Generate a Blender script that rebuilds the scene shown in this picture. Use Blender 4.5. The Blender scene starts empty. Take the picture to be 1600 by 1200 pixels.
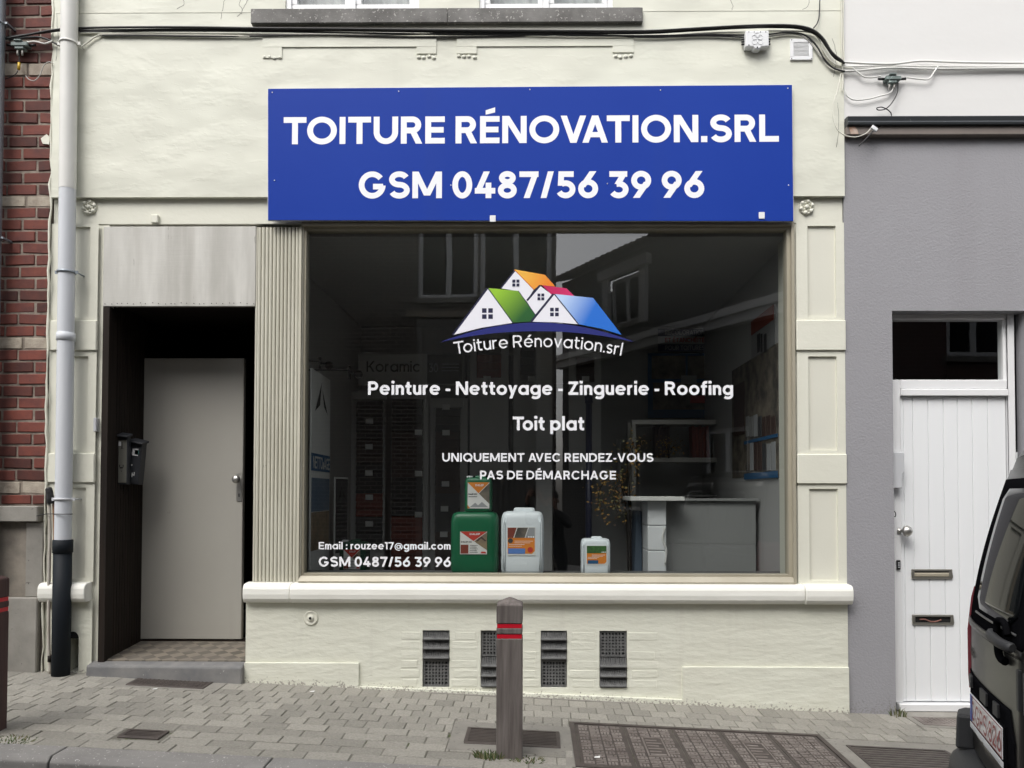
import bpy, bmesh, math, random
from mathutils import Vector, Matrix, Euler

random.seed(7)
C = bpy.context.scene.collection
PI = math.pi
R = math.radians

# ------------------------------------------------------------------ camera
EYE = 1.30
DIST = 4.95
FOCAL = 1190.0
PITCH, YAW, ROLL = R(1.4), R(0.5), -0.0017
SHIFT_X, SHIFT_Y = -0.0154, 0.0881
cam_data = bpy.data.cameras.new('camera')
cam_data.sensor_width = 36
cam_data.lens = 36 * FOCAL / 1600
cam_data.shift_x, cam_data.shift_y = SHIFT_X, SHIFT_Y
cam_data.clip_start, cam_data.clip_end = 0.05, 500
cam = bpy.data.objects.new('camera', cam_data)
C.objects.link(cam)
cam.location = (0, -DIST, EYE)
cam.rotation_euler = (R(90) + PITCH, ROLL, YAW)
bpy.context.scene.camera = cam
CAM_R = Euler((R(90) + PITCH, ROLL, YAW)).to_matrix()

# ------------------------------------------------------------------ sky, sun, exposure
SUN_EL, SUN_AZ = R(52), R(-28)          # azimuth measured from straight in front of the wall, negative = from the left
world = bpy.data.worlds.new('World')
bpy.context.scene.world = world
world.use_nodes = True
wn = world.node_tree.nodes
wl = world.node_tree.links
bg = wn['Background']
sky = wn.new('ShaderNodeTexSky')
sky.sky_type = 'NISHITA'
sky.sun_disc = False
sky.sun_elevation = SUN_EL
sky.sun_rotation = R(180) + SUN_AZ * -1
sky.air_density = 1.0
sky.dust_density = 4.0
sky.ozone_density = 1.0
hsv = wn.new('ShaderNodeHueSaturation')
hsv.inputs['Saturation'].default_value = 0.22     # overcast: nearly neutral sky
hsv.inputs['Value'].default_value = 1.0
wl.new(sky.outputs[0], hsv.inputs['Color'])
wl.new(hsv.outputs[0], bg.inputs[0])
bg.inputs[1].default_value = 0.15
sun_data = bpy.data.lights.new('sun', 'SUN')
sun_data.energy = 0.55
sun_data.angle = R(38)
sun_data.color = (1.0, 0.965, 0.91)
sun = bpy.data.objects.new('sun', sun_data)
C.objects.link(sun)
sun_dir = Vector((math.sin(SUN_AZ) * math.cos(SUN_EL), -math.cos(SUN_AZ) * math.cos(SUN_EL), math.sin(SUN_EL)))
sun.rotation_euler = sun_dir.to_track_quat('Z', 'Y').to_euler()
sun.location = (-3, -8, 12)
vs = bpy.context.scene.view_settings
vs.view_transform = 'Standard'
vs.look = 'None'
vs.exposure = 1.06
vs.gamma = 1
try:
    vs.use_curve_mapping = False
except Exception:
    pass
bpy.context.scene.cycles.max_bounces = 8
bpy.context.scene.cycles.transparent_max_bounces = 12
bpy.context.scene.cycles.caustics_reflective = False
bpy.context.scene.cycles.caustics_refractive = False

# ------------------------------------------------------------------ measuring: a point of the photograph on a real plane of the street
def ray(px, py):
    d = Vector((((px - 800) / 1600 + SHIFT_X) * 1600 / FOCAL, ((600 - py) / 1600 + SHIFT_Y) * 1600 / FOCAL, -1))
    return CAM_R @ d

def W(px, py, Y=0.0):
    d = ray(px, py)
    t = (Y + DIST) / d.y
    return d.x * t, EYE + d.z * t

def X(px, py=640, Y=0.0):
    return W(px, py, Y)[0]

def Z(py, px=830, Y=0.0):
    return W(px, py, Y)[1]

GA, GX, GY = -0.017, -0.0471, 0.02       # the pavement's plane: falls to the right and towards the kerb
def zg(x, y):
    return GA + GX * x + GY * y

def G(px, py):
    d = ray(px, py)
    # EYE + t dz = GA + GX t dx + GY (-DIST + t dy)
    t = (EYE - GA + GY * DIST) / (GX * d.x + GY * d.y - d.z)
    return Vector((t * d.x, -DIST + t * d.y, EYE + t * d.z))

# ------------------------------------------------------------------ mesh builder
class MB:
    def __init__(self):
        self.v, self.f, self.m, self.s = [], [], [], []

    def add(self, vs_, fs_, m=0, smooth=False):
        o = len(self.v)
        self.v += [tuple(p) for p in vs_]
        for f in fs_:
            self.f.append(tuple(i + o for i in f))
            self.m.append(m)
            self.s.append(smooth)

    def box(self, x0, x1, y0, y1, z0, z1, m=0):
        v = [(x0, y0, z0), (x1, y0, z0), (x1, y1, z0), (x0, y1, z0), (x0, y0, z1), (x1, y0, z1), (x1, y1, z1), (x0, y1, z1)]
        self.add(v, [(0, 3, 2, 1), (4, 5, 6, 7), (0, 1, 5, 4), (1, 2, 6, 5), (2, 3, 7, 6), (3, 0, 4, 7)], m)

    def hexa(self, bottom, top, m=0):
        """bottom and top: four points each, counter-clockwise seen from above."""
        self.add(list(bottom) + list(top), [(0, 3, 2, 1), (4, 5, 6, 7), (0, 1, 5, 4), (1, 2, 6, 5), (2, 3, 7, 6), (3, 0, 4, 7)], m)

    def poly(self, pts, m=0):
        self.add(pts, [tuple(range(len(pts)))], m)

    def prism(self, pts, y0, y1, m=0, smooth=False):
        """pts: outline in (x, z), counter-clockwise seen from the street; extruded from y0 (front) to y1 (back)."""
        n = len(pts)
        v = [(x, y0, z) for x, z in pts] + [(x, y1, z) for x, z in pts]
        self.add(v, [tuple(range(n)), tuple(range(2 * n - 1, n - 1, -1))], m)
        o = len(self.v) - 2 * n
        for i in range(n):
            j = (i + 1) % n
            self.f.append((o + i, o + n + i, o + n + j, o + j))
            self.m.append(m)
            self.s.append(smooth)

    def extrude_x(self, prof, x0, x1, m=0, smooth=False, tilt=0.0):
        """prof: closed outline in (y, z); swept along x; z shifts by tilt per metre of x."""
        n = len(prof)
        v = [(x0, y, z + tilt * x0) for y, z in prof] + [(x1, y, z + tilt * x1) for y, z in prof]
        o = len(self.v)
        self.add(v, [tuple(range(n)), tuple(range(2 * n - 1, n - 1, -1))], m)
        for i in range(n):
            j = (i + 1) % n
            self.f.append((o + i, o + n + i, o + n + j, o + j))
            self.m.append(m)
            self.s.append(smooth)

    def grid(self, rows, m=0, smooth=True):
        nr, nc = len(rows), len(rows[0])
        v = [p for r in rows for p in r]
        f = []
        for i in range(nr - 1):
            for j in range(nc - 1):
                f.append((i * nc + j, i * nc + j + 1, (i + 1) * nc + j + 1, (i + 1) * nc + j))
        self.add(v, f, m, smooth)

    def tube(self, pts, r, n=8, m=0, caps=True, smooth=True):
        pts = [Vector(p) for p in pts]
        k = len(pts)
        rs = r if isinstance(r, (list, tuple)) else [r] * k
        t = [(pts[min(i + 1, k - 1)] - pts[max(i - 1, 0)]).normalized() for i in range(k)]
        up = Vector((0, 0, 1)) if abs(t[0].z) < 0.9 else Vector((0, 1, 0))
        nrm = (up - t[0] * up.dot(t[0])).normalized()
        rings = []
        for i in range(k):
            nrm = (nrm - t[i] * nrm.dot(t[i]))
            if nrm.length < 1e-6:
                nrm = t[i].orthogonal()
            nrm.normalize()
            b = t[i].cross(nrm)
            rings.append([pts[i] + (nrm * math.cos(2 * PI * j / n) + b * math.sin(2 * PI * j / n)) * rs[i] for j in range(n)])
        v = [p for q in rings for p in q]
        f = []
        for i in range(k - 1):
            for j in range(n):
                j2 = (j + 1) % n
                f.append((i * n + j, i * n + j2, (i + 1) * n + j2, (i + 1) * n + j))
        self.add(v, f, m, smooth)
        if caps:
            self.add(rings[0], [tuple(range(n - 1, -1, -1))], m)
            self.add(rings[-1], [tuple(range(n))], m)

    def lathe(self, prof, origin, axis=(0, 0, 1), n=20, m=0, smooth=True):
        """prof: [(radius, distance along the axis)]."""
        a = Vector(axis).normalized()
        u = a.orthogonal().normalized()
        w = a.cross(u)
        o = Vector(origin)
        v, f = [], []
        for r_, h in prof:
            for j in range(n):
                th = 2 * PI * j / n
                v.append(o + a * h + (u * math.cos(th) + w * math.sin(th)) * r_)
        for i in range(len(prof) - 1):
            for j in range(n):
                j2 = (j + 1) % n
                f.append((i * n + j, i * n + j2, (i + 1) * n + j2, (i + 1) * n + j))
        self.add(v, f, m, smooth)
        self.add([v[j] for j in range(n)], [tuple(range(n - 1, -1, -1))], m)
        self.add([v[(len(prof) - 1) * n + j] for j in range(n)], [tuple(range(n))], m)

    def ball(self, c, rx, ry, rz, m=0, nu=14, nv=8):
        v, f = [], []
        for i in range(nv + 1):
            ph = PI * i / nv
            for j in range(nu):
                th = 2 * PI * j / nu
                v.append((c[0] + rx * math.sin(ph) * math.cos(th), c[1] + ry * math.sin(ph) * math.sin(th), c[2] - rz * math.cos(ph)))
        for i in range(nv):
            for j in range(nu):
                j2 = (j + 1) % nu
                f.append((i * nu + j, i * nu + j2, (i + 1) * nu + j2, (i + 1) * nu + j))
        self.add(v, f, m, True)

    def transform(self, M4):
        self.v = [tuple(M4 @ Vector(p)) for p in self.v]
        return self

    def build(self, name, mats, parent=None, bevel=0, fix=True, seg=1):
        me = bpy.data.meshes.new(name)
        me.from_pydata(self.v, [], self.f)
        if not isinstance(mats, (list, tuple)):
            mats = [mats]
        for q in mats:
            me.materials.append(q)
        for p, mi, sm in zip(me.polygons, self.m, self.s):
            p.material_index = mi
            p.use_smooth = sm
        if fix:
            bm = bmesh.new()
            bm.from_mesh(me)
            bmesh.ops.remove_doubles(bm, verts=bm.verts, dist=1e-6)
            bmesh.ops.recalc_face_normals(bm, faces=bm.faces)
            bm.to_mesh(me)
            bm.free()
        me.update()
        o = bpy.data.objects.new(name, me)
        C.objects.link(o)
        if parent is not None:
            o.parent = parent
            if parent.type == 'EMPTY':
                o.matrix_parent_inverse = Matrix.Translation(-Vector(parent.location))
        if bevel:
            b = o.modifiers.new('bevel', 'BEVEL')
            b.width = bevel
            b.segments = seg
            b.limit_method = 'ANGLE'
            b.angle_limit = R(40)
        return o

def tag(o, label=None, cat=None, group=None, kind=None):
    if label: o['label'] = label
    if cat: o['category'] = cat
    if group: o['group'] = group
    if kind: o['kind'] = kind
    return o

def thing(name, label, cat, loc=(0, 0, 0), group=None):
    o = bpy.data.objects.new(name, None)
    o.empty_display_size = 0.1
    C.objects.link(o)
    o.location = loc
    return tag(o, label, cat, group)

def spline(pts, n=8):
    pts = [Vector(p) for p in pts]
    if len(pts) < 3:
        return pts
    P = [pts[0] * 2 - pts[1]] + pts + [pts[-1] * 2 - pts[-2]]
    out = []
    for i in range(1, len(P) - 2):
        a, b, c, d = P[i - 1], P[i], P[i + 1], P[i + 2]
        for k in range(n):
            t = k / n
            out.append(0.5 * ((2 * b) + (c - a) * t + (2 * a - 5 * b + 4 * c - d) * t * t + (3 * b - a - 3 * c + d) * t ** 3))
    out.append(pts[-1])
    return out

def panel_holes(mb, x0, x1, z0, z1, holes, y, depth, m=0, zbot=None):
    """A wall face at y with rectangular holes (hx0, hx1, hz0, hz1) and reveals going back by depth. zbot(x) bends the bottom edge."""
    xs = sorted({x0, x1} | {h[0] for h in holes} | {h[1] for h in holes})
    zs = sorted({z0, z1} | {h[2] for h in holes} | {h[3] for h in holes})
    xs = [q for q in xs if x0 - 1e-9 <= q <= x1 + 1e-9]
    zs = [q for q in zs if z0 - 1e-9 <= q <= z1 + 1e-9]
    def zz(x, z):
        return zbot(x) if zbot and abs(z - z0) < 1e-9 else z
    for i in range(len(xs) - 1):
        for j in range(len(zs) - 1):
            cx, cz = (xs[i] + xs[i + 1]) / 2, (zs[j] + zs[j + 1]) / 2
            if any(h[0] < cx < h[1] and h[2] < cz < h[3] for h in holes):
                continue
            a, b, c, d = xs[i], xs[i + 1], zs[j], zs[j + 1]
            mb.add([(a, y, zz(a, c)), (b, y, zz(b, c)), (b, y, d), (a, y, d)], [(0, 1, 2, 3)], m)
    for a, b, c, d in holes:
        y2 = y + depth
        mb.add([(a, y, c), (a, y, d), (a, y2, d), (a, y2, c)], [(0, 1, 2, 3)], m)
        mb.add([(b, y, c), (b, y2, c), (b, y2, d), (b, y, d)], [(0, 1, 2, 3)], m)
        mb.add([(a, y, d), (b, y, d), (b, y2, d), (a, y2, d)], [(0, 1, 2, 3)], m)
        mb.add([(a, y, c), (a, y2, c), (b, y2, c), (b, y, c)], [(0, 1, 2, 3)], m)

# ------------------------------------------------------------------ materials
def mat(name, col, rough=0.6, metal=0.0, var=None, bumps=(), spec=0.5, coat=0.0, island=None, spots=None, scale3=(1, 1, 1), rvar=None, foot=None, streak=None):
    """var = (noise scale, second colour, contrast); bumps = [(noise scale, strength, distance, (sx, sy, sz))];
    island = (darker, brighter) brightness range per loose piece; spots = (scale, threshold, colour)."""
    m = bpy.data.materials.new(name)
    m.use_nodes = True
    nt = m.node_tree
    N, L = nt.nodes, nt.links
    b = N['Principled BSDF']
    b.inputs['Roughness'].default_value = rough
    b.inputs['Metallic'].default_value = metal
    b.inputs['Specular IOR Level'].default_value = spec
    b.inputs['Coat Weight'].default_value = coat
    b.inputs['Coat Roughness'].default_value = 0.03
    tc = N.new('ShaderNodeTexCoord')
    def noise(sc, s3, detail=6, rough_=0.6):
        mp = N.new('ShaderNodeMapping')
        mp.inputs['Scale'].default_value = s3
        L.new(tc.outputs['Object'], mp.inputs[0])
        n = N.new('ShaderNodeTexNoise')
        n.inputs['Scale'].default_value = sc
        n.inputs['Detail'].default_value = detail
        n.inputs['Roughness'].default_value = rough_
        L.new(mp.outputs[0], n.inputs['Vector'])
        return n.outputs[0]
    def mix(fac, a, c):
        q = N.new('ShaderNodeMix')
        q.data_type = 'RGBA'
        if isinstance(fac, float): q.inputs[0].default_value = fac
        else: L.new(fac, q.inputs[0])
        for s, val in ((6, a), (7, c)):
            if isinstance(val, tuple): q.inputs[s].default_value = (*val, 1)
            else: L.new(val, q.inputs[s])
        return q.outputs[2]
    def ramp(fac, lo, hi):
        q = N.new('ShaderNodeMapRange')
        q.inputs[1].default_value, q.inputs[2].default_value = lo, hi
        L.new(fac, q.inputs[0])
        return q.outputs[0]
    base = tuple(col)
    if var:
        half = 0.5 / max(var[2], 0.01) * 0.35
        base = mix(ramp(noise(var[0], scale3), 0.5 - half, 0.5 + half), base, tuple(var[1]))
    if spots:
        base = mix(ramp(noise(spots[0], scale3, 4), spots[1], spots[1] + 0.03), base, tuple(spots[2]))
    if streak:       # rain streaks: (scale, threshold, colour), long vertical marks
        base = mix(ramp(noise(streak[0], (1, 1, 0.05), 5), streak[1], streak[1] + 0.25), base, tuple(streak[2]))
    if foot:         # splashed and chipped paint along the wall foot: (height, colour)
        sp = N.new('ShaderNodeSeparateXYZ')
        L.new(tc.outputs['Object'], sp.inputs[0])
        ma = N.new('ShaderNodeMath'); ma.operation = 'MULTIPLY_ADD'
        L.new(sp.outputs[0], ma.inputs[0]); ma.inputs[1].default_value = -GX; ma.inputs[2].default_value = -GA
        ad = N.new('ShaderNodeMath'); ad.operation = 'ADD'
        L.new(sp.outputs[2], ad.inputs[0]); L.new(ma.outputs[0], ad.inputs[1])
        q = N.new('ShaderNodeMapRange')
        L.new(ad.outputs[0], q.inputs[0])
        q.inputs[2].default_value = foot[0]; q.inputs[3].default_value, q.inputs[4].default_value = 0.16, -0.14
        a2 = N.new('ShaderNodeMath'); a2.operation = 'ADD'
        L.new(noise(70, (1, 1, 1), 4), a2.inputs[0]); L.new(q.outputs[0], a2.inputs[1])
        base = mix(ramp(a2.outputs[0], 0.655, 0.685), base, tuple(foot[1]))
    if island:
        g = N.new('ShaderNodeNewGeometry')
        q = N.new('ShaderNodeMapRange')
        L.new(g.outputs['Random Per Island'], q.inputs[0])
        q.inputs[3].default_value, q.inputs[4].default_value = island[0], island[1]
        mm = N.new('ShaderNodeMix')
        mm.data_type = 'RGBA'
        mm.blend_type = 'MULTIPLY'
        mm.inputs[0].default_value = 1
        if isinstance(base, tuple): mm.inputs[6].default_value = (*base, 1)
        else: L.new(base, mm.inputs[6])
        L.new(q.outputs[0], mm.inputs[7])
        base = mm.outputs[2]
    if isinstance(base, tuple): b.inputs['Base Color'].default_value = (*base, 1)
    else: L.new(base, b.inputs['Base Color'])
    if rvar:
        q = N.new('ShaderNodeMapRange')
        L.new(noise(rvar[0], scale3), q.inputs[0])
        q.inputs[1].default_value, q.inputs[2].default_value = 0.3, 0.7
        q.inputs[3].default_value, q.inputs[4].default_value = rvar[1], rvar[2]
        L.new(q.outputs[0], b.inputs['Roughness'])
    last = None
    for bp in bumps:
        sc, st, di = bp[:3]
        s3 = bp[3] if len(bp) > 3 else (1, 1, 1)
        bn = N.new('ShaderNodeBump')
        bn.inputs['Strength'].default_value = st
        bn.inputs['Distance'].default_value = di
        hh = noise(sc, s3, bp[4] if len(bp) > 4 else 5)
        L.new(ramp(hh, bp[5], bp[6]) if len(bp) > 5 else hh, bn.inputs['Height'])
        if last: L.new(last, bn.inputs['Normal'])
        last = bn.outputs[0]
    if last: L.new(last, b.inputs['Normal'])
    m['base'] = 1
    return m

def glass_mat(name, ior=1.8, tint=(0.86, 0.88, 0.87)):
    m = bpy.data.materials.new(name)
    m.use_nodes = True
    nt = m.node_tree
    N, L = nt.nodes, nt.links
    N.remove(N['Principled BSDF'])
    tr = N.new('ShaderNodeBsdfTransparent')
    tr.inputs[0].default_value = (*tint, 1)
    gl = N.new('ShaderNodeBsdfGlossy')
    gl.inputs['Roughness'].default_value = 0.0
    fr = N.new('ShaderNodeFresnel')
    # one thin pane reflects alike from both sides: undo the node's inside/outside switch
    ge = N.new('ShaderNodeNewGeometry')
    mr = N.new('ShaderNodeMapRange')
    L.new(ge.outputs['Backfacing'], mr.inputs[0])
    mr.inputs[3].default_value, mr.inputs[4].default_value = ior, 1 / ior
    L.new(mr.outputs[0], fr.inputs[0])
    mx = N.new('ShaderNodeMixShader')
    L.new(fr.outputs[0], mx.inputs[0])
    L.new(tr.outputs[0], mx.inputs[1])
    L.new(gl.outputs[0], mx.inputs[2])
    L.new(mx.outputs[0], N['Material Output'].inputs[0])
    # a very slight unevenness of float glass
    tc = N.new('ShaderNodeTexCoord')
    no = N.new('ShaderNodeTexNoise')
    no.inputs['Scale'].default_value = 1.3
    no.inputs['Detail'].default_value = 1
    bn = N.new('ShaderNodeBump')
    bn.inputs['Strength'].default_value = 0.05
    bn.inputs['Distance'].default_value = 0.02
    L.new(tc.outputs['Object'], no.inputs['Vector'])
    L.new(no.outputs[0], bn.inputs['Height'])
    L.new(bn.outputs[0], gl.inputs['Normal'])
    return m

def gradient_mat(name, c0, c1, p0, p1, rough=0.4):
    """A printed two-colour blend between two points (the ink of a logo or a label)."""
    m = bpy.data.materials.new(name)
    m.use_nodes = True
    N, L = m.node_tree.nodes, m.node_tree.links
    b = N['Principled BSDF']
    b.inputs['Roughness'].default_value = rough
    tc = N.new('ShaderNodeTexCoord')
    p0, p1 = Vector(p0), Vector(p1)
    d = p1 - p0
    dt = N.new('ShaderNodeVectorMath'); dt.operation = 'DOT_PRODUCT'
    sb = N.new('ShaderNodeVectorMath'); sb.operation = 'SUBTRACT'
    L.new(tc.outputs['Object'], sb.inputs[0]); sb.inputs[1].default_value = p0
    L.new(sb.outputs[0], dt.inputs[0]); dt.inputs[1].default_value = d / d.length_squared
    q = N.new('ShaderNodeMix'); q.data_type = 'RGBA'; q.clamp_factor = True
    L.new(dt.outputs['Value'], q.inputs[0])
    q.inputs[6].default_value = (*c0, 1); q.inputs[7].default_value = (*c1, 1)
    L.new(q.outputs[2], b.inputs['Base Color'])
    return m

CREAM = (0.70, 0.71, 0.615)
plaster_bumps = [(1.5, 0.5, 0.06, (1.0, 1, 1.4), 2), (4.5, 0.16, 0.010, (0.8, 1, 1.5), 3, .50, .70), (13, 0.09, 0.006, (0.7, 1, 2.0), 3, .56, .72), (5, 0.15, 0.012, (0.9, 1, 1.6), 2), (120, 0.12, 0.002)]
M = {}
M['cream'] = mat('cream_paint', CREAM, 0.55, streak=(6, 0.60, (0.635, 0.635, 0.545)), var=(1.1, (0.66, 0.655, 0.565), 0.6), bumps=plaster_bumps, spec=0.35)
M['cream_low'] = mat('cream_paint_low', CREAM, 0.55, var=(1.5, (0.66, 0.655, 0.56), 0.6), foot=(0.085, (0.34, 0.32, 0.28)), streak=(9, 0.58, (0.60, 0.59, 0.51)),
                     bumps=[(4, 0.4, 0.02, (1, 1, 2.6), 3), (20, 0.4, 0.008, (0.6, 1, 1.6), 5), (110, 0.3, 0.002)], spec=0.35)
M['cream_smooth'] = mat('cream_paint_mouldings', (0.72, 0.715, 0.62), 0.5, var=(2.0, (0.68, 0.675, 0.58), 0.6),
                        bumps=[(9, 0.3, 0.008, (1, 1, 1.5), 4), (60, 0.25, 0.002)], spec=0.4)
M['sill_white'] = mat('sill_paint', (0.84, 0.835, 0.78), 0.42, var=(4, (0.77, 0.765, 0.70), 0.6), bumps=[(14, 0.3, 0.006, (0.5, 1, 2)), (70, 0.2, 0.002)])
M['cream_band'] = mat('pilaster_panel_paint', (0.66, 0.655, 0.57), 0.5, var=(2.5, (0.70, 0.69, 0.60), 0.6), bumps=[(8, 0.2, 0.006, (1, 1, 0.6)), (60, 0.2, 0.002)])
M['stone'] = mat('blue_stone', (0.105, 0.101, 0.095), 0.8, var=(6, (0.20, 0.195, 0.185), 1.0), spots=(55, 0.62, (0.36, 0.35, 0.33)), bumps=[(30, 0.5, 0.004), (120, 0.4, 0.002)])
M['step_stone'] = mat('blue_grey_step_stone', (0.125, 0.126, 0.130), 0.75, var=(5, (0.21, 0.205, 0.195), 1.1), spots=(30, 0.68, (0.36, 0.35, 0.33)), bumps=[(25, 0.4, 0.004)])
M['stone_dirty'] = mat('weathered_stone', (0.30, 0.285, 0.255), 0.8, var=(3.5, (0.20, 0.19, 0.17), 1.0), spots=(22, 0.68, (0.12, 0.11, 0.10)), bumps=[(18, 0.5, 0.006), (90, 0.4, 0.002)])
M['limestone'] = mat('pale_stone_band', (0.42, 0.37, 0.30), 0.85, var=(14, (0.25, 0.21, 0.17), 1.0), bumps=[(25, 0.6, 0.006), (100, 0.5, 0.003)], island=(0.85, 1.1))
M['brick'] = mat('red_brick', (0.165, 0.042, 0.027), 0.78, var=(9, (0.085, 0.026, 0.022), 0.9), spots=(30, 0.69, (0.05, 0.03, 0.03)), bumps=[(20, 0.4, 0.006), (110, 0.5, 0.002)], island=(0.55, 1.35))
M['mortar'] = mat('brick_mortar', (0.30, 0.255, 0.21), 0.9, var=(14, (0.15, 0.12, 0.10), 1.1), bumps=[(60, 0.6, 0.004)])
M['alu_tan'] = mat('anodised_window_frame', (0.34, 0.31, 0.235), 0.45, 0.1, var=(3, (0.42, 0.39, 0.31), 0.8), spots=(35, 0.71, (0.55, 0.52, 0.44)), bumps=[(40, 0.1, 0.001)], scale3=(1, 1, 0.3))
M['flute'] = mat('fluted_cladding_paint', (0.56, 0.545, 0.46), 0.5, var=(5, (0.47, 0.45, 0.37), 0.9), spots=(55, 0.72, (0.22, 0.20, 0.16)), bumps=[(60, 0.2, 0.001)], scale3=(1.5, 1, 0.25))
M['transom'] = mat('weathered_white_board', (0.44, 0.43, 0.395), 0.7, var=(2.6, (0.60, 0.59, 0.55), 1.3), streak=(5, 0.52, (0.36, 0.345, 0.31)), spots=(16, 0.68, (0.33, 0.32, 0.29)), bumps=[(18, 0.25, 0.003, (0.35, 1, 3))], scale3=(2.2, 1, 0.35))
M['door_beige'] = mat('beige_door_paint', (0.375, 0.362, 0.325), 0.45, var=(1.5, (0.35, 0.335, 0.30), 0.7), streak=(4, 0.56, (0.32, 0.305, 0.27)), spots=(7, 0.70, (0.31, 0.295, 0.26)), bumps=[(30, 0.1, 0.001)])
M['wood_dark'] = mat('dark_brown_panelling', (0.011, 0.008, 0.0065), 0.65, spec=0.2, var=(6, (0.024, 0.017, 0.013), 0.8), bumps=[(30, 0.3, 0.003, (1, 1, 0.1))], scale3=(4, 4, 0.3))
M['wood_post'] = mat('weathered_post_wood', (0.18, 0.158, 0.146), 0.85, var=(7, (0.095, 0.08, 0.073), 1.1), spots=(25, 0.72, (0.26, 0.235, 0.22)), bumps=[(26, 0.7, 0.005, (3, 3, 0.12)), (90, 0.3, 0.002)], scale3=(5, 5, 0.35))
M['wood_post_red'] = mat('reddish_post_wood', (0.075, 0.035, 0.032), 0.7, var=(7, (0.045, 0.024, 0.022), 0.9), bumps=[(26, 0.7, 0.005, (3, 3, 0.12))], scale3=(5, 5, 0.35))
M['red_band'] = mat('red_reflective_tape', (0.55, 0.01, 0.025), 0.35)
M['tile_floor'] = mat('doorway_cement_tile', (0.27, 0.235, 0.19), 0.7, var=(9, (0.15, 0.13, 0.105), 1.2), bumps=[(50, 0.3, 0.002)])
M['black'] = mat('black_plastic', (0.012, 0.012, 0.013), 0.45, bumps=[(40, 0.1, 0.001)])
M['cable_black'] = mat('black_cable_sheath', (0.014, 0.014, 0.015), 0.5)
M['cable_cream'] = mat('painted_over_cable', (0.66, 0.65, 0.57), 0.55, bumps=[(80, 0.3, 0.002)])
M['cable_white'] = mat('white_cable', (0.74, 0.74, 0.71), 0.5, bumps=[(80, 0.3, 0.002)])
M['grey_cable'] = mat('grey_cable', (0.42, 0.41, 0.38), 0.5)
M['plastic_white'] = mat('white_plastic', (0.76, 0.77, 0.78), 0.4, var=(12, (0.68, 0.69, 0.70), 0.6))
M['plastic_grey'] = mat('grey_plastic', (0.52, 0.53, 0.55), 0.45)
M['green_box'] = mat('grey_green_housing', (0.16, 0.20, 0.19), 0.5, spots=(30, 0.6, (0.40, 0.50, 0.47)))
M['pipe_white'] = mat('white_painted_drainpipe', (0.74, 0.735, 0.70), 0.5, var=(3, (0.64, 0.635, 0.60), 0.6), bumps=[(20, 0.1, 0.002)])
M['pipe_blue'] = mat('pale_blue_grey_drainpipe', (0.56, 0.585, 0.625), 0.5, var=(2, (0.62, 0.635, 0.66), 0.8), scale3=(3, 3, 0.6), bumps=[(20, 0.1, 0.002)])
M['pipe_black'] = mat('black_drainpipe', (0.008, 0.011, 0.015), 0.6, spec=0.2, spots=(7, 0.66, (0.05, 0.055, 0.06)))
M['zinc'] = mat('zinc_pipe', (0.24, 0.28, 0.32), 0.45, 0.5, var=(6, (0.32, 0.35, 0.38), 0.8))
M['copper'] = mat('reddish_brown_tube', (0.36, 0.19, 0.10), 0.5, var=(5, (0.28, 0.17, 0.11), 0.8))
M['pale_tube'] = mat('pale_plastic_tube', (0.55, 0.53, 0.49), 0.45, var=(6, (0.42, 0.38, 0.32), 0.8))
M['sign_blue'] = mat('blue_sign_panel', (0.010, 0.040, 0.30), 0.42, spec=0.10, var=(0.6, (0.014, 0.050, 0.335), 0.7), streak=(4, 0.58, (0.016, 0.048, 0.30)))
M['letter_white'] = mat('white_vinyl', (0.86, 0.87, 0.90), 0.4)
M['grey_render'] = mat('grey_roughcast', (0.315, 0.313, 0.332), 0.85, var=(1.2, (0.29, 0.287, 0.302), 0.6), streak=(3, 0.55, (0.285, 0.28, 0.296)), foot=(0.25, (0.25, 0.243, 0.25)), bumps=[(75, 0.4, 0.008, (0.9, 1, 1.1), 3), (190, 0.4, 0.003)])
M['white_render'] = mat('white_render', (0.72, 0.715, 0.70), 0.7, var=(0.9, (0.69, 0.685, 0.67), 0.6), bumps=[(3, 0.25, 0.012, (1, 1, 1.6), 3), (40, 0.2, 0.002)])
M['door_white'] = mat('white_door_plastic', (0.83, 0.845, 0.855), 0.33, var=(0.8, (0.80, 0.815, 0.825), 0.5))
M['frame_white'] = mat('white_window_frame', (0.78, 0.785, 0.79), 0.35)
M['steel'] = mat('brushed_steel', (0.50, 0.49, 0.46), 0.35, 0.9)
M['brass_grey'] = mat('dull_nickel', (0.40, 0.385, 0.34), 0.35, 0.8)
M['dark_metal'] = mat('dark_metal', (0.045, 0.048, 0.05), 0.5, 0.4)
M['gutter_dark'] = mat('black_gutter_profile', (0.035, 0.04, 0.045), 0.5, spots=(40, 0.68, (0.22, 0.23, 0.23)))
M['gutter_brown'] = mat('brown_fascia', (0.17, 0.145, 0.13), 0.6, var=(4, (0.21, 0.18, 0.16), 0.8))
M['cast_iron'] = mat('cast_iron', (0.052, 0.042, 0.038), 0.65, 0.1, var=(12, (0.085, 0.07, 0.062), 0.9), bumps=[(80, 0.4, 0.002)])
M['iron_pale'] = mat('worn_cast_iron_relief', (0.25, 0.222, 0.20), 0.7, 0.1, var=(9, (0.13, 0.108, 0.098), 0.9), bumps=[(80, 0.4, 0.002)])
M['vent_dark'] = mat('dark_vent_brick', (0.075, 0.077, 0.076), 0.75, var=(30, (0.14, 0.14, 0.137), 0.9), bumps=[(60, 0.5, 0.004)])
M['vent_hole'] = mat('vent_hole', (0.006, 0.006, 0.006), 0.9)
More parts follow.
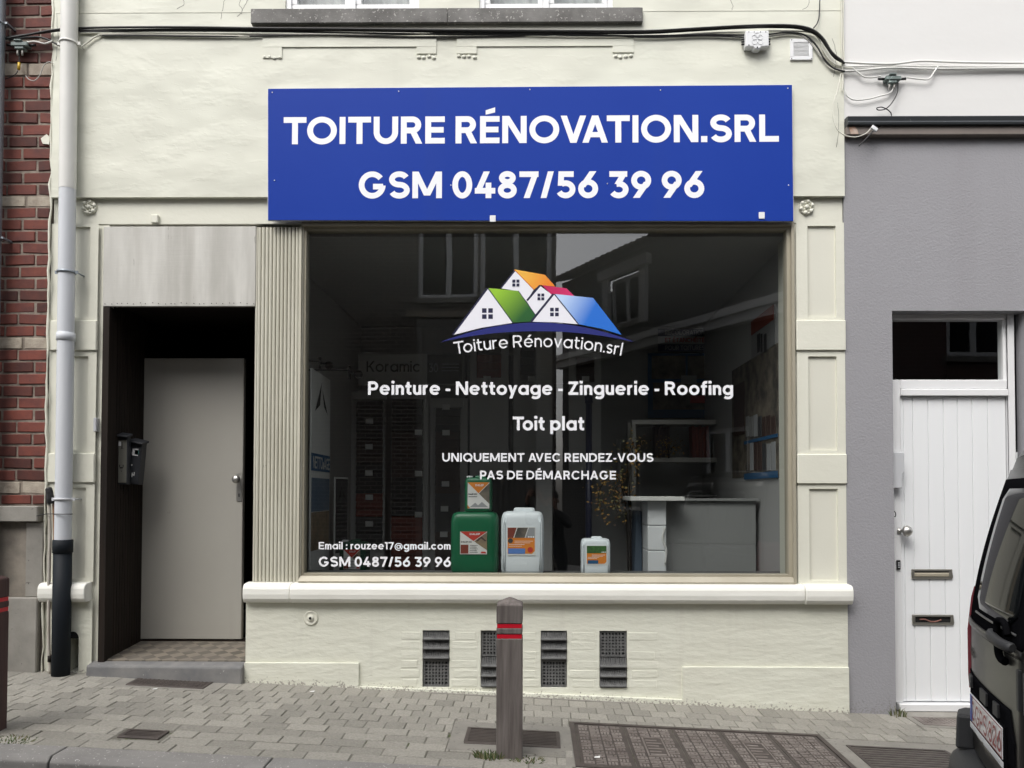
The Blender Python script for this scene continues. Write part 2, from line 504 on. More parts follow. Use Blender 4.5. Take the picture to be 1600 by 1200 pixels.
M['paver'] = mat('concrete_paver', (0.31, 0.295, 0.258), 0.85, var=(85, (0.20, 0.19, 0.165), 0.8), spots=(38, 0.70, (0.15, 0.143, 0.125)), bumps=[(60, 0.5, 0.004), (220, 0.5, 0.0015)], island=(0.80, 1.12))
M['joint'] = mat('paver_joint_sand', (0.10, 0.096, 0.075), 0.95, var=(3, (0.19, 0.18, 0.155), 1.3), spots=(7, 0.62, (0.06, 0.075, 0.025)), bumps=[(90, 0.6, 0.004)])
M['kerb'] = mat('kerb_concrete', (0.225, 0.217, 0.205), 0.85, var=(4, (0.17, 0.163, 0.155), 0.9), spots=(75, 0.63, (0.40, 0.39, 0.37)), bumps=[(70, 0.6, 0.004)])
M['asphalt'] = mat('asphalt', (0.055, 0.055, 0.055), 0.9, var=(2, (0.042, 0.042, 0.042), 0.8), spots=(180, 0.66, (0.14, 0.14, 0.135)), bumps=[(150, 0.8, 0.006)])
M['cement'] = mat('cement_patch', (0.245, 0.232, 0.205), 0.9, spots=(40, .62, (.16, .15, .13)), var=(8, (0.20, 0.19, 0.168), 1.0), bumps=[(60, 0.5, 0.004)])
def checker_mat(name, c1, c2, sc):
    m = bpy.data.materials.new(name)
    m.use_nodes = True
    N, L = m.node_tree.nodes, m.node_tree.links
    b = N['Principled BSDF']
    b.inputs['Roughness'].default_value = .75
    tc = N.new('ShaderNodeTexCoord'); mp = N.new('ShaderNodeMapping'); ck = N.new('ShaderNodeTexChecker')
    mp.inputs['Rotation'].default_value = (0, 0, R(45)); mp.inputs['Scale'].default_value = (1, 1, 0)
    ck.inputs['Scale'].default_value = sc
    no = N.new('ShaderNodeTexNoise'); no.inputs['Scale'].default_value = 7; no.inputs['Detail'].default_value = 6
    q = N.new('ShaderNodeMix'); q.data_type = 'RGBA'
    L.new(tc.outputs['Object'], mp.inputs[0]); L.new(mp.outputs[0], ck.inputs[0]); L.new(tc.outputs['Object'], no.inputs['Vector'])
    ck.inputs[1].default_value = (*c1, 1); ck.inputs[2].default_value = (*c2, 1)
    rm = N.new('ShaderNodeMapRange'); rm.inputs[1].default_value, rm.inputs[2].default_value, rm.inputs[3].default_value, rm.inputs[4].default_value = .35, .65, .15, .7
    L.new(no.outputs[0], rm.inputs[0]); L.new(rm.outputs[0], q.inputs[0])
    L.new(ck.outputs[0], q.inputs[6]); q.inputs[7].default_value = (.15, .132, .11, 1)
    L.new(q.outputs[2], b.inputs['Base Color'])
    return m
M['tile_floor'] = checker_mat('diamond_cement_tiles', (.22, .19, .148), (.085, .075, .06), 13)
M['glass'] = glass_mat('shop_window_glass', 2.02)
M['glass_small'] = glass_mat('window_glass', 1.6)
M['van_glass'] = mat('dark_tinted_glass', (.006, .007, .008), .03, spec=.06)
M['steel_dark'] = mat('dark_seal', (.10, .10, .10), .4)
# ------------------------------------------------------------------ lettering: a geometric sans built from strokes
def arc(cx, cy, rx, ry, a0, a1, n=14):
    return [(cx + rx * math.cos(R(a0 + (a1 - a0) * i / n)), cy + ry * math.sin(R(a0 + (a1 - a0) * i / n))) for i in range(n + 1)]

def glyph(ch, w, XH=0.73):
    """Strokes of a character in units of the cap height: ('r', points) is a ribbon of width w, ('d', x0, y0, x1, y1) a diagonal cut
    horizontally, ('p', outline) a filled outline. Returns (strokes, advance)."""
    h = w / 2
    S = []
    r = lambda *p: S.append(('r', list(p)))
    ra = lambda pts: S.append(('r', pts))
    d = lambda *q: S.append(('d',) + q)
    box = lambda x0, y0, x1, y1: S.append(('p', [(x0, y0), (x1, y0), (x1, y1), (x0, y1)]))
    sb = 0.065
    xo = (XH - w) / 2 + 0.012              # radius of a round small letter's centre line
    if ch == ' ': return S, 0.27
    if ch in 'OQ':
        W_ = 1.07
        ra(arc(W_ / 2, 0.5, W_ / 2 - h, 0.5 + 0.012 - h, 0, 360, 40))
        if ch == 'Q': r((W_ * 0.58, 0.30), (W_ * 0.90, -0.02))
        return S, W_
    if ch in 'CG':
        W_ = 1.0
        ra(arc(0.5, 0.5, 0.5 - h, 0.512 - h, 38, 360 - (38 if ch == 'C' else 2), 34))
        if ch == 'G':
            r((0.53, 0.44), (1.0 - h * 0.9, 0.44))
        return S, W_ + 0.02 if ch == 'G' else W_ - .04
    if ch == 'T': box(0, 1 - w, 0.82, 1); box(0.41 - h, 0, 0.41 + h, 1 - w * 0.5); return S, 0.82
    if ch == 'I': box(0, 0, w, 1); return S, w
    if ch == 'L': box(0, 0, w, 1); box(w * 0.5, 0, 0.70, w); return S, 0.70
    if ch in 'EÉ':
        box(0, 0, w, 1)
        for y in (0, 0.5 - h * 0.95, 1 - w): box(w * 0.5, y, 0.70 if y != 0.5 - h * 0.95 else 0.66, y + w * 0.98)
        if ch == 'É': S.append(('p', [(0.20, 1.05), (0.54, 1.13), (0.54, 1.32), (0.20, 1.21)]))
        return S, 0.70
    if ch == 'H': box(0, 0, w, 1); box(0.86 - w, 0, 0.86, 1); box(w * 0.5, 0.5 - h, 0.86 - w * 0.5, 0.5 + h); return S, 0.86
    if ch == 'F': box(0, 0, w, 1); box(w * .5, 1 - w, .6, 1); box(w * .5, .5 - h, .55, .5 + h); return S, 0.60
    if ch == 'U':
        W_ = 0.88
        ra([(h, 1)] + arc(W_ / 2, W_ / 2 - h + h, W_ / 2 - h, W_ / 2 - h + 0.012, 180, 360, 20) + [(W_ - h, 1)])
        return S, W_
    if ch in 'PRB':
        by = 0.37 if ch == 'P' else 0.42
        ry = (1 - by - w * 0.0) / 2 - h + 0.02
        cy = 1 - h - ry
        bx = 0.73 - h - ry
        box(0, 0, w, 1)
        ra([(w * 0.5, 1 - h)] + arc(bx, cy, ry, ry, 90, -90, 16) + [(w * 0.5, cy - ry)])
        if ch == 'R': d(0.42, cy - ry, 0.655, 0)
        if ch == 'B': ra([(w * .5, h)] + arc(bx, (cy - ry + h) / 2, ry, (cy - ry - h) / 2, -90, 90, 14) + [(w * .5, cy - ry)])
        return S, 0.78 if ch == 'R' else 0.74
    if ch == 'D':
        W_ = 0.91
        box(0, 0, w, 1)
        ra([(w * 0.5, 1 - h)] + arc(W_ - 0.5, 0.5, 0.5 - h, 0.5 - h, 90, -90, 22) + [(w * 0.5, h)])
        return S, W_
    if ch == 'S':
        W_ = 0.78
        rt, rb = (1 - w) / 4 * 0.97 + 0.006, (1 - w) / 4 * 1.03 + 0.006
        yt, yb = 1 + 0.012 - h - rt, h - 0.012 + rb
        ra(arc(W_ / 2, yt, W_ / 2 - h - 0.01, rt, 22, 262, 20) + arc(W_ / 2, yb, W_ / 2 - h, rb, 82, -158, 20))
        return S, W_
    if ch == 'N': box(0, 0, w, 1); box(0.875 - w, 0, 0.875, 1); d(w * 0.62, 1, 0.875 - w * 0.62, 0); return S, 0.875
    if ch == 'M':
        box(0, 0, w, 1); box(1.1 - w, 0, 1.1, 1); d(w * 0.55, 1, 0.55, 0.10); d(1.1 - w * 0.55, 1, 0.55, 0.10)
        return S, 1.1
    if ch == 'V': d(h * 1.08, 1, 0.46, 0); d(0.92 - h * 1.08, 1, 0.46, 0); return S, 0.92
    if ch == 'A': d(0.46, 1, h * 1.08, 0); d(0.46, 1, 0.92 - h * 1.08, 0); box(0.22, 0.2, 0.70, 0.2 + w * 0.9); return S, 0.92
    if ch == 'Z': box(0.01, 1 - w, 0.70, 1); box(0, 0, 0.72, w); d(0.70 - h * 1.35, 1 - w * 0.5, h * 1.35, w * 0.5); return S, 0.72
    if ch == 'K': box(0, 0, w, 1); d(0.66, 1, 0.2, 0.42); d(0.3, 0.55, 0.66, 0); return S, 0.74
    if ch == '/': d(0.36, 1.0, 0.09, 0.0); return S, 0.45
    if ch == '-': box(0, 0.28, 0.34, 0.28 + w * 0.9); return S, 0.34
    if ch == '.': box(0, 0, w * 1.05, w * 1.05); return S, w * 1.05
    if ch == '·': box(0, .45, w * 0.9, .45 + w * 0.9); return S, w
    if ch == ':': box(0, 0, w * 1.02, w * 1.02); box(0, XH - w * 1.3, w * 1.02, XH - w * 0.28); return S, w * 1.02
    if ch == '0': ra(arc(0.37, 0.5, 0.37 - h, 0.512 - h, 0, 360, 36)); return S, 0.74
    if ch == '1': box(0.16, 0, 0.16 + w, 1); S.append(('p', [(0, 0.80), (0.0, 1.0), (0.2, 1.0), (0.2, 0.80)])); return S, 0.16 + w
    if ch == '2':
        ra(arc(0.33, 0.70, 0.33 - h, 0.31 - h, 165, -38, 16) + [(h * 1.2, h)]); box(0, 0, 0.66, w); return S, 0.66
    if ch == '3':
        box(0.03, 1 - w, 0.69, 1); d(0.69 - h * 1.25, 1 - w * 0.5, 0.34, 0.52)
        ra([(0.29, 0.62 - h)] + arc(0.37, 0.31, 0.37 - h, 0.325 - h, 88, -150, 20)); return S, 0.74
    if ch == '4':
        d(0.44, 1, h * 1.05, 0.24); box(0.0, 0.17, 0.76, 0.17 + w); box(0.40, 0, 0.40 + w, 0.58); return S, 0.76
    if ch == '5':
        box(0.10, 1 - w, 0.66, 1); S.append(('p', [(0.07, 0.46), (0.07 + w, 0.46), (0.10 + w, 1), (0.10, 1)]))
        ra(arc(0.36, 0.325, 0.365 - h, 0.337 - h, 125, -155, 22)); return S, 0.73
    if ch in '69':
        q = arc(0.37, 0.345, 0.37 - h, 0.357 - h, 0, 360, 30)
        dd = (0.55, 1, 0.14, 0.40)
        if ch == '9':
            q = [(0.74 - x, 1 - y) for x, y in q]; dd = (0.60, 0.60, 0.19, 0)
        ra(q); d(*dd); return S, 0.74
    if ch == '7': box(0, 1 - w, 0.71, 1); d(0.71 - h * 1.15, 1 - w * 0.5, 0.27, 0); return S, 0.71
    if ch == '8':
        ra(arc(0.35, 0.29, 0.35 - h, 0.302 - h, 0, 360, 30)); ra(arc(0.35, 0.755, 0.31 - h, 0.257 - h, 0, 360, 28)); return S, 0.70
    # small letters
    rr = xo
    c = XH / 2
    D = 2 * rr + w                       # width of a round letter
    if ch == 'o' or ch == 'ò':
        ra(arc(D / 2, c, rr, rr, 0, 360, 32))
        if ch == 'ò': S.append(('p', [(D * 0.2, 1.02), (D * 0.42, 1.02 - 0.1), (D * 0.58, 0.92), (D * 0.45, 1.02)]))
        return S, D
    if ch in 'ce' or ch == 'é':
        a0 = 42 if ch == 'c' else 0
        ra(arc(D / 2, c, rr, rr, a0, 360 - (42 if ch == 'c' else 38), 28))
        if ch != 'c': box(h, c - h * 0.62, D - h * 0.6, c + h * 0.62)
        if ch == 'é': S.append(('p', [(D * 0.36, XH + 0.07), (D * 0.58, XH + 0.07), (D * 0.86, XH + 0.27), (D * 0.58, XH + 0.27)]))
        return S, D * (0.93 if ch == 'c' else 1)
    if ch in 'adgq':
        ra(arc(D / 2, c, rr, rr, 0, 360, 32))
        if ch == 'a': box(D - w, 0, D, XH)
        if ch == 'd': box(D - w, 0, D, 1.02)
        if ch == 'q': box(D - w, -.24, D, XH)
        if ch == 'g':
            ra([(D - h, XH), (D - h, -0.02)] + arc(D / 2, -0.02, rr, 0.20, 0, -145, 16)[1:])
        return S, D
    if ch in 'pb':
        ra(arc(D / 2, c, rr, rr, 0, 360, 32))
        if ch == 'p': box(0, -0.26, w, XH)
        else: box(0, 0, w, 1.02)
        return S, D
    if ch in 'nhr':
        W_ = 0.60 if ch != 'r' else 0.40
        box(0, 0, w, XH if ch != 'h' else 1.02)
        rx = 0.60 / 2 - h
        if ch == 'r': ra(arc(h + rx, XH - h - rx + 0.012, rx, rx, 170, 74, 12))
        else: ra(arc(0.30, XH - h - rx + 0.012, rx, rx, 175, 0, 14) + [(0.60 - h, 0)])
        return S, W_
    if ch == 'm':
        rx = 0.52 / 2 - h
        box(0, 0, w, XH)
        for k in (0, 1):
            x0 = k * (0.52 - w)
            ra(arc(x0 + 0.26, XH - h - rx + 0.012, rx, rx, 175, 0, 12) + [(x0 + 0.52 - h, 0)])
        return S, 2 * 0.52 - w
    if ch == 'u':
        rx = 0.60 / 2 - h
        ra([(h, XH)] + arc(0.30, rx + h - 0.012, rx, rx, 180, 360, 16) + [(0.60 - h, rx)]); box(0.60 - w, 0, 0.60, XH)
        return S, 0.60
    if ch == 'i': box(0, 0, w, XH); box(-0.008, 0.85, w + 0.008, 0.85 + w * 0.98); return S, w
    if ch == 'l': box(0, 0, w, 1.04); return S, w
    if ch == 't':
        ra([(0.10 + h, 0.95), (0.10 + h, 0.22)] + arc(0.10 + h + 0.14, 0.22, 0.14, 0.22 - h, 180, 275, 8)[1:] + [(0.44, h)])
        box(0, XH - w * 0.95, 0.44, XH); return S, 0.45
    if ch == 'f':
        ra([(0.10 + h, 0), (0.10 + h, 0.82)] + arc(0.10 + h + 0.16, 0.82, 0.16, 0.22 - h, 180, 85, 8)[1:] + [(0.46, 1.04 - h)])
        box(0, XH - w * 0.95, 0.43, XH); return S, 0.45
    if ch == 'v': d(h * 1.1, XH, 0.33, 0); d(0.66 - h * 1.1, XH, 0.33, 0); return S, 0.66
    if ch == 'y': d(h * 1.1, XH, 0.34, 0.02); d(0.68 - h * 1.1, XH, 0.20, -0.27); return S, 0.68
    if ch == 'z': box(0.01, XH - w * 0.95, 0.54, XH); box(0, 0, 0.55, w * 0.95); d(0.54 - h * 1.4, XH - w * 0.5, h * 1.4, w * 0.5); return S, 0.55
    if ch == 's':
        W_ = 0.50
        rt = (XH - w) / 4 + 0.006
        ra(arc(W_ / 2, XH + 0.01 - h - rt, W_ / 2 - h, rt, 25, 262, 16) + arc(W_ / 2, h - 0.01 + rt, W_ / 2 - h, rt, 82, -155, 16))
        return S, W_
    if ch == '@':
        wr = w * 0.62
        S.append(('r', arc(0.52, 0.36, 0.52 - wr / 2, 0.52 - wr / 2, -50, 292 - 0, 36), wr))
        S.append(('r', arc(0.50, 0.36, 0.215, 0.215, 0, 360, 24), wr))
        S.append(('p', [(0.70, 0.16), (0.70 + wr, 0.16), (0.70 + wr, 0.60), (0.70, 0.60)]))
        S.append(('r', arc(0.855, 0.30, 0.13, 0.12, 180, 340, 10), wr * 0.9))
        return S, 1.04
    box(0, 0, 0.4, 0.6)
    return S, 0.5

KERN = {'AV': -0.24, 'VA': -0.24, 'AT': -0.14, 'TO': -0.07, 'To': -0.2, 'OV': -0.05, 'LT': -.08, 'PA': -.1, 'yo': -.03, 'oy': -.03, 'ya': -.04, 'N.': 0.0, 'RT': -.02, '/5': 0.0, '7/': 0.0, 'it': -.01}

def text_outline(txt, w=0.2, track=0.105, space=0.30):
    """[(kind, pts)] convex-strip pieces in cap-height units, and the total width."""
    out, x = [], 0.0
    prev = ''
    word = 0
    for ch in txt:
        if ch == ' ': word += 1
        x += KERN.get(prev + ch, 0.0)
        st, adv = glyph(ch, w)
        for k, s in enumerate(st):
            out.append((x, k, s, word))
        x += (space if ch == ' ' else adv + track)
        prev = ch
    return out, x - track

def stroke_quads(s, w):
    if s[0] == 'p': return [s[1]]
    if s[0] == 'd':
        _, x0, y0, x1, y1 = s
        L_ = math.hypot(x1 - x0, y1 - y0)
        hw = w / 2 * L_ / abs(y1 - y0) * 0.99
        if y1 > y0: x0, y0, x1, y1 = x1, y1, x0, y0
        return [[(x1 - hw, y1), (x1 + hw, y1), (x0 + hw, y0), (x0 - hw, y0)]]
    pts = s[1]
    ww = s[2] if len(s) > 2 else w
    closed = math.hypot(pts[0][0] - pts[-1][0], pts[0][1] - pts[-1][1]) < 1e-6
    n = len(pts)
    Ls, Rs = [], []
    for i in range(n):
        a = pts[i - 1] if i else (pts[-2] if closed else None)
        b = pts[i + 1] if i < n - 1 else (pts[1] if closed else None)
        def dr(p, q):
            l = math.hypot(q[0] - p[0], q[1] - p[1]) or 1e-9
            return ((q[0] - p[0]) / l, (q[1] - p[1]) / l)
        d1 = dr(a, pts[i]) if a else None
        d2 = dr(pts[i], b) if b else None
        d1 = d1 or d2
        d2 = d2 or d1
        mx, my = d1[0] + d2[0], d1[1] + d2[1]
        l = math.hypot(mx, my) or 1e-9
        mx, my = mx / l, my / l
        k = 1 / max(0.35, mx * d1[0] + my * d1[1])
        nx, ny = -my * k * ww / 2, mx * k * ww / 2
        Ls.append((pts[i][0] + nx, pts[i][1] + ny)); Rs.append((pts[i][0] - nx, pts[i][1] - ny))
    return [[Rs[i], Rs[i + 1], Ls[i + 1], Ls[i]] for i in range(n - 1)]

def put_text(mb, txt, x0, x1, zb, cap, y, w=0.2, track=0.105, m=0, fn=None, space=0.30, word=None):
    """Letters stretched to span x0..x1 with the baseline at zb, lying just in front of the plane y. fn maps (x, z) to a 3-D point."""
    pieces, tot = text_outline(txt, w, track, space)
    sx = (x1 - x0) / tot
    for gx, k, s, wd_ in pieces:
        if word is not None and wd_ != word: continue
        yy = y - 0.00012 * (k % 5)
        for q in stroke_quads(s, w):
            P = [(x0 + (gx + a) * sx, zb + b * cap) for a, b in q]
            mb.add([fn(a, b, yy) if fn else (a, yy, b) for a, b in P], [tuple(range(len(P)))], m)
# ================================================================== SETTING: road, pavement, kerb
def slope_sheet(mb, x0, x1, y0, y1, dz, m=0, nx=1):
    mb.add([(x0, y0, zg(x0, y0) + dz), (x1, y0, zg(x1, y0) + dz), (x1, y1, zg(x1, y1) + dz), (x0, y1, zg(x0, y1) + dz)], [(0, 1, 2, 3)], m)

KERB_IN, KERB_OUT = -1.245, -1.395
mb = MB()
slope_sheet(mb, -90, 90, -120, 60, -0.42)
tag(mb.build('ground', M['asphalt'], fix=False), kind='structure')
mb = MB()
slope_sheet(mb, -26, 26, -7.9, KERB_OUT - 0.30, -0.135)
tag(mb.build('road', M['asphalt'], fix=False), kind='structure')
# gutter of concrete slabs along the kerb
mb = MB()
for i in range(-12, 16):
    x0, x1 = i * 0.6 + 0.004, i * 0.6 + 0.596
    y0, y1 = KERB_OUT - 0.30, KERB_OUT - 0.004
    mb.hexa([(x, y, zg(x, y) - 0.25) for x, y in ((x0, y0), (x1, y0), (x1, y1), (x0, y1))],
            [(x, y, zg(x, y) - 0.125) for x, y in ((x0, y0), (x1, y0), (x1, y1), (x0, y1))])
tag(mb.build('gutter_strip', M['asphalt'], bevel=0.004), kind='structure')
# kerb stones
mb = MB()
xs = [-8.0 + 1.0 * k + 0.74 for k in range(18)]
for x0 in xs:
    x0, x1 = x0 + 0.004, x0 + 0.996
    b = [(x, y, zg(x, y) - 0.35) for x, y in ((x0, KERB_OUT), (x1, KERB_OUT), (x1, KERB_IN), (x0, KERB_IN))]
    mid = [(x, y, zg(x, y) - 0.02) for x, y in ((x0, KERB_OUT), (x1, KERB_OUT), (x1, KERB_IN), (x0, KERB_IN))]
    t = [(x, y, zg(x, y) + 0.004) for x, y in ((x0, KERB_OUT + 0.025), (x1, KERB_OUT + 0.025), (x1, KERB_IN), (x0, KERB_IN))]
    o = len(mb.v)
    mb.add(b + mid + t, [(0, 3, 2, 1), (0, 1, 5, 4), (1, 2, 6, 5), (2, 3, 7, 6), (3, 0, 4, 7), (4, 5, 9, 8), (5, 6, 10, 9), (6, 7, 11, 10), (7, 4, 8, 11), (8, 9, 10, 11)])
tag(mb.build('kerb', M['kerb'], bevel=0.006, seg=2), kind='structure')
# pavement: bed + individual pavers, leaving room for the covers
COVERS = []          # (x0, x1, y0, y1) left free
cov = (0.205, 1.66, -1.16, -0.470)
COVERS.append(cov)
gr_mid = (-0.37, 0.14, -0.915, -0.66)
COVERS.append((-0.45, 0.16, -1.01, -0.56))
gr_right = (1.745, 2.30, -1.10, -0.635)
COVERS.append((1.66, 2.42, -1.16, -0.53))
gr_door = (-2.545, -2.06, -0.20, 0.0)
COVERS.append((-2.64, -1.97, -0.235, 0.02))
gr_white = (2.42, 2.98, -0.17, 0.01)
COVERS.append((2.38, 3.02, -0.21, 0.02))
gr_small = (-2.11, -1.90, -1.085, -0.965)
COVERS.append((-2.13, -1.88, -1.105, -0.945))
COVERS.append((-0.66, 0.60, -0.035, 0.02))    # cement strip under the vents
mb = MB()
slope_sheet(mb, -9, 9, KERB_IN, 0.2, -0.0045)
tag(mb.build('pavement_bed', M['joint'], fix=False), kind='structure')
mb = MB()
rnd = random.Random(3)
def paver(x0, x1, y0, y1):
    for a, b, c, d in COVERS:
        if x1 > a and x0 < b and y1 > c and y0 < d:
            # keep the part outside the cover if a clean strip remains
            if x0 < a - 0.02 and y1 > c and y0 < d: paver(x0, a - 0.004, y0, y1)
            if x1 > b + 0.02: paver(b + 0.004, x1, y0, y1)
            if y1 > d + 0.02 and x1 > a and x0 < b: paver(max(x0, a), min(x1, b), d + 0.004, y1)
            if y0 < c - 0.02 and x1 > a and x0 < b: paver(max(x0, a), min(x1, b), y0, c - 0.004)
            return
    if x1 - x0 < 0.012 or y1 - y0 < 0.012: return
    j = [rnd.uniform(-0.0022, 0.0022) for _ in range(4)]
    dz = rnd.uniform(-0.002, 0.002)
    q = [(x0 + j[0], y0 + j[1]), (x1 + j[0], y0 + j[1] * .5), (x1 + j[2] * .5, y1 + j[1]), (x0 + j[2], y1 + j[3])]
    t = [(x, y, zg(x, y) + dz + rnd.uniform(-.0012, .0012)) for x, y in q]
    bt = [(x, y, zg(x, y) - 0.03) for x, y in q]
    mb.hexa(bt, t)
y = 0.03
row = 0
while y - 0.115 > -0.86:
    d_ = 0.20 if row == 0 else 0.115          # a header course along the fronts, then short pavers
    off = (row % 2) * 0.054
    x = -5.5 + off
    while x < 5.5:
        w_ = 0.110
        paver(x + 0.0022, x + w_ - 0.0022, y - d_ + 0.0024, y - 0.0024)
        x += w_
    y -= d_
    row += 1
n_left = int(round((y - KERB_IN) / 0.107))
ph = (y - KERB_IN - 0.008) / n_left
for k in range(n_left):
    off = (k % 2) * 0.11 + (k // 2 % 2) * 0.03
    x = -5.5 + off
    while x < 5.5:
        paver(x + 0.003, x + 0.219 - 0.003, y - ph + 0.003, y - 0.003)
        x += 0.219
    y -= ph
tag(mb.build('pavement', M['paver'], bevel=0.0028, seg=1), kind='structure')
mb = MB()
for a, b, c, d, z in ((-0.45, 0.16, -1.01, -0.56, 0.0), (1.66, 2.42, -1.16, -0.53, 0.0), (-2.64, -1.97, -0.235, 0.02, 0.0), (2.38, 3.02, -0.21, 0.02, 0.0),
                      (-0.66, 0.60, -0.035, 0.02, 0.001), (0.16, 0.205, -1.16, -0.56, 0.0)):
    mb.hexa([(x, y, zg(x, y) - 0.05) for x, y in ((a, c), (b, c), (b, d), (a, d))], [(x, y, zg(x, y) + z) for x, y in ((a, c), (b, c), (b, d), (a, d))])
tag(mb.build('pavement_patch', M['cement'], fix=False), kind='structure')

# ---- covers and grates
def on_slope(mb, x0, x1, y0, y1, zb, zt, m=0):
    q = ((x0, y0), (x1, y0), (x1, y1), (x0, y1))
    mb.hexa([(x, y, zg(x, y) + zb) for x, y in q], [(x, y, zg(x, y) + zt) for x, y in q], m)

def frame_on_slope(mb, x0, x1, y0, y1, w, zb, zt, m=0):
    on_slope(mb, x0, x1, y0, y0 + w, zb, zt, m)
    on_slope(mb, x0, x1, y1 - w, y1, zb, zt, m)
    on_slope(mb, x0, x0 + w, y0 + w, y1 - w, zb, zt, m)
    on_slope(mb, x1 - w, x1, y0 + w, y1 - w, zb, zt, m)

t = thing('utility_cover', 'wide cast iron utility cover of five plates in the pavement right of the post', 'manhole cover', (0.93, -0.8, zg(0.93, -0.8)))
mb = MB()
frame_on_slope(mb, *cov, 0.028, -0.03, 0.004)
mb.build('frame', M['cast_iron'], t)
n_pl = 5
pw = (cov[1] - cov[0] - 0.06) / n_pl
for k in range(n_pl):
    a = cov[0] + 0.03 + k * pw
    mb = MB()
    on_slope(mb, a + 0.002, a + pw - 0.002, cov[2] + 0.03, cov[3] - 0.03, -0.03, -0.001)
    mb.build('plate', M['cast_iron'], t)
    mb = MB()
    pa, pb, pc, pd = a + 0.018, a + pw - 0.018, cov[2] + 0.045, cov[3] - 0.045
    ny, nx = 12, 4
    for j in range(ny):
        for i in range(nx):
            x0 = pa + (pb - pa) * i / nx
            x1 = pa + (pb - pa) * (i + 1) / nx - 0.009
            y0 = pc + (pd - pc) * j / ny
            y1 = pc + (pd - pc) * (j + 1) / ny - 0.013
            if k in (1, 3) and 3 <= j <= 8 and i in (1, 2):
                continue
            if (i + j + k) % 3 == 0:
                frame_on_slope(mb, x0, x1, y0, y1, 0.011, -0.001, 0.0035)
                on_slope(mb, (x0 + x1) / 2 - .008, (x0 + x1) / 2 + .008, (y0 + y1) / 2 - .007, (y0 + y1) / 2 + .007, -0.001, 0.0035)
            elif (i * 2 + j + k) % 3 == 1:
                for q in range(3):
                    w3 = (x1 - x0) / 3
                    on_slope(mb, x0 + q * w3, x0 + q * w3 + w3 - .006, y0, y1, -0.001, 0.0035)
            else:
                on_slope(mb, x0, x1, y0, y0 + (y1 - y0) * .36, -0.001, 0.0035)
                on_slope(mb, x0, x1 - .02, y0 + (y1 - y0) * .6, y1, -0.001, 0.0035)
                on_slope(mb, x1 - .014, x1, y0 + (y1 - y0) * .6, y1, -0.001, 0.0035)
    if k in (1, 3):
        xm0, xm1 = pa + (pb - pa) * .26, pa + (pb - pa) * .73
        ym0, ym1 = pc + (pd - pc) * 3.1 / ny, pc + (pd - pc) * 8.8 / ny
        frame_on_slope(mb, xm0, xm1, ym0, ym1, .008, -0.001, 0.003)
        for q in range(6):
            yy = ym0 + .02 + q * (ym1 - ym0 - .03) / 6
            on_slope(mb, xm0 + .016, xm1 - .016 - .02 * (q % 2), yy, yy + .016, -0.001, 0.002)
    mb.build('relief', M['iron_pale'], t)

def grate(name, rect, label, bars, along_x=True, m='cast_iron', group='small iron covers in the pavement', solid=False):
    a, b, c, d = rect
    t = thing(name, label, 'grate', ((a + b) / 2, (c + d) / 2, zg((a + b) / 2, (c + d) / 2)), group)
    mb = MB()
    frame_on_slope(mb, a, b, c, d, 0.02, -0.03, 0.005)
    mb.build('frame', M[m], t, bevel=0.002)
    mb = MB()
    on_slope(mb, a + .02, b - .02, c + .02, d - .02, -0.03, -0.012 if not solid else 0.0, 1)
    for k in range(bars):
        if along_x:
            y0 = c + .02 + (d - c - .04) * k / bars
            on_slope(mb, a + .02, b - .02, y0, y0 + (d - c - .04) / bars * .55, -0.012, 0.004)
        else:
            x0 = a + .02 + (b - a - .04) * k / bars
            on_slope(mb, x0, x0 + (b - a - .04) / bars * .55, c + .02, d - .02, -0.012, 0.004)
    mb.build('bars', [M[m], M['vent_hole']], t)
    return t
grate('drain_grate', gr_mid, 'dark ribbed iron cover behind the foot of the centre wooden post', 9)
grate('drain_grate', gr_right, 'dark ribbed iron cover between the large utility cover and the van', 12)
gd = grate('door_grate', gr_door, 'black mesh grate set in the pavement before the beige door', 7)
mb = MB()
for k in range(16):
    x0 = gr_door[0] + .02 + k * .028
    on_slope(mb, x0, x0 + .008, gr_door[2] + .02, gr_door[3] - .02, -0.01, 0.0045)
mb.build('cross_bars', M['cast_iron'], gd)
gw = grate('door_grate', gr_white, 'pebbly worn grate in the pavement before the white door', 6, m='iron_pale')
mb = MB()
for k in range(20):
    x0 = gr_white[0] + .02 + k * .026
    on_slope(mb, x0, x0 + .012, gr_white[2] + .02, gr_white[3] - .02, -0.01, 0.0045)
mb.build('cross_bars', M['iron_pale'], gw)
sm = grate('valve_cover', gr_small, 'small square valve cover near the kerb by the left post', 4, m='cast_iron', solid=True)

# ================================================================== THE SHOP BUILDING
LX, RX = -3.195, 2.026                      # party lines
shop = thing('shop_building', 'cream painted terraced shop front with a wide dark display window', 'building', (-0.5, 0.3, 0.0))
Z_COR, Z_HEAD = Z(307), Z(347)              # drip edge of the upper wall; head of the openings
ZS0, ZS1 = Z(942), Z(912)                   # moulded sill
# upper wall with two window openings
uw = []
for a, b in ((446, 655), (749, 958)):
    uw.append((X(a, 5), X(b, 5), Z(16.5), Z(16.5) + 1.55))
mb = MB()
panel_holes(mb, LX, RX, Z_COR, 6.9, uw, 0.0, 0.14)
mb.add([(LX, 0, Z_COR), (LX, 0.05, Z_COR), (RX, 0.05, Z_COR), (RX, 0, Z_COR)], [(0, 1, 2, 3)])
mb.add([(LX, 0.5, Z_COR), (LX, 0, Z_COR), (LX, 0, 6.9), (LX, .5, 6.9)], [(0, 1, 2, 3)])
rr0 = random.Random(31)
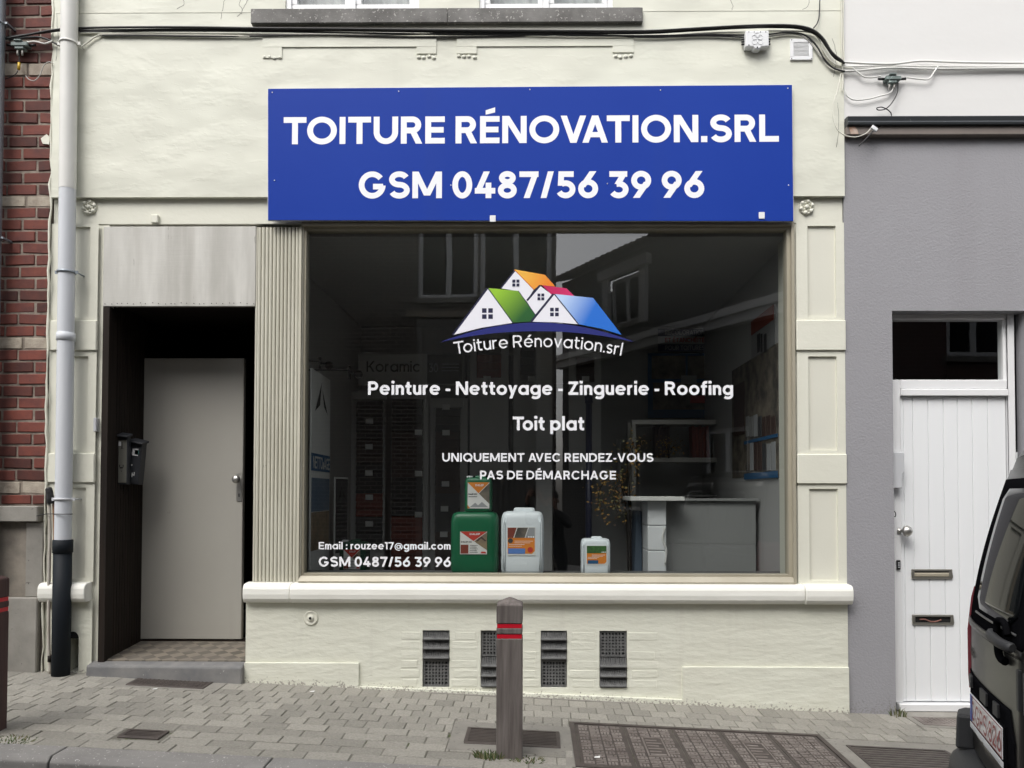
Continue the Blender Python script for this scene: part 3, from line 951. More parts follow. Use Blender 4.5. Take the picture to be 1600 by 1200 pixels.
# old mouldings left over above the sign: two flat label mouldings with drooping ends
def dbox(x0, x1, z0, z1, d):
    mb.prism([(x0, z0), (x1, z0), (x1, z1), (x0, z1)], -d, 0.01)
for a, b, l1, l2, e1, e2 in ((411, 682, 441, 651, 90, 84), (714, 990, 745, 957, 84, 83)):
    dbox(X(a, 65), X(b, 65), Z(73), Z(57), 0.008)
    dbox(X(a, 80), X(l1, 80), Z(e1), Z(73), 0.007)
    dbox(X(l2, 80), X(b, 80), Z(e2), Z(73), 0.007)
    for q in range(4):
        for s0, s1 in ((a, l1), (l2, b)):
            cx = X(s0 + (s1 - s0) * (q + .5) / 4.0, 90)
            mb.ball((cx + rr0.uniform(-.004, .004), -0.001, Z(89 + rr0.uniform(-1.5, 1.5))), .016, .010, .012, nu=7, nv=5)
# hairline course joints in the upper plaster as very shallow steps
mb.prism([(X(88, 10), Z(18)), (X(395, 10), Z(18)), (X(395, 10), Z(17.2)), (X(88, 10), Z(17.2))], -0.002, .002)
mb.prism([(X(1005, 10), Z(18.5)), (X(1318, 10), Z(18.5)), (X(1318, 10), Z(17.5)), (X(1005, 10), Z(17.5))], -0.002, .002)
wall_ = mb.build('wall', M['cream'], shop)
# hairline cracks in the old upper plaster
rc = random.Random(17)
for pts in ([(376, -4), (374, 8), (378, 16), (371, 26)], [(388, -2), (381, 12), (376, 22)], [(352, -3), (349, 10), (345, 30)], [(284, -2), (288, 6), (276, 14)], [(88, 20), (91, 60), (87, 95)],
            [(1141, -3), (1146, 10), (1142, 16)], [(1265, -4), (1262, 10), (1254, 15)], [(1300, 60), (1306, 84), (1302, 120)], [(1309, 160), (1312, 190), (1308, 230)]):
    mb = MB()
    P_ = spline([(W(a, b)[0] + rc.uniform(-.004, .004), -.0002, W(a, b)[1]) for a, b in pts], 4)
    P_ = [(p.x + rc.uniform(-.004, .004), -.0002, p.z) for p in P_]
    mb.tube(P_, .0013, 4)
    mb.build('crack', M['stone'], wall_)
# frieze under the drip edge
mb = MB()
mb.box(LX, RX, 0.035, 0.3, Z_HEAD, Z_COR + .02)
mb.prism([(X(234, 340), Z(346)), (X(245, 340), Z(346)), (X(245, 340), Z(333)), (X(234, 340), Z(333))], 0.012, 0.04)
mb.build('frieze', M['cream_smooth'], shop, bevel=0.004)

def rosette(px, py):
    x, z = W(px, py, 0.02)
    o_ = MB()
    o_.lathe([(0.050, 0), (0.050, 0.008), (0.044, 0.016), (0.036, 0.010), (0.030, 0.008), (0.016, 0.010), (0.014, 0.020), (0.006, 0.026)], (x, 0.036, z), (0, -1, 0), 24)
    for k in range(6):
        a = k * PI / 3 + .3
        o_.ball((x + .038 * math.cos(a), .024, z + .038 * math.sin(a)), .0145, .012, .0145, nu=8, nv=6)
        o_.ball((x + .024 * math.cos(a + .5), .026, z + .024 * math.sin(a + .5)), .007, .009, .007, nu=6, nv=5)
    return o_.build('rosette', M['cream_smooth'], shop)
rosette(138, 323)
rosette(1261, 323)

# pilasters: raised border, sunk panels, two projecting blocks
def pilaster(x0, x1, seed):
    mb = MB()
    top, bot = Z_HEAD, ZS1
    panels = [(Z(495), Z(352)), (Z(703), Z(556)), (Z(906), Z(763))]
    hole = [(x0 + .055 + .02, x1 - .055, a, b) for a, b in panels]
    panel_holes(mb, x0, x1, bot, top, hole, 0.018, 0.015)
    o_ = mb.build('pilaster', M['cream_smooth'], shop)
    for h in hole:
        mb = MB()
        mb.add([(h[0], .033, h[2]), (h[1], .033, h[2]), (h[1], .033, h[3]), (h[0], .033, h[3])], [(0, 1, 2, 3)])
        mb.build('sunk_panel', M['cream_band'], o_)
    for a, b in ((Z(547), Z(500)), (Z(755), Z(709))):
        mb = MB()
        mb.prism([(x0 - .004, a), (x1 + .002, a), (x1 + .002, b), (x0 - .004, b)], 0.004, .03)
        mb.build('block', M['cream_smooth'], o_, bevel=0.004)
    return o_
PLX1 = X(152, 640)
PRX0 = X(1247, 640)
pilaster(LX, PLX1 - .02, 1)
pilaster(PRX0, RX, 2)

# recess returns, doorway
DX0, DX1 = X(162, 640), X(392, 640)
mb = MB()
mb.prism([(PLX1 - .04, zg(PLX1, 0) - .02), (DX0, zg(DX0, 0) - .02), (DX0, Z_HEAD), (PLX1 - .04, Z_HEAD)], 0.0405, 0.30)
mb.build('jamb', M['cream_smooth'], shop, bevel=0.004)
mb = MB()
mb.prism([(X(1240, 640), ZS1), (PRX0 + .03, ZS1), (PRX0 + .03, Z_HEAD), (X(1240, 640), Z_HEAD)], 0.0405, 0.30)
mb.build('jamb', M['cream_smooth'], shop, bevel=0.004)

# lower wall with plinth pieces and four vents
VENTS = [(660, 702), (751, 793), (845, 886), (937, 980)]
vz0, vz1 = Z(1075), Z(986)
LWX0 = X(383, 1000)
mb = MB()
holes = [(X(a, 1030), X(b, 1030), vz0, vz1) for a, b in VENTS]
panel_holes(mb, LWX0, RX, -0.3, ZS0 + .02, holes, 0.010, 0.09, zbot=lambda x: zg(x, 0) - .05)
mb.add([(LWX0, .01, -.3), (LWX0, .01, ZS0), (LWX0, .52, ZS0), (LWX0, .52, -.3)], [(0, 1, 2, 3)])
for a, b, py in ((382, 561, 1037), (1066, 1327.5, 1041)):
    x0, x1 = X(a, 1040), min(X(b, 1040), RX)
    mb.prism([(x0, zg(x0, 0) - .05), (x1, zg(x1, 0) - .05), (x1, Z(py)), (x0, Z(py))], -0.006, .012)
# rough splash foot along the vents, and patched brickwork round them
mb.prism([(X(561, 1080), zg(-1.1, 0) - .05), (X(1066, 1080), zg(1, 0) - .05), (X(1066, 1080), zg(1, 0) + .035), (X(720, 1080), zg(-.4, 0) + .022), (X(561, 1080), zg(-1.1, 0) + .012)], -0.012, .012)
rr_ = random.Random(11)
for k in range(6):
    z0 = vz0 + (vz1 - vz0) * k / 6
    for a, b in ((625, 658), (704, 749), (795, 843), (888, 935), (982, 1030)):
        if rr_.random() < .85:
            x0, x1 = X(a, 1030) + rr_.uniform(0, .03), X(b, 1030) - rr_.uniform(0, .03)
            mb.prism([(x0, z0 + .004), (x1, z0 + .004 + rr_.uniform(-.004, .004)), (x1, z0 + .050), (x0, z0 + .052)], 0.010 - rr_.uniform(.0008, .003), .012)
mb.build('base_wall', M['cream_low'], shop, bevel=0.003)
# foot of the left pilaster, with a boot-scraper niche
mb = MB()
nx0, nx1 = X(103, 1000), X(121, 1000)
panel_holes(mb, LX, PLX1 - .02, -0.1, ZS0 + .01, [(nx0, nx1, zg(-2.95, 0) + .01, Z(1000))], 0.014, 0.16, zbot=lambda x: zg(x, 0) - .03)
mb.build('pilaster_foot', M['cream_low'], shop)
mb = MB()
mb.box(nx0 - .005, nx1 + .005, 0.15, 0.17, zg(-2.95, 0) - .02, Z(995))
mb.build('niche', M['vent_hole'], shop)
mb = MB()
ncx, nr = (nx0 + nx1) / 2, (nx1 - nx0) / 2
zc = Z(1000) - .001
mb.prism([(nx0, zc), (nx1, zc)] + [(ncx + nr * math.cos(R(a)), zc + nr * 1.15 * math.sin(R(a))) for a in range(15, 180, 15)], 0.010, .0145)
mb.build('niche_arch', M['vent_hole'], shop)
# moulded sill
def sill(x0, x1, grow=0.0, name='sill_moulding'):
    h = ZS1 - ZS0
    prof = [(0.05, ZS0), (-.026 - grow, ZS0), (-.036 - grow, ZS0 + h * .10), (-.045 - grow, ZS0 + h * .22), (-.049 - grow, ZS0 + h * .45), (-.047 - grow, ZS0 + h * .72), (-.040 - grow, ZS0 + h * .86), (-.026 - grow, ZS0 + h * .96), (-.010 - grow, ZS1 - .001), (0.05, ZS1 + .004)]
    mb = MB()
    mb.extrude_x(prof[::-1], x0, x1, smooth=False)
    o_ = mb.build(name, M['sill_white'], shop, bevel=0.006, seg=2)
    return o_
sill(X(383, 925) + .0, X(456, 925))
sill(X(456, 925) + .002, X(1254, 925), 0.006)
sill(X(1254, 925) + .002, RX + .012, 0.012)
sill(X(66, 925), X(139, 925), 0.006)
# vents: each two stacked fireclay vent bricks
def vent(a, b, flip):
    x0, x1 = X(a, 1030) + .003, X(b, 1030) - .003
    zm = (vz0 + vz1) / 2 + (0.012 if flip else -.006)
    mb = MB()
    mb.box(x0, x1, 0.055, 0.09, vz0 + .002, vz1 - .002, 1)
    def fins(z0, z1):
        n = 3
        for k in range(n):
            c = z0 + (z1 - z0) * k / n
            d = z0 + (z1 - z0) * (k + 1) / n
            mb.extrude_x([(-.004, c + .004), (.05, c + .03), (.05, d - .002), (.020, c + .03), (-.006, c + .010)], x0, x1)
            nt_ = 15
            for q in range(nt_):
                xx = x0 + (x1 - x0) * (q + .5) / nt_
                mb.hexa([(xx - .003, .002, c + .012), (xx + .003, .002, c + .012), (xx + .003, .05, c + .030), (xx - .003, .05, c + .030)],
                        [(xx - .003, .022, d), (xx + .003, .022, d), (xx + .003, .05, d), (xx - .003, .05, d)])
    def lattice(z0, z1):
        mb.box(x0, x1, .022, .05, z0, z0 + .012)
        mb.box(x0, x1, .022, .05, z1 - .012, z1)
        mb.box(x0, x0 + .012, .022, .05, z0 + .012, z1 - .012)
        mb.box(x1 - .012, x1, .022, .05, z0 + .012, z1 - .012)
        nh, nv_ = 7, 7
        for k in range(1, nh):
            c = z0 + .012 + (z1 - z0 - .024) * k / nh
            mb.box(x0 + .012, x1 - .012, .026, .05, c - .005, c + .005)
        for k in range(1, nv_):
            c = x0 + .012 + (x1 - x0 - .024) * k / nv_
            mb.box(c - .005, c + .005, .024, .048, z0 + .012, z1 - .012)
    if flip:
        lattice(zm + .003, vz1 - .003); fins(vz0 + .003, zm - .003)
    else:
        fins(zm + .003, vz1 - .003); lattice(vz0 + .003, zm - .003)
    o_ = mb.build('vent', [M['vent_dark'], M['vent_hole']], shop)
for k, (a, b) in enumerate(VENTS):
    vent(a, b, k in (1, 3))
# round overflow spout on the base wall
mb = MB()
x, z = W(485, 966)
mb.lathe([(.047, -.001), (.047, .006), (.040, .009), (.034, .004), (.020, .004), (.018, .014), (.010, .014)], (x, .010, z), (0, -1, 0), 24)
o_ = mb.build('overflow_spout', M['cream_smooth'], shop)
mb = MB()
mb.lathe([(.009, 0), (.009, .002)], (x, -.0045, z), (0, -1, 0), 12)
mb.build('hole', M['vent_hole'], o_)

# ---- doorway: step, floor, panelling, transom board, door
BY = 0.50
mb = MB()
x0, x1 = X(140, 1045), LWX0 - .001
mb.hexa([(x0, -.05, zg(x0, 0) - .05), (x1, -.05, zg(x1, 0) - .05), (x1, .04, zg(x1, 0) - .05), (x0, .04, zg(x0, 0) - .05)],
        [(x0, -.042, Z(1040)), (x1, -.042, Z(1040) - .008), (x1, .04, Z(1036.5)), (x0, .04, Z(1036.5))])
mb.build('door_step', M['step_stone'], shop, bevel=0.012, seg=2)
zf0, zf1 = Z(1035) - .004, Z(1001, 300, BY)
mb = MB()
mb.hexa([(DX0, .041, 0), (DX1 + .2, .041, 0), (DX1 + .2, BY + .1, 0), (DX0, BY + .1, 0)], [(DX0, .041, zf0), (DX1 + .2, .041, zf0), (DX1 + .2, BY + .1, zf1 + .005), (DX0, BY + .1, zf1 + .005)])
mb.build('doorway_floor', M['tile_floor'], shop)
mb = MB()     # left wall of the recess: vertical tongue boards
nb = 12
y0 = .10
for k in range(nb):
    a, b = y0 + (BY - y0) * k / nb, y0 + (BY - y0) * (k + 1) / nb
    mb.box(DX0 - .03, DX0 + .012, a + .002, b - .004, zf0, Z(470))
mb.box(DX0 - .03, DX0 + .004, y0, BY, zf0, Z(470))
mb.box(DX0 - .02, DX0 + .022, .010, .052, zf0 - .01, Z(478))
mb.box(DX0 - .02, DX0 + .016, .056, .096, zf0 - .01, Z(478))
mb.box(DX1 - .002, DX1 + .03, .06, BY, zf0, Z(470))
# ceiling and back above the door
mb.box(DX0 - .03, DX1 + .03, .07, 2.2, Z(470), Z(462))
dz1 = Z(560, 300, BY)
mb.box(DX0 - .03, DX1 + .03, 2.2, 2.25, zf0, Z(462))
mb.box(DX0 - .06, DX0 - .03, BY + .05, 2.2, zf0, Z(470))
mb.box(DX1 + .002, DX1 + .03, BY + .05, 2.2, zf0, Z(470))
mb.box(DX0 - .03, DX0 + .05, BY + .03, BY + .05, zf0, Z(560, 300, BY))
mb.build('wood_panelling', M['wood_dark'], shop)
mb = MB()
mb.box(DX0 + .006, DX0 + .009, .054, .060, Z(880), Z(742))
mb.build('orange_wire', mat('orange_wire', (0.45, 0.16, 0.06), .5), shop)
mb = MB()
tx0, tx1 = X(158, 410), X(397.5, 410)
mb.box(tx0, tx1, .024, .048, Z(477), Z(351))
o_ = mb.build('transom_board', M['transom'], shop, bevel=.003)
for k in range(26):
    mb = MB()
    xx = tx0 + .02 + (tx1 - tx0 - .04) * k / 25 + random.uniform(-.01, .01)
    mb.lathe([(.0035, 0), (.003, .003)], (xx, .0245, Z(472) + random.uniform(-.006, .004)), (0, -1, 0), 6)
    mb.build('nail', M['dark_metal'], o_)
ddx0, ddx1 = X(219, 800, BY), X(380, 800, BY)
mb = MB()
mb.box(ddx0 + .008, ddx1, BY - .012, BY + .03, zf1 + .012, dz1)
door = mb.build('door', M['door_beige'], shop, bevel=.004)
mb = MB()
mb.box(ddx0 - .022, ddx0 + .005, BY - .004, BY + .04, zf1 + .002, dz1 + .012)
mb.build('door_frame', M['door_beige'], shop, bevel=.003)
mb = MB()
mb.box(ddx0 - .02, ddx1 + .05, BY - .01, BY + .04, zf1 - .002, zf1 + .006)
mb.build('threshold', M['wood_dark'], shop)
mb = MB()
hx, hz0, hz1 = X(375, 760, BY), Z(783, 375, BY), Z(740, 375, BY)
mb.box(hx - .019, hx + .019, BY - .017, BY - .012, hz0, hz1)
mb.lathe([(.010, 0), (.010, .03), (.026, .038), (.030, .05), (.022, .062), (.004, .068)], (hx - .004, BY - .017, Z(749, 375, BY)), (0, -1, 0), 18)
mb.box(hx - .004, hx + .004, BY - .0185, BY - .0165, hz0 + .03, hz0 + .055, 1)
mb.build('door_knob', [M['steel'], M['black']], door)

# ---- fluted cladding left of the window
mb = MB()
fx0, fx1 = X(397.5, 640), X(463, 640)
nf = 11
prof = []
for k in range(nf):
    p = (fx1 - fx0) / nf
    xx = fx0 + k * p
    prof += [(xx, .040), (xx + p * .12, .030), (xx + p * .45, .027), (xx + p * .80, .030), (xx + p * .92, .040)]
prof.append((fx1, .040))
zb, zt = ZS1 + .004, Z(352)
rows = [[(a, b, zb) for a, b in prof], [(a, b, zt) for a, b in prof]]
mb.grid(rows, smooth=False)
mb.box(fx0 - .012, fx0, .03, .12, zb, zt)
mb.box(fx1, X(470, 640), .024, .12, zb, zt)
mb.build('fluted_cladding', M['flute'], shop, fix=True)

# ---- shop window: frame, pane, lettering
GYP = 0.075
gx0, gx1, gz0, gz1 = X(478, 640, .06), X(1229, 640, .06), Z(896, 830, .06), Z(361, 830, .06)
ox0, ox1, oz0, oz1 = X(470.5, 640, .03), X(1241, 640, .03), Z(911, 830, .03), Z(347.5, 830, .03)
mb = MB()
def bar(x0, x1, z0, z1, y0, y1):
    mb.box(x0, x1, y0, y1, z0, z1)
# outer frame, then an inner bead standing further back
bar(ox0, gx0 - .022, oz0, oz1, .006, .12)
bar(gx1 + .022, ox1, oz0, oz1, .006, .12)
bar(gx0 - .022, gx1 + .022, gz1 + .018, oz1, .006, .12)
mb.extrude_x([(.12, oz0), (.000, oz0 + .002), (.000, oz0 + .012), (.022, gz0 - .016), (.12, gz0 - .016)], gx0 - .022, gx1 + .022)
bar(gx0 - .022, gx0, gz0 - .016, gz1 + .018, .036, .11)
bar(gx1, gx1 + .022, gz0 - .016, gz1 + .018, .036, .11)
bar(gx0, gx1, gz1, gz1 + .018, .036, .11)
bar(gx0, gx1, gz0 - .016, gz0, .034, .11)
win = mb.build('shop_window', M['alu_tan'], shop, bevel=.003)
mb = MB()
mb.add([(gx0 - .005, GYP, gz0 - .005), (gx1 + .005, GYP, gz0 - .005), (gx1 + .005, GYP, gz1 + .005), (gx0 - .005, GYP, gz1 + .005)], [(0, 1, 2, 3)])
pane = mb.build('pane', M['glass'], win, fix=False)
YL = GYP - .0015
def wtext(name, txt, px0, px1, pyb, pyt, w=.2, track=.105, space=.3):
    cx = (px0 + px1) / 2
    zb_, zt_ = Z(pyb, cx, YL), Z(pyt, cx, YL)
    for k in range(txt.count(' ') + 1):       # one vinyl piece per word
        mb = MB()
        put_text(mb, txt, X(px0, pyb, YL), X(px1, pyb, YL), zb_, zt_ - zb_, YL, w, track, space=space, word=k)
        mb.build(name, M['letter_white'], win, fix=False)
wtext('services_lettering', 'Peinture - Nettoyage - Zinguerie - Roofing', 575, 1145.5, 617, 596, .200, .10)
wtext('roof_lettering', 'Toit plat', 801, 913, 672.5, 651, .200, .10)
wtext('appointment_lettering', 'UNIQUEMENT AVEC RENDEZ-VOUS', 691, 1021, 721.5, 708, .195, .138, .30)
wtext('notice_lettering', 'PAS DE DÉMARCHAGE', 750, 962.5, 749, 735.5, .195, .138, .30)
wtext('email_lettering', 'Email : rouzee17@gmail.com', 498, 704, 858.5, 847, .19, .105)
wtext('phone_lettering', 'GSM 0487/56 39 96', 498, 704.5, 885.5, 870, .20, .115)

# the roofs emblem: four gabled houses on a dark arc, with its name bent along the arc
navy = mat('navy_ink', (0.012, 0.013, 0.05), .4)
arc_blue = mat('dark_blue_ink', (0.012, 0.018, 0.17), .4)
house_white = mat('house_white_ink', (0.82, 0.82, 0.88), .4)
def lp(zx, zy):      # a point measured on the enlarged emblem -> photograph pixels
    return 690 + zx * 300 / 1600.0, 410 + zy * 300 / 1600.0
def ly(pts, y):
    out = []
    for a, b in pts:
        px, py = lp(a, b)
        x_, z_ = W(px, py, YL)
        out.append((x_, y, z_))
    return out
mb = MB()
# white gable walls, from the back house to the front ones
E = .00025
lay = lambda k: YL - E * k
def poly(pts, k, m): mb.poly(ly(pts, lay(k)), m)
poly([(612, 72), (770, 225), (706, 322), (640, 240), (494, 216)], 1, 0)
poly([(820, 196), (918, 268), (780, 436), (708, 322)], 3, 0)
poly([(384, 216), (592, 504), (330, 545), (92, 606)], 6, 0)
poly([(938, 268), (1140, 516), (960, 500), (750, 494)], 6, 0)
# roof slopes
poly([(606, 58), (862, 104), (948, 202), (826, 188), (768, 226)], 2, 1)
poly([(836, 190), (1040, 216), (1110, 284), (940, 262), (914, 268)], 4, 2)
poly([(390, 214), (640, 238), (782, 440), (742, 494), (598, 502)], 5, 3)
poly([(944, 264), (1262, 296), (1500, 604), (1330, 552), (1144, 516)], 7, 4)
# dark edges of the gables
def edge(a, b, w, k, m=5):
    dx, dy = b[0] - a[0], b[1] - a[1]
    l = math.hypot(dx, dy)
    nx_, ny_ = -dy / l * w / 2, dx / l * w / 2
    poly([(a[0] + nx_, a[1] + ny_), (b[0] + nx_, b[1] + ny_), (b[0] - nx_, b[1] - ny_), (a[0] - nx_, a[1] - ny_)], k, m)
edge((612, 66), (494, 214), 12, 3)
edge((384, 214), (92, 606), 14, 8)
edge((386, 216), (594, 504), 7, 8)
edge((820, 192), (712, 318), 16, 5)
edge((932, 264), (746, 494), 18, 8)
edge((942, 268), (1142, 518), 9, 8)
edge((640, 238), (782, 438), 5, 8)
edge((606, 60), (768, 226), 6, 4, 6)
# windows, four panes each
for cx, cy, s in ((619, 173, 29), (382, 427, 45), (827, 288, 28), (940, 414, 36)):
    for i in (-1, 1):
        for j in (-1, 1):
            a, b = cx + i * s * .58, cy + j * s * .56
            q = s * .42
            poly([(a - q, b - q), (a + q, b - q), (a + q, b + q), (a - q, b + q)], 9, 5)
# the arc
up, lo = [], []
for k in range(33):
    t_ = k / 32
    xx = 0 + 1600 * t_
    u = (t_ - .5) * 2
    topy = 500 + 160 * abs(u) ** 1.9
    th = 72 * (1 - abs(u) ** 1.7)
    up.append((xx, topy)); lo.append((xx, topy + th + 2))
for k in range(32):
    poly([up[k], lo[k], lo[k + 1], up[k + 1]], 3, 7)
orange = gradient_mat('orange_roof_ink', (0.86, 0.47, 0.06), (0.80, 0.22, 0.01), ly([(690, 80)], YL)[0], ly([(900, 190)], YL)[0])
pink = gradient_mat('crimson_roof_ink', (0.50, 0.008, 0.09), (0.62, 0.02, 0.14), ly([(860, 200)], YL)[0], ly([(1090, 270)], YL)[0])
green = gradient_mat('green_roof_ink', (0.30, 0.56, 0.03), (0.012, 0.10, 0.018), ly([(470, 235)], YL)[0], ly([(690, 430)], YL)[0])
blue = gradient_mat('blue_roof_ink', (0.50, 0.66, 0.92), (0.012, 0.15, 0.62), ly([(1010, 290)], YL)[0], ly([(1250, 420)], YL)[0])
mb.build('house_emblem', [house_white, orange, pink, green, blue, navy, mat('orange_edge_ink', (.6, .12, .01), .4), arc_blue], win, fix=False)
mb = MB()
ax0, _ = W(*lp(115, 0), YL)
ax1, _ = W(*lp(1495, 0), YL)
sc_ = (ax1 - ax0) / 1380
def bend(a, b, y):
    u = (a - ax0) / (ax1 - ax0)
    t_ = u * 2 - 1
    base_px = 705 + 72 * abs(t_) ** 2.0 if t_ > 0 else 705 + 62 * abs(t_) ** 2.0
    slope = (2 * 72 * t_ / 690) if t_ > 0 else (2 * 62 * t_ / 690)
    zc_ = W(*lp(800, base_px), YL)[1]
    return (a + b * slope * .9, y, zc_ + b)
put_text(mb, 'Toiture Rénovation.srl', ax0, ax1, 0.0, W(*lp(800, 596), YL)[1] - W(*lp(800, 698), YL)[1], YL - .0004, .125, .12, fn=bend, space=.3)
mb.build('emblem_lettering', M['letter_white'], win, fix=False)

# ---- upper windows
def upper_window(h):
    x0, x1, z0, z1 = h
    mb = MB()
    xm = (x0 + x1) / 2
    y0, y1 = .012, .08
    w_ = .035
    mb.box(x0, x1, y0 - .006, y1, z0, z0 + .022)
    mb.box(x0, x1, y0, y1, z1 - w_, z1)
    mb.box(x0, x0 + w_, y0, y1, z0 + .022, z1 - w_)
    mb.box(x1 - w_, x1, y0, y1, z0 + .022, z1 - w_)
    mb.box(xm - .02, xm + .02, y0, y1, z0 + .022, z1 - w_)
    fr_ = mb.build('upper_window', M['frame_white'], shop, bevel=.003)
    for a, b in ((x0 + w_, xm - .02), (xm + .02, x1 - w_)):
        mb = MB()
        s_ = .035
        mb.box(a + .003, b - .003, y0 + .012, y1, z0 + .026, z0 + .026 + s_)
        mb.box(a + .003, b - .003, y0 + .012, y1, z1 - w_ - s_, z1 - w_ - .003)
        mb.box(a + .003, a + s_, y0 + .012, y1, z0 + .026 + s_, z1 - w_ - s_)
        mb.box(b - s_, b - .003, y0 + .012, y1, z0 + .026 + s_, z1 - w_ - s_)
        mb.build('casement', M['frame_white'], fr_, bevel=.003)
        mb = MB()
        mb.add([(a + s_ - .004, y1 - .02, z0 + .05), (b - s_ + .004, y1 - .02, z0 + .05), (b - s_ + .004, y1 - .02, z1 - .06), (a + s_ - .004, y1 - .02, z1 - .06)], [(0, 1, 2, 3)])
        mb.build('pane', M['glass_small'], fr_, fix=False)
    mb = MB()
    mb.box(x0 - .2, x1 + .2, .75, .8, z0 - .3, z1 + .3)
    mb.box(x0 - .2, x1 + .2, .14, .8, z0 - .12, z0 - .1)
    mb.build('room', M['curtain'], fr_)
    mb = MB()
    n = 40
    mb.grid([[(x0 + .03 + (x1 - x0 - .06) * k / n, .20 + .018 * math.sin(k * 1.7), zz_) for k in range(n + 1)] for zz_ in (z0 + .05, z1)])
    mb.build('net_curtain', M['curtain'], fr_, fix=False)
M['curtain'] = mat('net_curtain', (.55, .56, .56), .9, var=(3, (.40, .42, .43), .8))
for h in uw:
    upper_window(h)
mb = MB()
sx0, sx1 = X(394, 28), X(1003.5, 28)
xs_ = [sx0, X(700, 28), sx1]
for a, b in zip(xs_, xs_[1:]):
    mb.prism([(a + .001, Z(39)), (b - .001, Z(39)), (b - .001, Z(16)), (a + .001, Z(16))], -.03, .05)
mb.build('stone_sill', M['stone'], shop, bevel=.004)
# body of the building behind the front: roof, back and the ceiling over the shop
mb = MB()
mb.box(LX + .01, RX - .01, 3.2, 3.3, -.3, 6.9)
mb.box(LX + .01, RX - .01, .16, 3.2, 3.6, 3.65)
mb.box(RX - .04, RX - .002, .055, 3.2, -.3, 6.9)
mb.box(LX + .002, LX + .05, .055, 3.2, -.3, 6.9)
mb.build('back_wall', M['cream_smooth'], shop)
mb = MB()
mb.hexa([(LX - .05, -.25, 6.88), (RX + .05, -.25, 6.88), (RX + .05, 3.4, 8.6), (LX - .05, 3.4, 8.6)], [(LX - .05, -.25, 7.0), (RX + .05, -.25, 7.0), (RX + .05, 3.4, 8.72), (LX - .05, 3.4, 8.72)])
mb.build('roof', M['gutter_brown'], shop)

# ================================================================== THE SIGN
Ysg = -.03
s = [W(418.7, 138.5, Ysg), W(1237.5, 132.5, Ysg), W(1239.7, 345.5, Ysg), W(418.7, 344, Ysg)]   # TL TR BR BL
sign = thing('shop_sign', 'large blue shop sign panel with white capital lettering above the window', 'sign', (s[3][0], Ysg, s[3][1]))
mb = MB()
mb.prism([s[3], s[2], s[1], s[0]], Ysg, Ysg + .018)
mb.build('panel', [M['sign_blue']], sign, bevel=.001)
mb = MB()   # pale cut edge of the panel, just behind its face
o2 = .0035
mb.prism([(s[3][0] - o2, s[3][1] - .001), (s[2][0] + o2, s[2][1] - .001), (s[1][0] + o2, s[1][1] + o2), (s[0][0] - o2, s[0][1] + o2)], Ysg + .004, Ysg + .016)
mb.build('backing', M['plastic_white'], sign)
for nm, txt, px0, px1, yb0, yb1, cap, wd in (('name_lettering', 'TOITURE RÉNOVATION.SRL', 443, 1217, 225.6, 221.5, 43.5, .212), ('phone_lettering', 'GSM 0487/56 39 96', 560.5, 1100.5, 310, 309, 42.5, .212)):
    x0, x1 = X(px0, yb0, Ysg), X(px1, yb1, Ysg)
    z0, z1 = Z(yb0, px0, Ysg), Z(yb1, px1, Ysg)
    cp = cap / 1190 * (DIST + Ysg)
    for k in range(txt.count(' ') + 1):
        mb = MB()
        put_text(mb, txt, x0, x1, 0, cp, Ysg - .0008, wd, .097, fn=lambda a, b, y: (a, y, z0 + (z1 - z0) * (a - x0) / (x1 - x0) + b), space=.29, word=k)
        mb.build(nm, M['letter_white'], sign, fix=False)
for px, py in ((425.5, 144.5), (623, 143), (828, 140), (1032, 141), (1231, 138), (429, 282), (704.5, 289.5), (949, 287), (1232, 289.5)):
    x, z = W(px, py, Ysg)
    mb = MB()
    mb.lathe([(.0042, 0), (.0038, .003), (.001, .0035)], (x, Ysg, z), (0, -1, 0), 10)
    mb.build('screw', M['plastic_white'], sign)
for px, py in ((770, 342), (1190, 337)):
    x, z = W(px, py, Ysg)
    mb = MB()
    mb.box(x - .019, x + .019, Ysg - .006, Ysg + .0, z - .022, z + .022)
    mb.build('clip', M['frame_white'], sign, bevel=.002)
# ================================================================== SHOP INTERIOR (part of the building) and what stands in it
def imat(name, col, **k): return mat(name, col, k.pop('rough', .7), **k)
M['room'] = imat('interior_wall', (.42, .42, .415), var=(1.5, (.38, .38, .375), .6))
M['room_floor'] = imat('interior_floor', (.10, .10, .10), rough=.5)
M['board_grey'] = imat('display_board', (.56, .56, .55))
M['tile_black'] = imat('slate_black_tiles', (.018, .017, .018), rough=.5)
M['tile_brown'] = imat('brown_tiles', (.055, .032, .026), rough=.6)
M['tile_red'] = imat('red_clay_tiles', (.20, .035, .018), rough=.6)
M['tile_grey'] = imat('anthracite_tiles', (.045, .047, .05), rough=.55)
M['tag_white'] = imat('price_card', (.74, .74, .73))
M['ink_black'] = imat('black_print', (.01, .01, .01))
M['ink_grey'] = imat('grey_print', (.30, .31, .32))
M['ink_blue'] = imat('blue_print', (.012, .085, .20))
M['ink_navy'] = imat('navy_print', (.03, .035, .085))
M['ink_red'] = imat('red_print', (.50, .035, .02))
M['ink_orange'] = imat('orange_print', (.70, .22, .02))
M['ink_green'] = imat('green_print', (.05, .16, .03), var=(60, (.02, .07, .015), 1))
M['photo_dark'] = imat('printed_photo_dark', (.05, .045, .04), var=(7, (.20, .17, .13), 1.2))
M['photo_blue'] = imat('printed_photo_sky', (.07, .13, .22), var=(4, (.14, .19, .25), 1))
M['photo_sand'] = imat('printed_photo_sand', (.30, .22, .13), var=(15, (.17, .13, .09), 1))
M['paper'] = imat('white_paper', (.70, .70, .68))
M['block_white'] = imat('painted_block', (.74, .76, .775), bumps=[(16, .35, .006)])
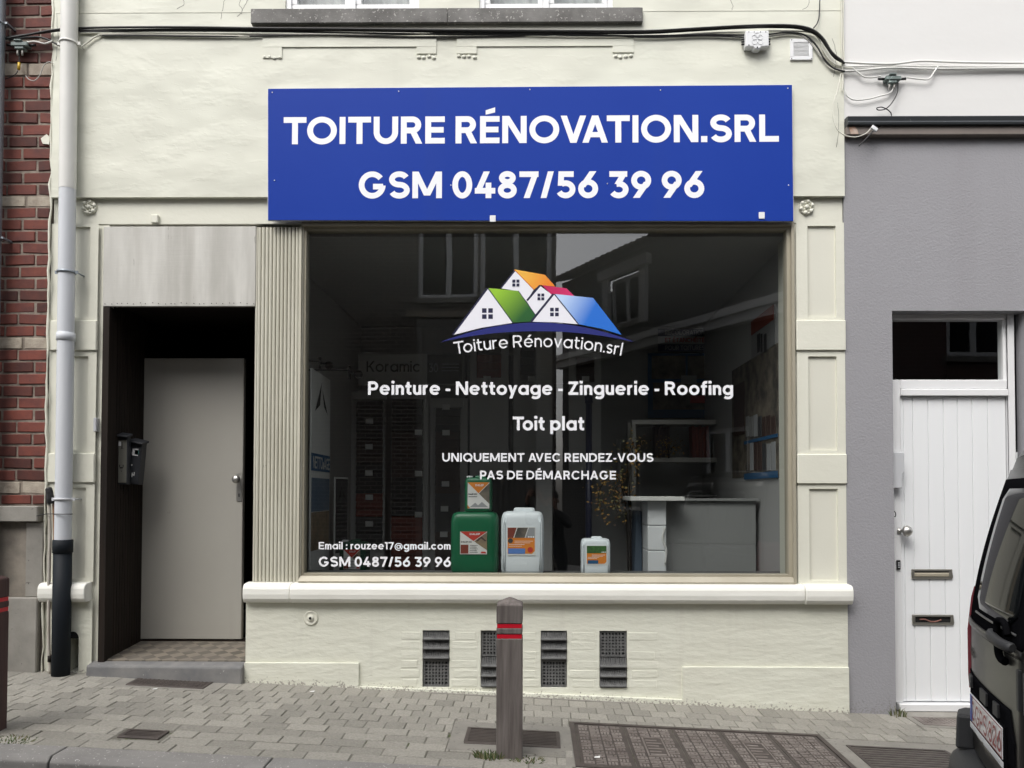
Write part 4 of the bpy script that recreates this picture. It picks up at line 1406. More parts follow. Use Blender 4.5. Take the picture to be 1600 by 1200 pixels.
M['counter_grey'] = imat('grey_counter_panel', (.24, .245, .243), rough=.45)
IX0, IX1, IYB = -1.80, X(1229, 640, .1) + .06, 2.9
ZFL, ZCE = -.05, 3.02
mb = MB()
mb.box(IX0 - .05, IX0, .13, IYB, ZFL, ZCE)
mb.box(IX1, IX1 + .05, .13, IYB, ZFL, ZCE)
mb.box(IX0 - .05, IX1 + .05, IYB, IYB + .05, ZFL, ZCE)
mb.box(IX0 - .05, IX1 + .05, .13, IYB, ZCE, ZCE + .05)
mb.build('room', M['room'], shop)
mb = MB()
mb.box(IX0 - .05, IX1 + .05, .4, IYB, ZFL - .05, ZFL)
zled = gz0 - .018
mb.box(IX0, IX1, .111, .42, zled - .03, zled)
mb.box(IX0, IX1, .40, .42, ZFL, zled - .03)
mb.build('room_floor', M['room_floor'], shop)
# a pale column and a dark passage in the back wall
mb = MB()
cx0, cx1 = X(838, 600, 2.2), X(863, 600, 2.2)
mb.box(cx0, cx1, 2.2, 2.4, ZFL, ZCE)
mb.build('column', M['board_grey'], shop)
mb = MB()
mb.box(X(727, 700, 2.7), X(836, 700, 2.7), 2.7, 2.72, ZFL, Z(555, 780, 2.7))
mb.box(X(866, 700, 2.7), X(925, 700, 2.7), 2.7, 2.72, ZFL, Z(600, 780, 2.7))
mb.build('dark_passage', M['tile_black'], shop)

BYD = 2.5
def tile_board(px0, px1, py0, py1, bands, tags, label, header=True):
    """A tall display board of overlapping roof tiles. bands: [(fraction from the top, material)]."""
    Yb = BYD
    x0, x1 = X(px0, 740, Yb), X(px1, 740, Yb)
    z1, z0 = Z(py0, (px0 + px1) / 2, Yb), Z(py1, (px0 + px1) / 2, Yb)
    t = thing('tile_display', label, 'display board', ((x0 + x1) / 2, Yb, ZFL), 'roof tile display boards')
    mb = MB()
    mb.box(x0 - .07, x1 + .07, Yb, Yb + .03, max(ZFL, z0 - .9), z1 + .10)
    mb.build('board', M['board_grey'], t)
    mats = []
    step = .075
    n = int((z1 - z0) / step)
    prev = 0
    for fr_, mt in bands:
        mb = MB()
        a, b = int(prev * n), int(fr_ * n)
        for k in range(a, b):
            zt_ = z1 - k * step
            mb.hexa([(x0, Yb - .055, zt_ - step - .01), (x1, Yb - .055, zt_ - step - .01), (x1, Yb - .035, zt_ - step - .01), (x0, Yb - .035, zt_ - step - .01)],
                    [(x0, Yb - .025, zt_), (x1, Yb - .025, zt_), (x1, Yb - .001, zt_), (x0, Yb - .001, zt_)])
        if b > a:
            mb.build('tile_course', M[mt], t)
        prev = fr_
    for px, py in tags:
        x, z = W(px, py, Yb - .06)
        mb = MB()
        mb.box(x - .036, x + .036, Yb - .064, Yb - .060, z - .026, z + .026)
        mb.build('price_card', M['tag_white'], t)
    if header:
        mb = MB()
        mb.box(x0 - .03, x1 + .03, Yb - .03, Yb - .002, z1 + .01, z1 + .07)
        mb.build('header_card', M['board_grey'], t)
    return t
tile_board(558, 599, 626, 864, [(.30, 'tile_black'), (.47, 'tile_brown'), (.66, 'tile_black'), (.83, 'tile_red'), (1, 'tile_grey')],
           [(577, 658), (576.5, 698), (576.5, 739), (577, 777), (577, 818.5)], 'tile display with a red band low down, behind the left window corner')
tile_board(613, 661, 625, 896, [(.22, 'tile_black'), (.46, 'tile_brown'), (.72, 'tile_black'), (1, 'tile_red')],
           [(654, 675.5), (654, 740), (654, 804)], 'wide tile display whose bottom courses are red, second from the left')
tile_board(681, 719, 638, 896, [(.15, 'tile_black'), (.55, 'tile_brown'), (.8, 'tile_grey'), (1, 'tile_brown')],
           [(697, 636), (697, 676), (696, 756), (694.5, 795), (693.5, 835)], 'brown and anthracite tile display with five price cards, left of the dark passage')
tile_board(745, 783, 530, 600, [(.45, 'tile_brown'), (1, 'tile_red')], [(761, 592)], 'short red tile display behind the word Nettoyage', False)
tile_board(813, 836, 535, 600, [(1, 'tile_black')], [(831, 592)], 'short black tile display beside the pale column', False)
tile_board(900, 928, 560, 604, [(1, 'tile_brown')], [(915, 592)], 'short brown tile display right of the pale column', False)

def brand_header(px0, px1, py0, py1, split, txt_px, label, mirror=False):
    Yb = 2.45
    x0, x1 = X(px0, py0, Yb), X(px1, py0, Yb)
    z0, z1 = Z(py1, px0, Yb), Z(py0, px0, Yb)
    t = thing('tile_brand_panel', label, 'sign', ((x0 + x1) / 2, Yb, z0), 'tile brand panels')
    mb = MB(); mb.box(x0, x1, Yb, Yb + .03, z0, z1); mb.build('panel', M['board_grey'], t)
    xs0 = X(split, py0, Yb)
    mb = MB(); mb.box(xs0, x1, Yb - .012, Yb - .001, z0 + .01, z1 - .005); mb.build('black_box', M['ink_black'], t)
    mb = MB()
    put_text(mb, 'Koramic', X(txt_px[0], py0, Yb), X(txt_px[1], py0, Yb), Z(txt_px[2], px0, Yb), Z(txt_px[3], px0, Yb) - Z(txt_px[2], px0, Yb), Yb - .002, .14, .1)
    mb.build('lettering', M['ink_black'], t, fix=False)
    mb = MB()
    zb_ = z0 + (z1 - z0) * .4
    put_text(mb, '30', xs0 + .015, xs0 + .105, zb_, .085, Yb - .014, .13, .1)
    for k in range(3):
        mb.box(xs0 + .14, x1 - .03, Yb - .016, Yb - .0125, zb_ + .01 + k * .032, zb_ + .018 + k * .032)
    mb.build('years_lettering', M['ink_grey'], t, fix=False)
brand_header(560, 722, 553, 601, 668, (573, 657, 581, 564), 'tile brand panel above the left display boards, near the window centre left')
brand_header(757, 916, 424, 470, 872, (767, 842, 451, 434), 'higher tile brand panel half hidden behind the coloured house emblem')

# two small black spotlights on the left wall
for px, py, lab in ((500, 568, 'left black spotlight on a rail high in the window corner'), (546, 582, 'right black spotlight hanging near the tile brand panel')):
    Yb = .9
    x, z = W(px, py, Yb)
    t = thing('spotlight', lab, 'lamp', (x, Yb, z), 'spotlights in the window')
    mb = MB(); mb.box(x - .008, x + .008, Yb - .01, Yb + .01, z - .05, z + .05); mb.tube([(IX0, Yb, z + .02), (x, Yb, z + .02)], .006); mb.build('bracket', M['ink_black'], t)
    mb = MB(); mb.tube([(x, Yb, z), (x + .07, Yb - .02, z - .01)], .008); mb.lathe([(.022, -.04), (.032, .03), (.029, .03), (.02, -.02)], (x + .08, Yb - .04, z - .02), (.25, -1, -.2), 16); mb.build('lamp_head', M['ink_black'], t)

# banners by the left edge
def banner(p0, p1, py_top, py_bot, parts, name, label):
    """An upright printed panel between two plan points."""
    (xa, ya), (xb, yb) = p0, p1
    t = thing(name, label, 'banner', ((xa + xb) / 2, (ya + yb) / 2, ZFL))
    L_ = math.hypot(xb - xa, yb - ya)
    ux, uy = (xb - xa) / L_, (yb - ya) / L_
    nx_, ny_ = uy, -ux
    zt_ = Z(py_top, 500, ya); zb_ = ZFL
    mb = MB()
    def slab(u0, u1, z0, z1, d0, d1, m=0):
        q = [(xa + ux * u0 * L_ + nx_ * d, ya + uy * u0 * L_ + ny_ * d) if False else None for d in (0,)]
        P = lambda u, d: (xa + ux * u * L_ + nx_ * d, ya + uy * u * L_ + ny_ * d)
        b_ = [P(u0, d1), P(u1, d1), P(u1, d0), P(u0, d0)]
        mb.hexa([(a, b, z0) for a, b in b_], [(a, b, z1) for a, b in b_], m)
    slab(0, 1, zb_, zt_, -.012, 0)
    mb.build('panel', M['paper'], t)
    for nm, u0, u1, z0, z1, mt in parts:
        mb = MB(); slab(u0, u1, z0, z1, .0005, .0015); mb.build(nm, M[mt], t)
    def txt(s_, u0, u1, zb2, cap, mt, w=.16):
        mb = MB()
        put_text(mb, s_, u0, u1, zb2, cap, .003, w, .09, fn=lambda a, b, y: (xa + ux * a * L_ + nx_ * .003, ya + uy * a * L_ + ny_ * .003, b))
        mb.build('lettering', M[mt], t, fix=False)
    def peak(u, z0, z1, hw, mt):
        mb = MB()
        P = lambda uu, zz_, d=.0025: (xa + ux * uu * L_ + nx_ * d, ya + uy * uu * L_ + ny_ * d, zz_)
        mb.poly([P(u - hw, z0), P(u - hw * .25, z0 + (z1 - z0) * .25), P(u, z1)]); mb.poly([P(u + .03, z1 - .05), P(u + hw * .4, z0 + (z1 - z0) * .25), P(u + hw, z0 + .01)])
        mb.build('roof_mark', M[mt], t, fix=False)
    return t, txt, peak
y1b, y2b = .55, 1.15
t, txt, peak = banner((X(486, 740, y1b), y1b), (X(515, 740, y2b), y2b), 575, 893,
    [('blue_band', 0, 1, Z(735, 500, y1b), Z(707, 500, y1b), 'ink_blue'), ('photo_top', .02, .98, Z(800, 500, y1b), Z(746, 500, y1b), 'photo_blue'), ('photo', .02, .98, Z(862, 500, y1b), Z(801, 500, y1b), 'photo_sand')],
    'advertising_banner', 'tall white banner with a blue NETTOYAGE band in the left window corner')
txt('NETTOYAGE', .08, .97, Z(731, 500, y1b), .09, 'paper')
peak(.5, Z(640, 500, y1b), Z(588, 500, y1b), .34, 'ink_black')
y1b, y2b = 1.5, 1.75
t, txt, peak = banner((X(524, 740, y1b), y1b), (X(544, 740, y2b), y2b), 745, 893, [('grey_field', .03, .97, Z(865, 530, y1b), Z(748, 530, y1b), 'tile_grey')] +
    [('pale_bar', .1, .9, Z(793 + 13 * k, 530, y1b), Z(789 + 13 * k, 530, y1b), 'ink_grey') for k in range(5)], 'advertising_banner', 'low dark banner with pale bars behind the white banner')
peak(.5, Z(782, 530, y1b), Z(757, 530, y1b), .3, 'ink_black')

# poster with a blue frame and three text strips above it, on the back wall
Yp = 2.80
def prect(mb, px0, px1, py0, py1, d, m=0, Y=None):
    Y = Yp if Y is None else Y
    mb.box(X(px0, py0, Y), X(px1, py0, Y), Y - d - .004, Y - d, Z(py1, px0, Y), Z(py0, px0, Y), m)
t = thing('wall_poster', 'blue bordered poster with dark photographs on the back wall above the shelf', 'poster', (X(1080, 600, Yp), Yp, Z(652, 1080, Yp)))
mb = MB(); prect(mb, 1012, 1143, 552, 653, 0); mb.build('sheet', M['ink_blue'], t)
mb = MB(); prect(mb, 1018, 1071, 556, 592, .006); prect(mb, 1074, 1130, 556, 592, .006); prect(mb, 1020, 1128, 598, 640, .006); mb.build('photo', M['photo_dark'], t)
mb = MB(); prect(mb, 1064, 1088, 587, 600, .012); prect(mb, 1078, 1112, 618, 630, .012, 1); mb.build('caption', [M['ink_grey'], M['ink_red']], t)
for txt_, py0, py1, m1, m2 in (('RECOLORATION', 514, 525, 'ink_navy', 'ink_grey'), ('ET ÉTANCHÉITÉ', 526, 537, 'board_grey', 'ink_red'), ('POUR TOITURES', 538, 549, 'ink_navy', 'ink_grey')):
    t = thing('text_strip', {'R': 'navy strip reading RECOLORATION, topmost of three above the poster', 'E': 'grey strip with red letters reading ET ÉTANCHÉITÉ above the poster', 'P': 'navy strip reading POUR TOITURES, lowest of three above the poster'}[txt_[0]], 'sign', (X(1080, 530, Yp), Yp, Z(py1, 1080, Yp)), 'text strips above the poster')
    mb = MB(); prect(mb, 1028, 1124, py0, py1, 0); mb.build('strip', M[m1], t)
    mb = MB(); put_text(mb, txt_, X(1039, 530, Yp), X(1101, 530, Yp), Z(py1 - 2, 1080, Yp), Z(py0 + 2, 1080, Yp) - Z(py1 - 2, 1080, Yp), Yp - .006, .17, .09); mb.build('lettering', M[m2], t, fix=False)

# aluminium shelf unit
Ys = 2.3
t = thing('shelf_unit', 'open grey aluminium shelf unit behind the counter', 'shelf', (X(1062, 700, Ys), Ys, ZFL))
for px in (990.5, 1137):
    for yy in (Ys, Ys + .3):
        mb = MB(); x = X(px, 700, Ys); mb.box(x - .018, x + .018, yy, yy + .03, ZFL, Z(656, px, Ys)); mb.build('upright', M['steel'], t)
for py in (656, 715, 776):
    mb = MB(); mb.box(X(992, 700, Ys), X(1136, 700, Ys), Ys - .004, Ys + .33, Z(py + 7, 1060, Ys), Z(py, 1060, Ys)); mb.build('shelf', M['steel'], t)
zsh = Z(715, 1060, Ys)
def on_shelf(name, label, cat, px0, px1, py, m, lathe=False):
    x0, x1 = X(px0, 700, Ys), X(px1, 700, Ys)
    z1 = Z(py, px0, Ys)
    mb = MB()
    if lathe:
        r_ = (x1 - x0) / 2
        h_ = z1 - zsh
        mb.lathe([(r_, 0), (r_, h_ * .6), (r_ * .4, h_ * .8), (r_ * .4, h_)], ((x0 + x1) / 2, Ys + .12, zsh + .001), (0, 0, 1), 14)
    else:
        n = 5
        for k in range(n):
            a = x0 + (x1 - x0) * k / n
            mb.hexa([(a, Ys + .06, zsh + .001), (a + (x1 - x0) / n * .9, Ys + .06, zsh + .001), (a + (x1 - x0) / n * .9, Ys + .2, zsh + .001), (a, Ys + .2, zsh + .001)],
                    [(a, Ys + .10, z1 - .01 * (k % 2)), (a + (x1 - x0) / n * .9, Ys + .10, z1 - .01 * (k % 2)), (a + (x1 - x0) / n * .9, Ys + .24, z1), (a, Ys + .24, z1)])
    tag(mb.build(name, M[m], bevel=.003), label, cat)
on_shelf('tile_sample', 'dark brown tile samples leaning on the left of the upper shelf', 'roof tile', 1025, 1050, 664, 'tile_brown')
on_shelf('tile_sample', 'red tile samples leaning on the right of the upper shelf', 'roof tile', 1084, 1112, 664, 'tile_red')
on_shelf('bottle', 'pale bottle standing at the right end of the shelf', 'bottle', 1117, 1124, 680, 'board_grey', True)

# counter: block pillar, slab, grey front and long top
Yc = .78
t = thing('shop_counter', 'grey counter with a white block pillar and white top slab inside the window', 'counter', (X(1090, 800, Yc), Yc + .2, ZFL))
zt_ = Z(776, 1030, Yc - .08)
px0, px1 = X(1012, 800, Yc), X(1041, 800, Yc)
zb_ = Z(782.5, 1030, Yc)
bh = .187
k = 0
z1 = zb_
while z1 > ZFL:
    z0 = max(z1 - bh, ZFL)
    mb = MB(); mb.box(px0, px1, Yc, Yc + .35, z0 + .003, z1 - .001); mb.build('pillar_block', M['block_white'], t, bevel=.006, seg=2)
    z1 = z0
mb = MB(); mb.box(X(985, 780, Yc - .08), X(1070, 780, Yc - .08), Yc - .08, Yc + .42, zb_, zt_); mb.build('top_slab', M['paper'], t, bevel=.003)
Yf = Yc + .12
mb = MB()
fx1_ = X(1181, 800, Yf)
for z0, z1 in ((ZFL, Z(850, 1100, Yf) - .001), (Z(850, 1100, Yf), Z(783, 1100, Yf))):
    mb.box(px1 + .002, fx1_, Yf, Yf + .03, z0, z1)
mb.build('front_panel', M['counter_grey'], t, bevel=.002)
mb = MB(); mb.box(px1 + .03, fx1_ + .02, Yf - .03, Yf + .5, Z(783, 1100, Yf) + .001, Z(779, 1100, Yf)); mb.build('counter_top', M['counter_grey'], t, bevel=.002)
mb = MB()
mb.tube(spline([(px1 - .012, Yc - .012, zb_ - .20), (px1 - .03, Yc - .012, zb_ - .28), (px1 - .004, Yc - .012, zb_ - .36), (px1 - .01, Yc - .012, zb_ - .47)]), .008); mb.build('foam_bead', M['paper'], t)
mb = MB(); mb.ball((X(1105, 776, Yf), Yf + .2, Z(778, 1100, Yf) + .012), .13, .10, .014)
tag(mb.build('tray', M['ink_black']), 'flat black tray lying on the grey counter', 'tray')

# brochures and panels on the right wall of the shop
Xr = IX1
def rwall(mb, y0, y1, py0, py1, d, m=0):
    ya = (y0 + y1) / 2
    mb.box(Xr - d - .006, Xr - d, y0, y1, Z(py1, 1200, ya), Z(py0, 1200, ya), m)
t = thing('brochure_board', 'board of red and brown brochures on the right wall beside the window', 'board', (Xr, .9, Z(745, 1200, .9)))
mb = MB(); rwall(mb, .45, 1.7, 560, 745, 0); mb.build('panel', M['photo_dark'], t)
mb = MB(); rwall(mb, 1.3, 1.62, 600, 680, .007); mb.build('red_sheet', M['tile_brown'], t)
rq = random.Random(5)
for rowi, (pa, pb) in enumerate(((648, 682), (690, 735))):
    for k in range(7):
        y0 = .5 + k * .11
        mb = MB(); rwall(mb, y0, y0 + .085, pa + rq.uniform(0, 4), pb, .007)
        mb.build('brochure', M[rq.choice(['photo_dark', 'counter_grey', 'tile_brown', 'ink_grey', 'tile_grey', 'tile_brown'])], t)
mb = MB(); rwall(mb, .45, 1.3, 738, 748, .008); rwall(mb, .45, 1.3, 684, 689, .008); mb.build('blue_ledge', M['ink_blue'], t)
t = thing('wall_banner', 'slanted white and red banner high on the right shop wall', 'banner', (Xr, 1.0, Z(545, 1200, 1.0)))
mb = MB(); rwall(mb, .5, 1.1, 490, 552, 0); mb.build('sheet', M['counter_grey'], t)
mb = MB(); rwall(mb, .52, 1.08, 490, 512, .007); mb.build('red_stripe', M['tile_red'], t)
mb = MB()
for a, b in ((.70, .75), (.8, .83), (.86, .92)):
    rwall(mb, a, b, 522, 550, .007)
mb.build('roof_mark', M['ink_black'], t)

# dried plant with ochre leaves behind the glass
rp = random.Random(21)
def dried_plant(name, label, stems, nleaf, leafm):
    t = thing(name, label, 'plant', stems[0][0])
    mb = MB()
    ml = MB()
    for st in stems:
        sp = spline(st, 6)
        mb.tube(sp, [.007 * (1 - .7 * i / len(sp)) for i in range(len(sp))], 5)
        for i in range(nleaf):
            f = rp.random() ** .6
            p = sp[min(len(sp) - 1, int(len(sp) * (.25 + .75 * f)))] + Vector((rp.gauss(0, .05), rp.gauss(0, .05), rp.gauss(0, .05)))
            a = Vector((rp.uniform(-1, 1), rp.uniform(-1, 1), rp.uniform(-1, .4))).normalized() * rp.uniform(.018, .034)
            b = a.orthogonal().normalized() * rp.uniform(.006, .012)
            ml.add([p, p + a * .5 + b, p + a, p + a * .5 - b], [(0, 1, 2, 3)], rp.choice((0, 0, 1, 2)))
    mb.build('stem', M['wood_dark'], t)
    ml.build('leaves', leafm, t, fix=False)
    return t
lm = [imat('ochre_leaf', (.30, .17, .03)), imat('olive_leaf', (.14, .13, .04)), imat('brown_leaf', (.17, .075, .02))]
Yq = 1.15
def Q(px, py, dy=0):
    x, z = W(px, py, Yq + dy)
    return (x, Yq + dy, z)
dried_plant('dried_plant', 'tall dried plant with drooping ochre leaves left of the counter', [
    [(Q(985, 890)[0], Yq, ZFL), Q(978, 800), Q(962, 742), Q(945, 752), Q(935, 775), Q(940, 800)],
    [(Q(985, 890)[0], Yq, ZFL), Q(984, 800), Q(966, 760), Q(958, 780), Q(965, 800)],
    [(Q(987, 890)[0], Yq, ZFL), Q(985, 790), Q(980, 720), Q(990, 690), Q(984, 735)]], 120, lm)
Yq = 2.15
dried_plant('dried_plant', 'small bunch of golden dried leaves in front of the upper shelf', [[Q(1045, 716), Q(1044, 700), Q(1038, 690), Q(1050, 702)], [Q(1045, 716), Q(1050, 700), Q(1058, 694)]], 60, [lm[0], lm[0], lm[1]])
mb = MB()
mb.tube([(X(920, 890, 1.7), 1.7, ZFL), (X(920, 640, 1.7), 1.7, Z(630, 920, 1.7))], .028, 12)
mb.lathe([(.035, 0), (.035, .06), (.02, .075)], (X(920, 640, 1.7), 1.7, Z(630, 920, 1.7)), (0, 0, 1), 12)
tag(mb.build('blue_pole', imat('dark_blue_pole', (.012, .016, .05), rough=.4)), 'dark blue pole standing behind the dried plant', 'pole')
mb = MB()
x0 = X(1005, 800, 1.0)
mb.hexa([(x0 - .10, 1.0, ZFL), (x0 + .0, 1.0, ZFL), (x0 + .0, 1.3, ZFL), (x0 - .10, 1.3, ZFL)], [(x0 - .045, 1.05, .98 + .18), (x0 - .005, 1.05, 1.16), (x0 - .005, 1.3, 1.16), (x0 - .045, 1.3, 1.16)])
tag(mb.build('blue_board', imat('blue_grey_board', (.06, .085, .12), rough=.6), bevel=.004), 'blue grey board leaning against the white block pillar', 'board')

# ---- jerrycans on the window ledge
def jerrycan(px0, px1, py0, py1, Y, dep, m, cap_side, label, label_fn, wide_handle=False, ribs=True, cap_m='plastic_white', neck=True, zbase=None, group='jerrycans in the shop window'):
    """Body with rounded shoulders, moulded handle, cap and a printed label."""
    x0, x1 = X(px0, py1, Y), X(px1, py1, Y)
    zb_ = zled if zbase is None else zbase
    zt_ = Z(py0, (px0 + px1) / 2, Y)
    t = thing('jerrycan', label, 'jerrycan', ((x0 + x1) / 2, Y + dep / 2, zb_), group)
    w_, h_ = x1 - x0, zt_ - zb_
    cx, cy = (x0 + x1) / 2, Y + dep / 2
    rows = []
    prof = [(.90, .0), (.965, .02), (.99, .06), (1.0, .25), (.985, .30), (1.0, .34), (1.0, .80), (.985, .88), (.95, .935), (.89, .975), (.76, .995), (.3, 1.0)]
    n = 28
    for s_, f in prof:
        ring = []
        for j in range(n):
            a = 2 * PI * j / n
            ca, sa = math.cos(a), math.sin(a)
            e = .33
            px_ = math.copysign(abs(ca) ** e, ca) * w_ / 2 * s_
            py_ = math.copysign(abs(sa) ** e, sa) * dep / 2 * (s_ if s_ > .9 else s_ * .98)
            ring.append((cx + px_, cy + py_, zb_ + .001 + f * h_ * .93))
        rows.append(ring)
    mb = MB()
    v = [p for r_ in rows for p in r_]
    f = []
    for i in range(len(rows) - 1):
        for j in range(n):
            j2 = (j + 1) % n
            f.append((i * n + j, i * n + j2, (i + 1) * n + j2, (i + 1) * n + j))
    mb.add(v, f, 0, True)
    mb.add(rows[-1], [tuple(range(n))]); mb.add(rows[0], [tuple(range(n - 1, -1, -1))])
    mb.build('body', M[m], t)
    if m == 'can_white':
        for s_ in (-1, 1):
            for q_ in (.44, .40):
                mb = MB()
                xx = cx + s_ * w_ * q_
                mb.tube([(xx, cy - dep / 2 * .985, zb_ + h_ * .06), (xx, cy - dep / 2 * 1.0, zb_ + h_ * .3), (xx, cy - dep / 2 * 1.0, zb_ + h_ * .74), (xx - s_ * w_ * .03, cy - dep / 2 * .93, zb_ + h_ * .84)], w_ * .012, 6)
                mb.build('moulded_rib', M[m], t)
    # handle: a moulded bar across the top
    mb = MB()
    zt2 = zb_ + h_ * .905
    hw = w_ * (.20 if not wide_handle else .27)
    hc = cx - cap_side * w_ * .04
    hz = zb_ + h_ * .985
    q = dep * .13
    mb.hexa([(hc - hw, cy - q * 1.4, zt2 - .02), (hc + hw, cy - q * 1.4, zt2 - .02), (hc + hw, cy + q * 1.4, zt2 - .02), (hc - hw, cy + q * 1.4, zt2 - .02)],
            [(hc - hw * .9, cy - q, hz), (hc + hw * .9, cy - q, hz), (hc + hw * .9, cy + q, hz), (hc - hw * .9, cy + q, hz)])
    mb.build('handle', M[m], t, bevel=min(.012, h_ * .03), seg=2)
    if neck:
        mb = MB()
        r_ = w_ * .11
        mb.lathe([(r_ * .8, -.01), (r_ * .8, .008), (r_ * 1.1, .009), (r_ * 1.1, h_ * .075), (r_, h_ * .085)], (cx + cap_side * w_ * .33, cy - dep * .1, zt2 - .004), (0, 0, 1), 16)
        mb.build('cap', M[cap_m], t)
    label_fn(t, cx, Y - .001, zb_, w_, h_)
    return t

def lab_mesh(t, name, pts, y, m):
    mb = MB(); mb.poly([(a, y, b) for a, b in pts]); return mb.build(name, m if not isinstance(m, str) else M[m], t, fix=False)

def dalep_label(t, cx, y, zb_, w_, h_, u0=-.29, u1=.27, f0=.30, f1=.64, small=False):
    x0, x1, z0, z1 = cx + u0 * w_, cx + u1 * w_, zb_ + f0 * h_, zb_ + f1 * h_
    L_, H_ = x1 - x0, z1 - z0
    P = lambda u, v: (x0 + u * L_, z0 + v * H_)
    mb = MB(); mb.box(x0, x1, y - .001, y + .004, z0, z1); sheet = mb.build('label', M['paper'], t)
    def add(nm, pts, k, m): 
        o_ = lab_mesh(sheet, nm, [P(*q) for q in pts], y - .0012 - .0003 * k, m)
        return o_
    add('triangle', [(.0, 1.0), (.5, .58), (1.0, 1.0)], 1, 'ink_red' if not small else 'ink_orange')
    add('photo', [(.52, .57), (1.0, .97), (1.0, .18), (.82, .32)], 2, 'photo_sand' if not small else 'photo_dark')
    if not small:
        add('roof', [(.58, .58), (.80, .78), (.98, .60), (.93, .56), (.78, .70), (.66, .56)], 3, 'tile_brown')
        add('picture', [(.02, .03), (.31, .03), (.31, .42), (.02, .42)], 2, 'tile_red')
        add('seal', [(.76, .04), (.98, .04), (.94, .12), (.80, .12)], 3, 'ink_red')
    else:
        add('mountain', [(.10, .05), (.35, .22), (.48, .12), (.66, .25), (.95, .05)], 2, 'ink_grey')
        add('corner', [(.0, .0), (.0, .13), (.12, .02)], 3, 'ink_orange')
    mb = MB()
    put_text(mb, 'DALEP', *( (P(.36, 0)[0], P(.74, 0)[0])), P(0, .85)[1], H_ * .08, y - .0025, .2, .1)
    mb.build('brand_lettering', M['letter_white'], sheet, fix=False)
    mb = MB()
    if not small:
        put_text(mb, 'DALEP NG', P(.04, 0)[0], P(.44, 0)[0], P(0, .51)[1], H_ * .065, y - .0025, .2, .1)
        for k in range(5):
            zz_ = P(0, .38 - .075 * k)[1]
            mb.box(P(.36, 0)[0], P(.36 + .3 - .04 * (k % 2), 0)[0], y - .0022, y - .0015, zz_, zz_ + .0025)
    else:
        put_text(mb, 'DALEP 2100', P(.04, 0)[0], P(.44, 0)[0], P(0, .52)[1], H_ * .06, y - .0025, .2, .1)
        mb.box(P(.04, 0)[0], P(.44, 0)[0], y - .0022, y - .0015, P(0, .44)[1], P(0, .46)[1])
    mb.build('small_print', M['ink_black'], sheet, fix=False)

def orange_label(t, cx, y, zb_, w_, h_, u0=-.35, u1=.30, f0=.28, f1=.70, green=False):
    x0, x1, z0, z1 = cx + u0 * w_, cx + u1 * w_, zb_ + f0 * h_, zb_ + f1 * h_
    L_, H_ = x1 - x0, z1 - z0
    P = lambda u, v: (x0 + u * L_, z0 + v * H_)
    mb = MB(); mb.box(x0, x1, y - .001, y + .004, z0, z1); sheet = mb.build('label', M['paper'], t)
    def add(nm, pts, k, m): return lab_mesh(sheet, nm, [P(*q) for q in pts], y - .0012 - .0003 * k, m)
    add('orange_field', [(.02, .06), (.88, .06), (.98, .16), (.98, .62), (.02, .62)], 1, 'ink_orange')
    if green:
        add('picture', [(.02, .60), (.98, .60), (.98, .98), (.02, .98)], 2, 'ink_green')
        add('blue_field', [(.06, .06), (.58, .06), (.58, .24), (.06, .24)], 3, 'ink_blue')
    else:
        add('picture', [(.02, .62), (.22, .62), (.34, .98), (.02, .98)], 2, 'tile_red')
        add('picture', [(.25, .62), (.62, .62), (.74, .98), (.37, .98)], 2, 'photo_dark')
        add('picture', [(.65, .62), (.98, .62), (.98, .98), (.77, .98)], 2, 'ink_grey')
        add('blue_field', [(.04, .06), (.64, .06), (.64, .25), (.04, .25)], 3, mat('pale_blue_print', (.10, .22, .55), .6))
        add('seal', [(.75 + .10 * math.cos(R(a)) + .07, .20 + .10 * math.sin(R(a))) for a in range(0, 360, 30)], 3, 'ink_red')
        add('round_mark', [(.12 + .09 * math.cos(R(a)), .52 + .09 * math.sin(R(a))) for a in range(0, 360, 30)], 3, 'tile_grey')
    mb = MB()
    for k in range(3):
        a = .77 + .08 * k
        mb.poly([(P(a + .03 * math.cos(R(q)), 0)[0], y - .0026, P(0, .655 + .03 * math.sin(R(q)))[1]) for q in range(0, 360, 40)])
    for k in range(4):
        zz_ = P(0, .50 - .06 * k)[1]
        mb.box(P(.26 if k < 2 else .06, 0)[0], P(.92 - .1 * (k % 2) - (.3 if k > 1 else 0), 0)[0], y - .0022, y - .0016, zz_, zz_ + .0022)
    mb.build('small_print', M['letter_white'], sheet, fix=False)

M['can_green'] = mat('green_polythene', (.004, .115, .048), .35, bumps=[(30, .1, .002)])
M['can_white'] = mat('white_polythene', (.72, .77, .80), .4, bumps=[(30, .1, .002)])
M['can_dark'] = mat('dark_green_polythene', (.006, .05, .025), .4)
jerrycan(703, 778, 793, 893, .17, .24, 'can_green', 1, 'large green jerrycan with a red and white label on the window ledge', dalep_label, neck=False)
zt_can = Z(797.5, 740, .2)
jerrycan(725.5, 768, 742, 795, .20, .15, 'can_green', -1, 'small green jerrycan with an orange label on top of the large green one',
         lambda *a: dalep_label(*a, u0=-.38, u1=.42, f0=.10, f1=.80, small=True), zbase=zt_can - .012, cap_m='plastic_white')
jerrycan(782, 850, 792, 893, .17, .24, 'can_white', -1, 'large white jerrycan with an orange label beside the large green one', orange_label, wide_handle=True, neck=False)
jerrycan(908.5, 954.5, 838, 893, .18, .14, 'can_white', -1, 'small white jerrycan with a hedge picture on its orange label, standing alone', lambda *a: orange_label(*a, u0=-.33, u1=.36, f0=.25, f1=.76, green=True), neck=False)
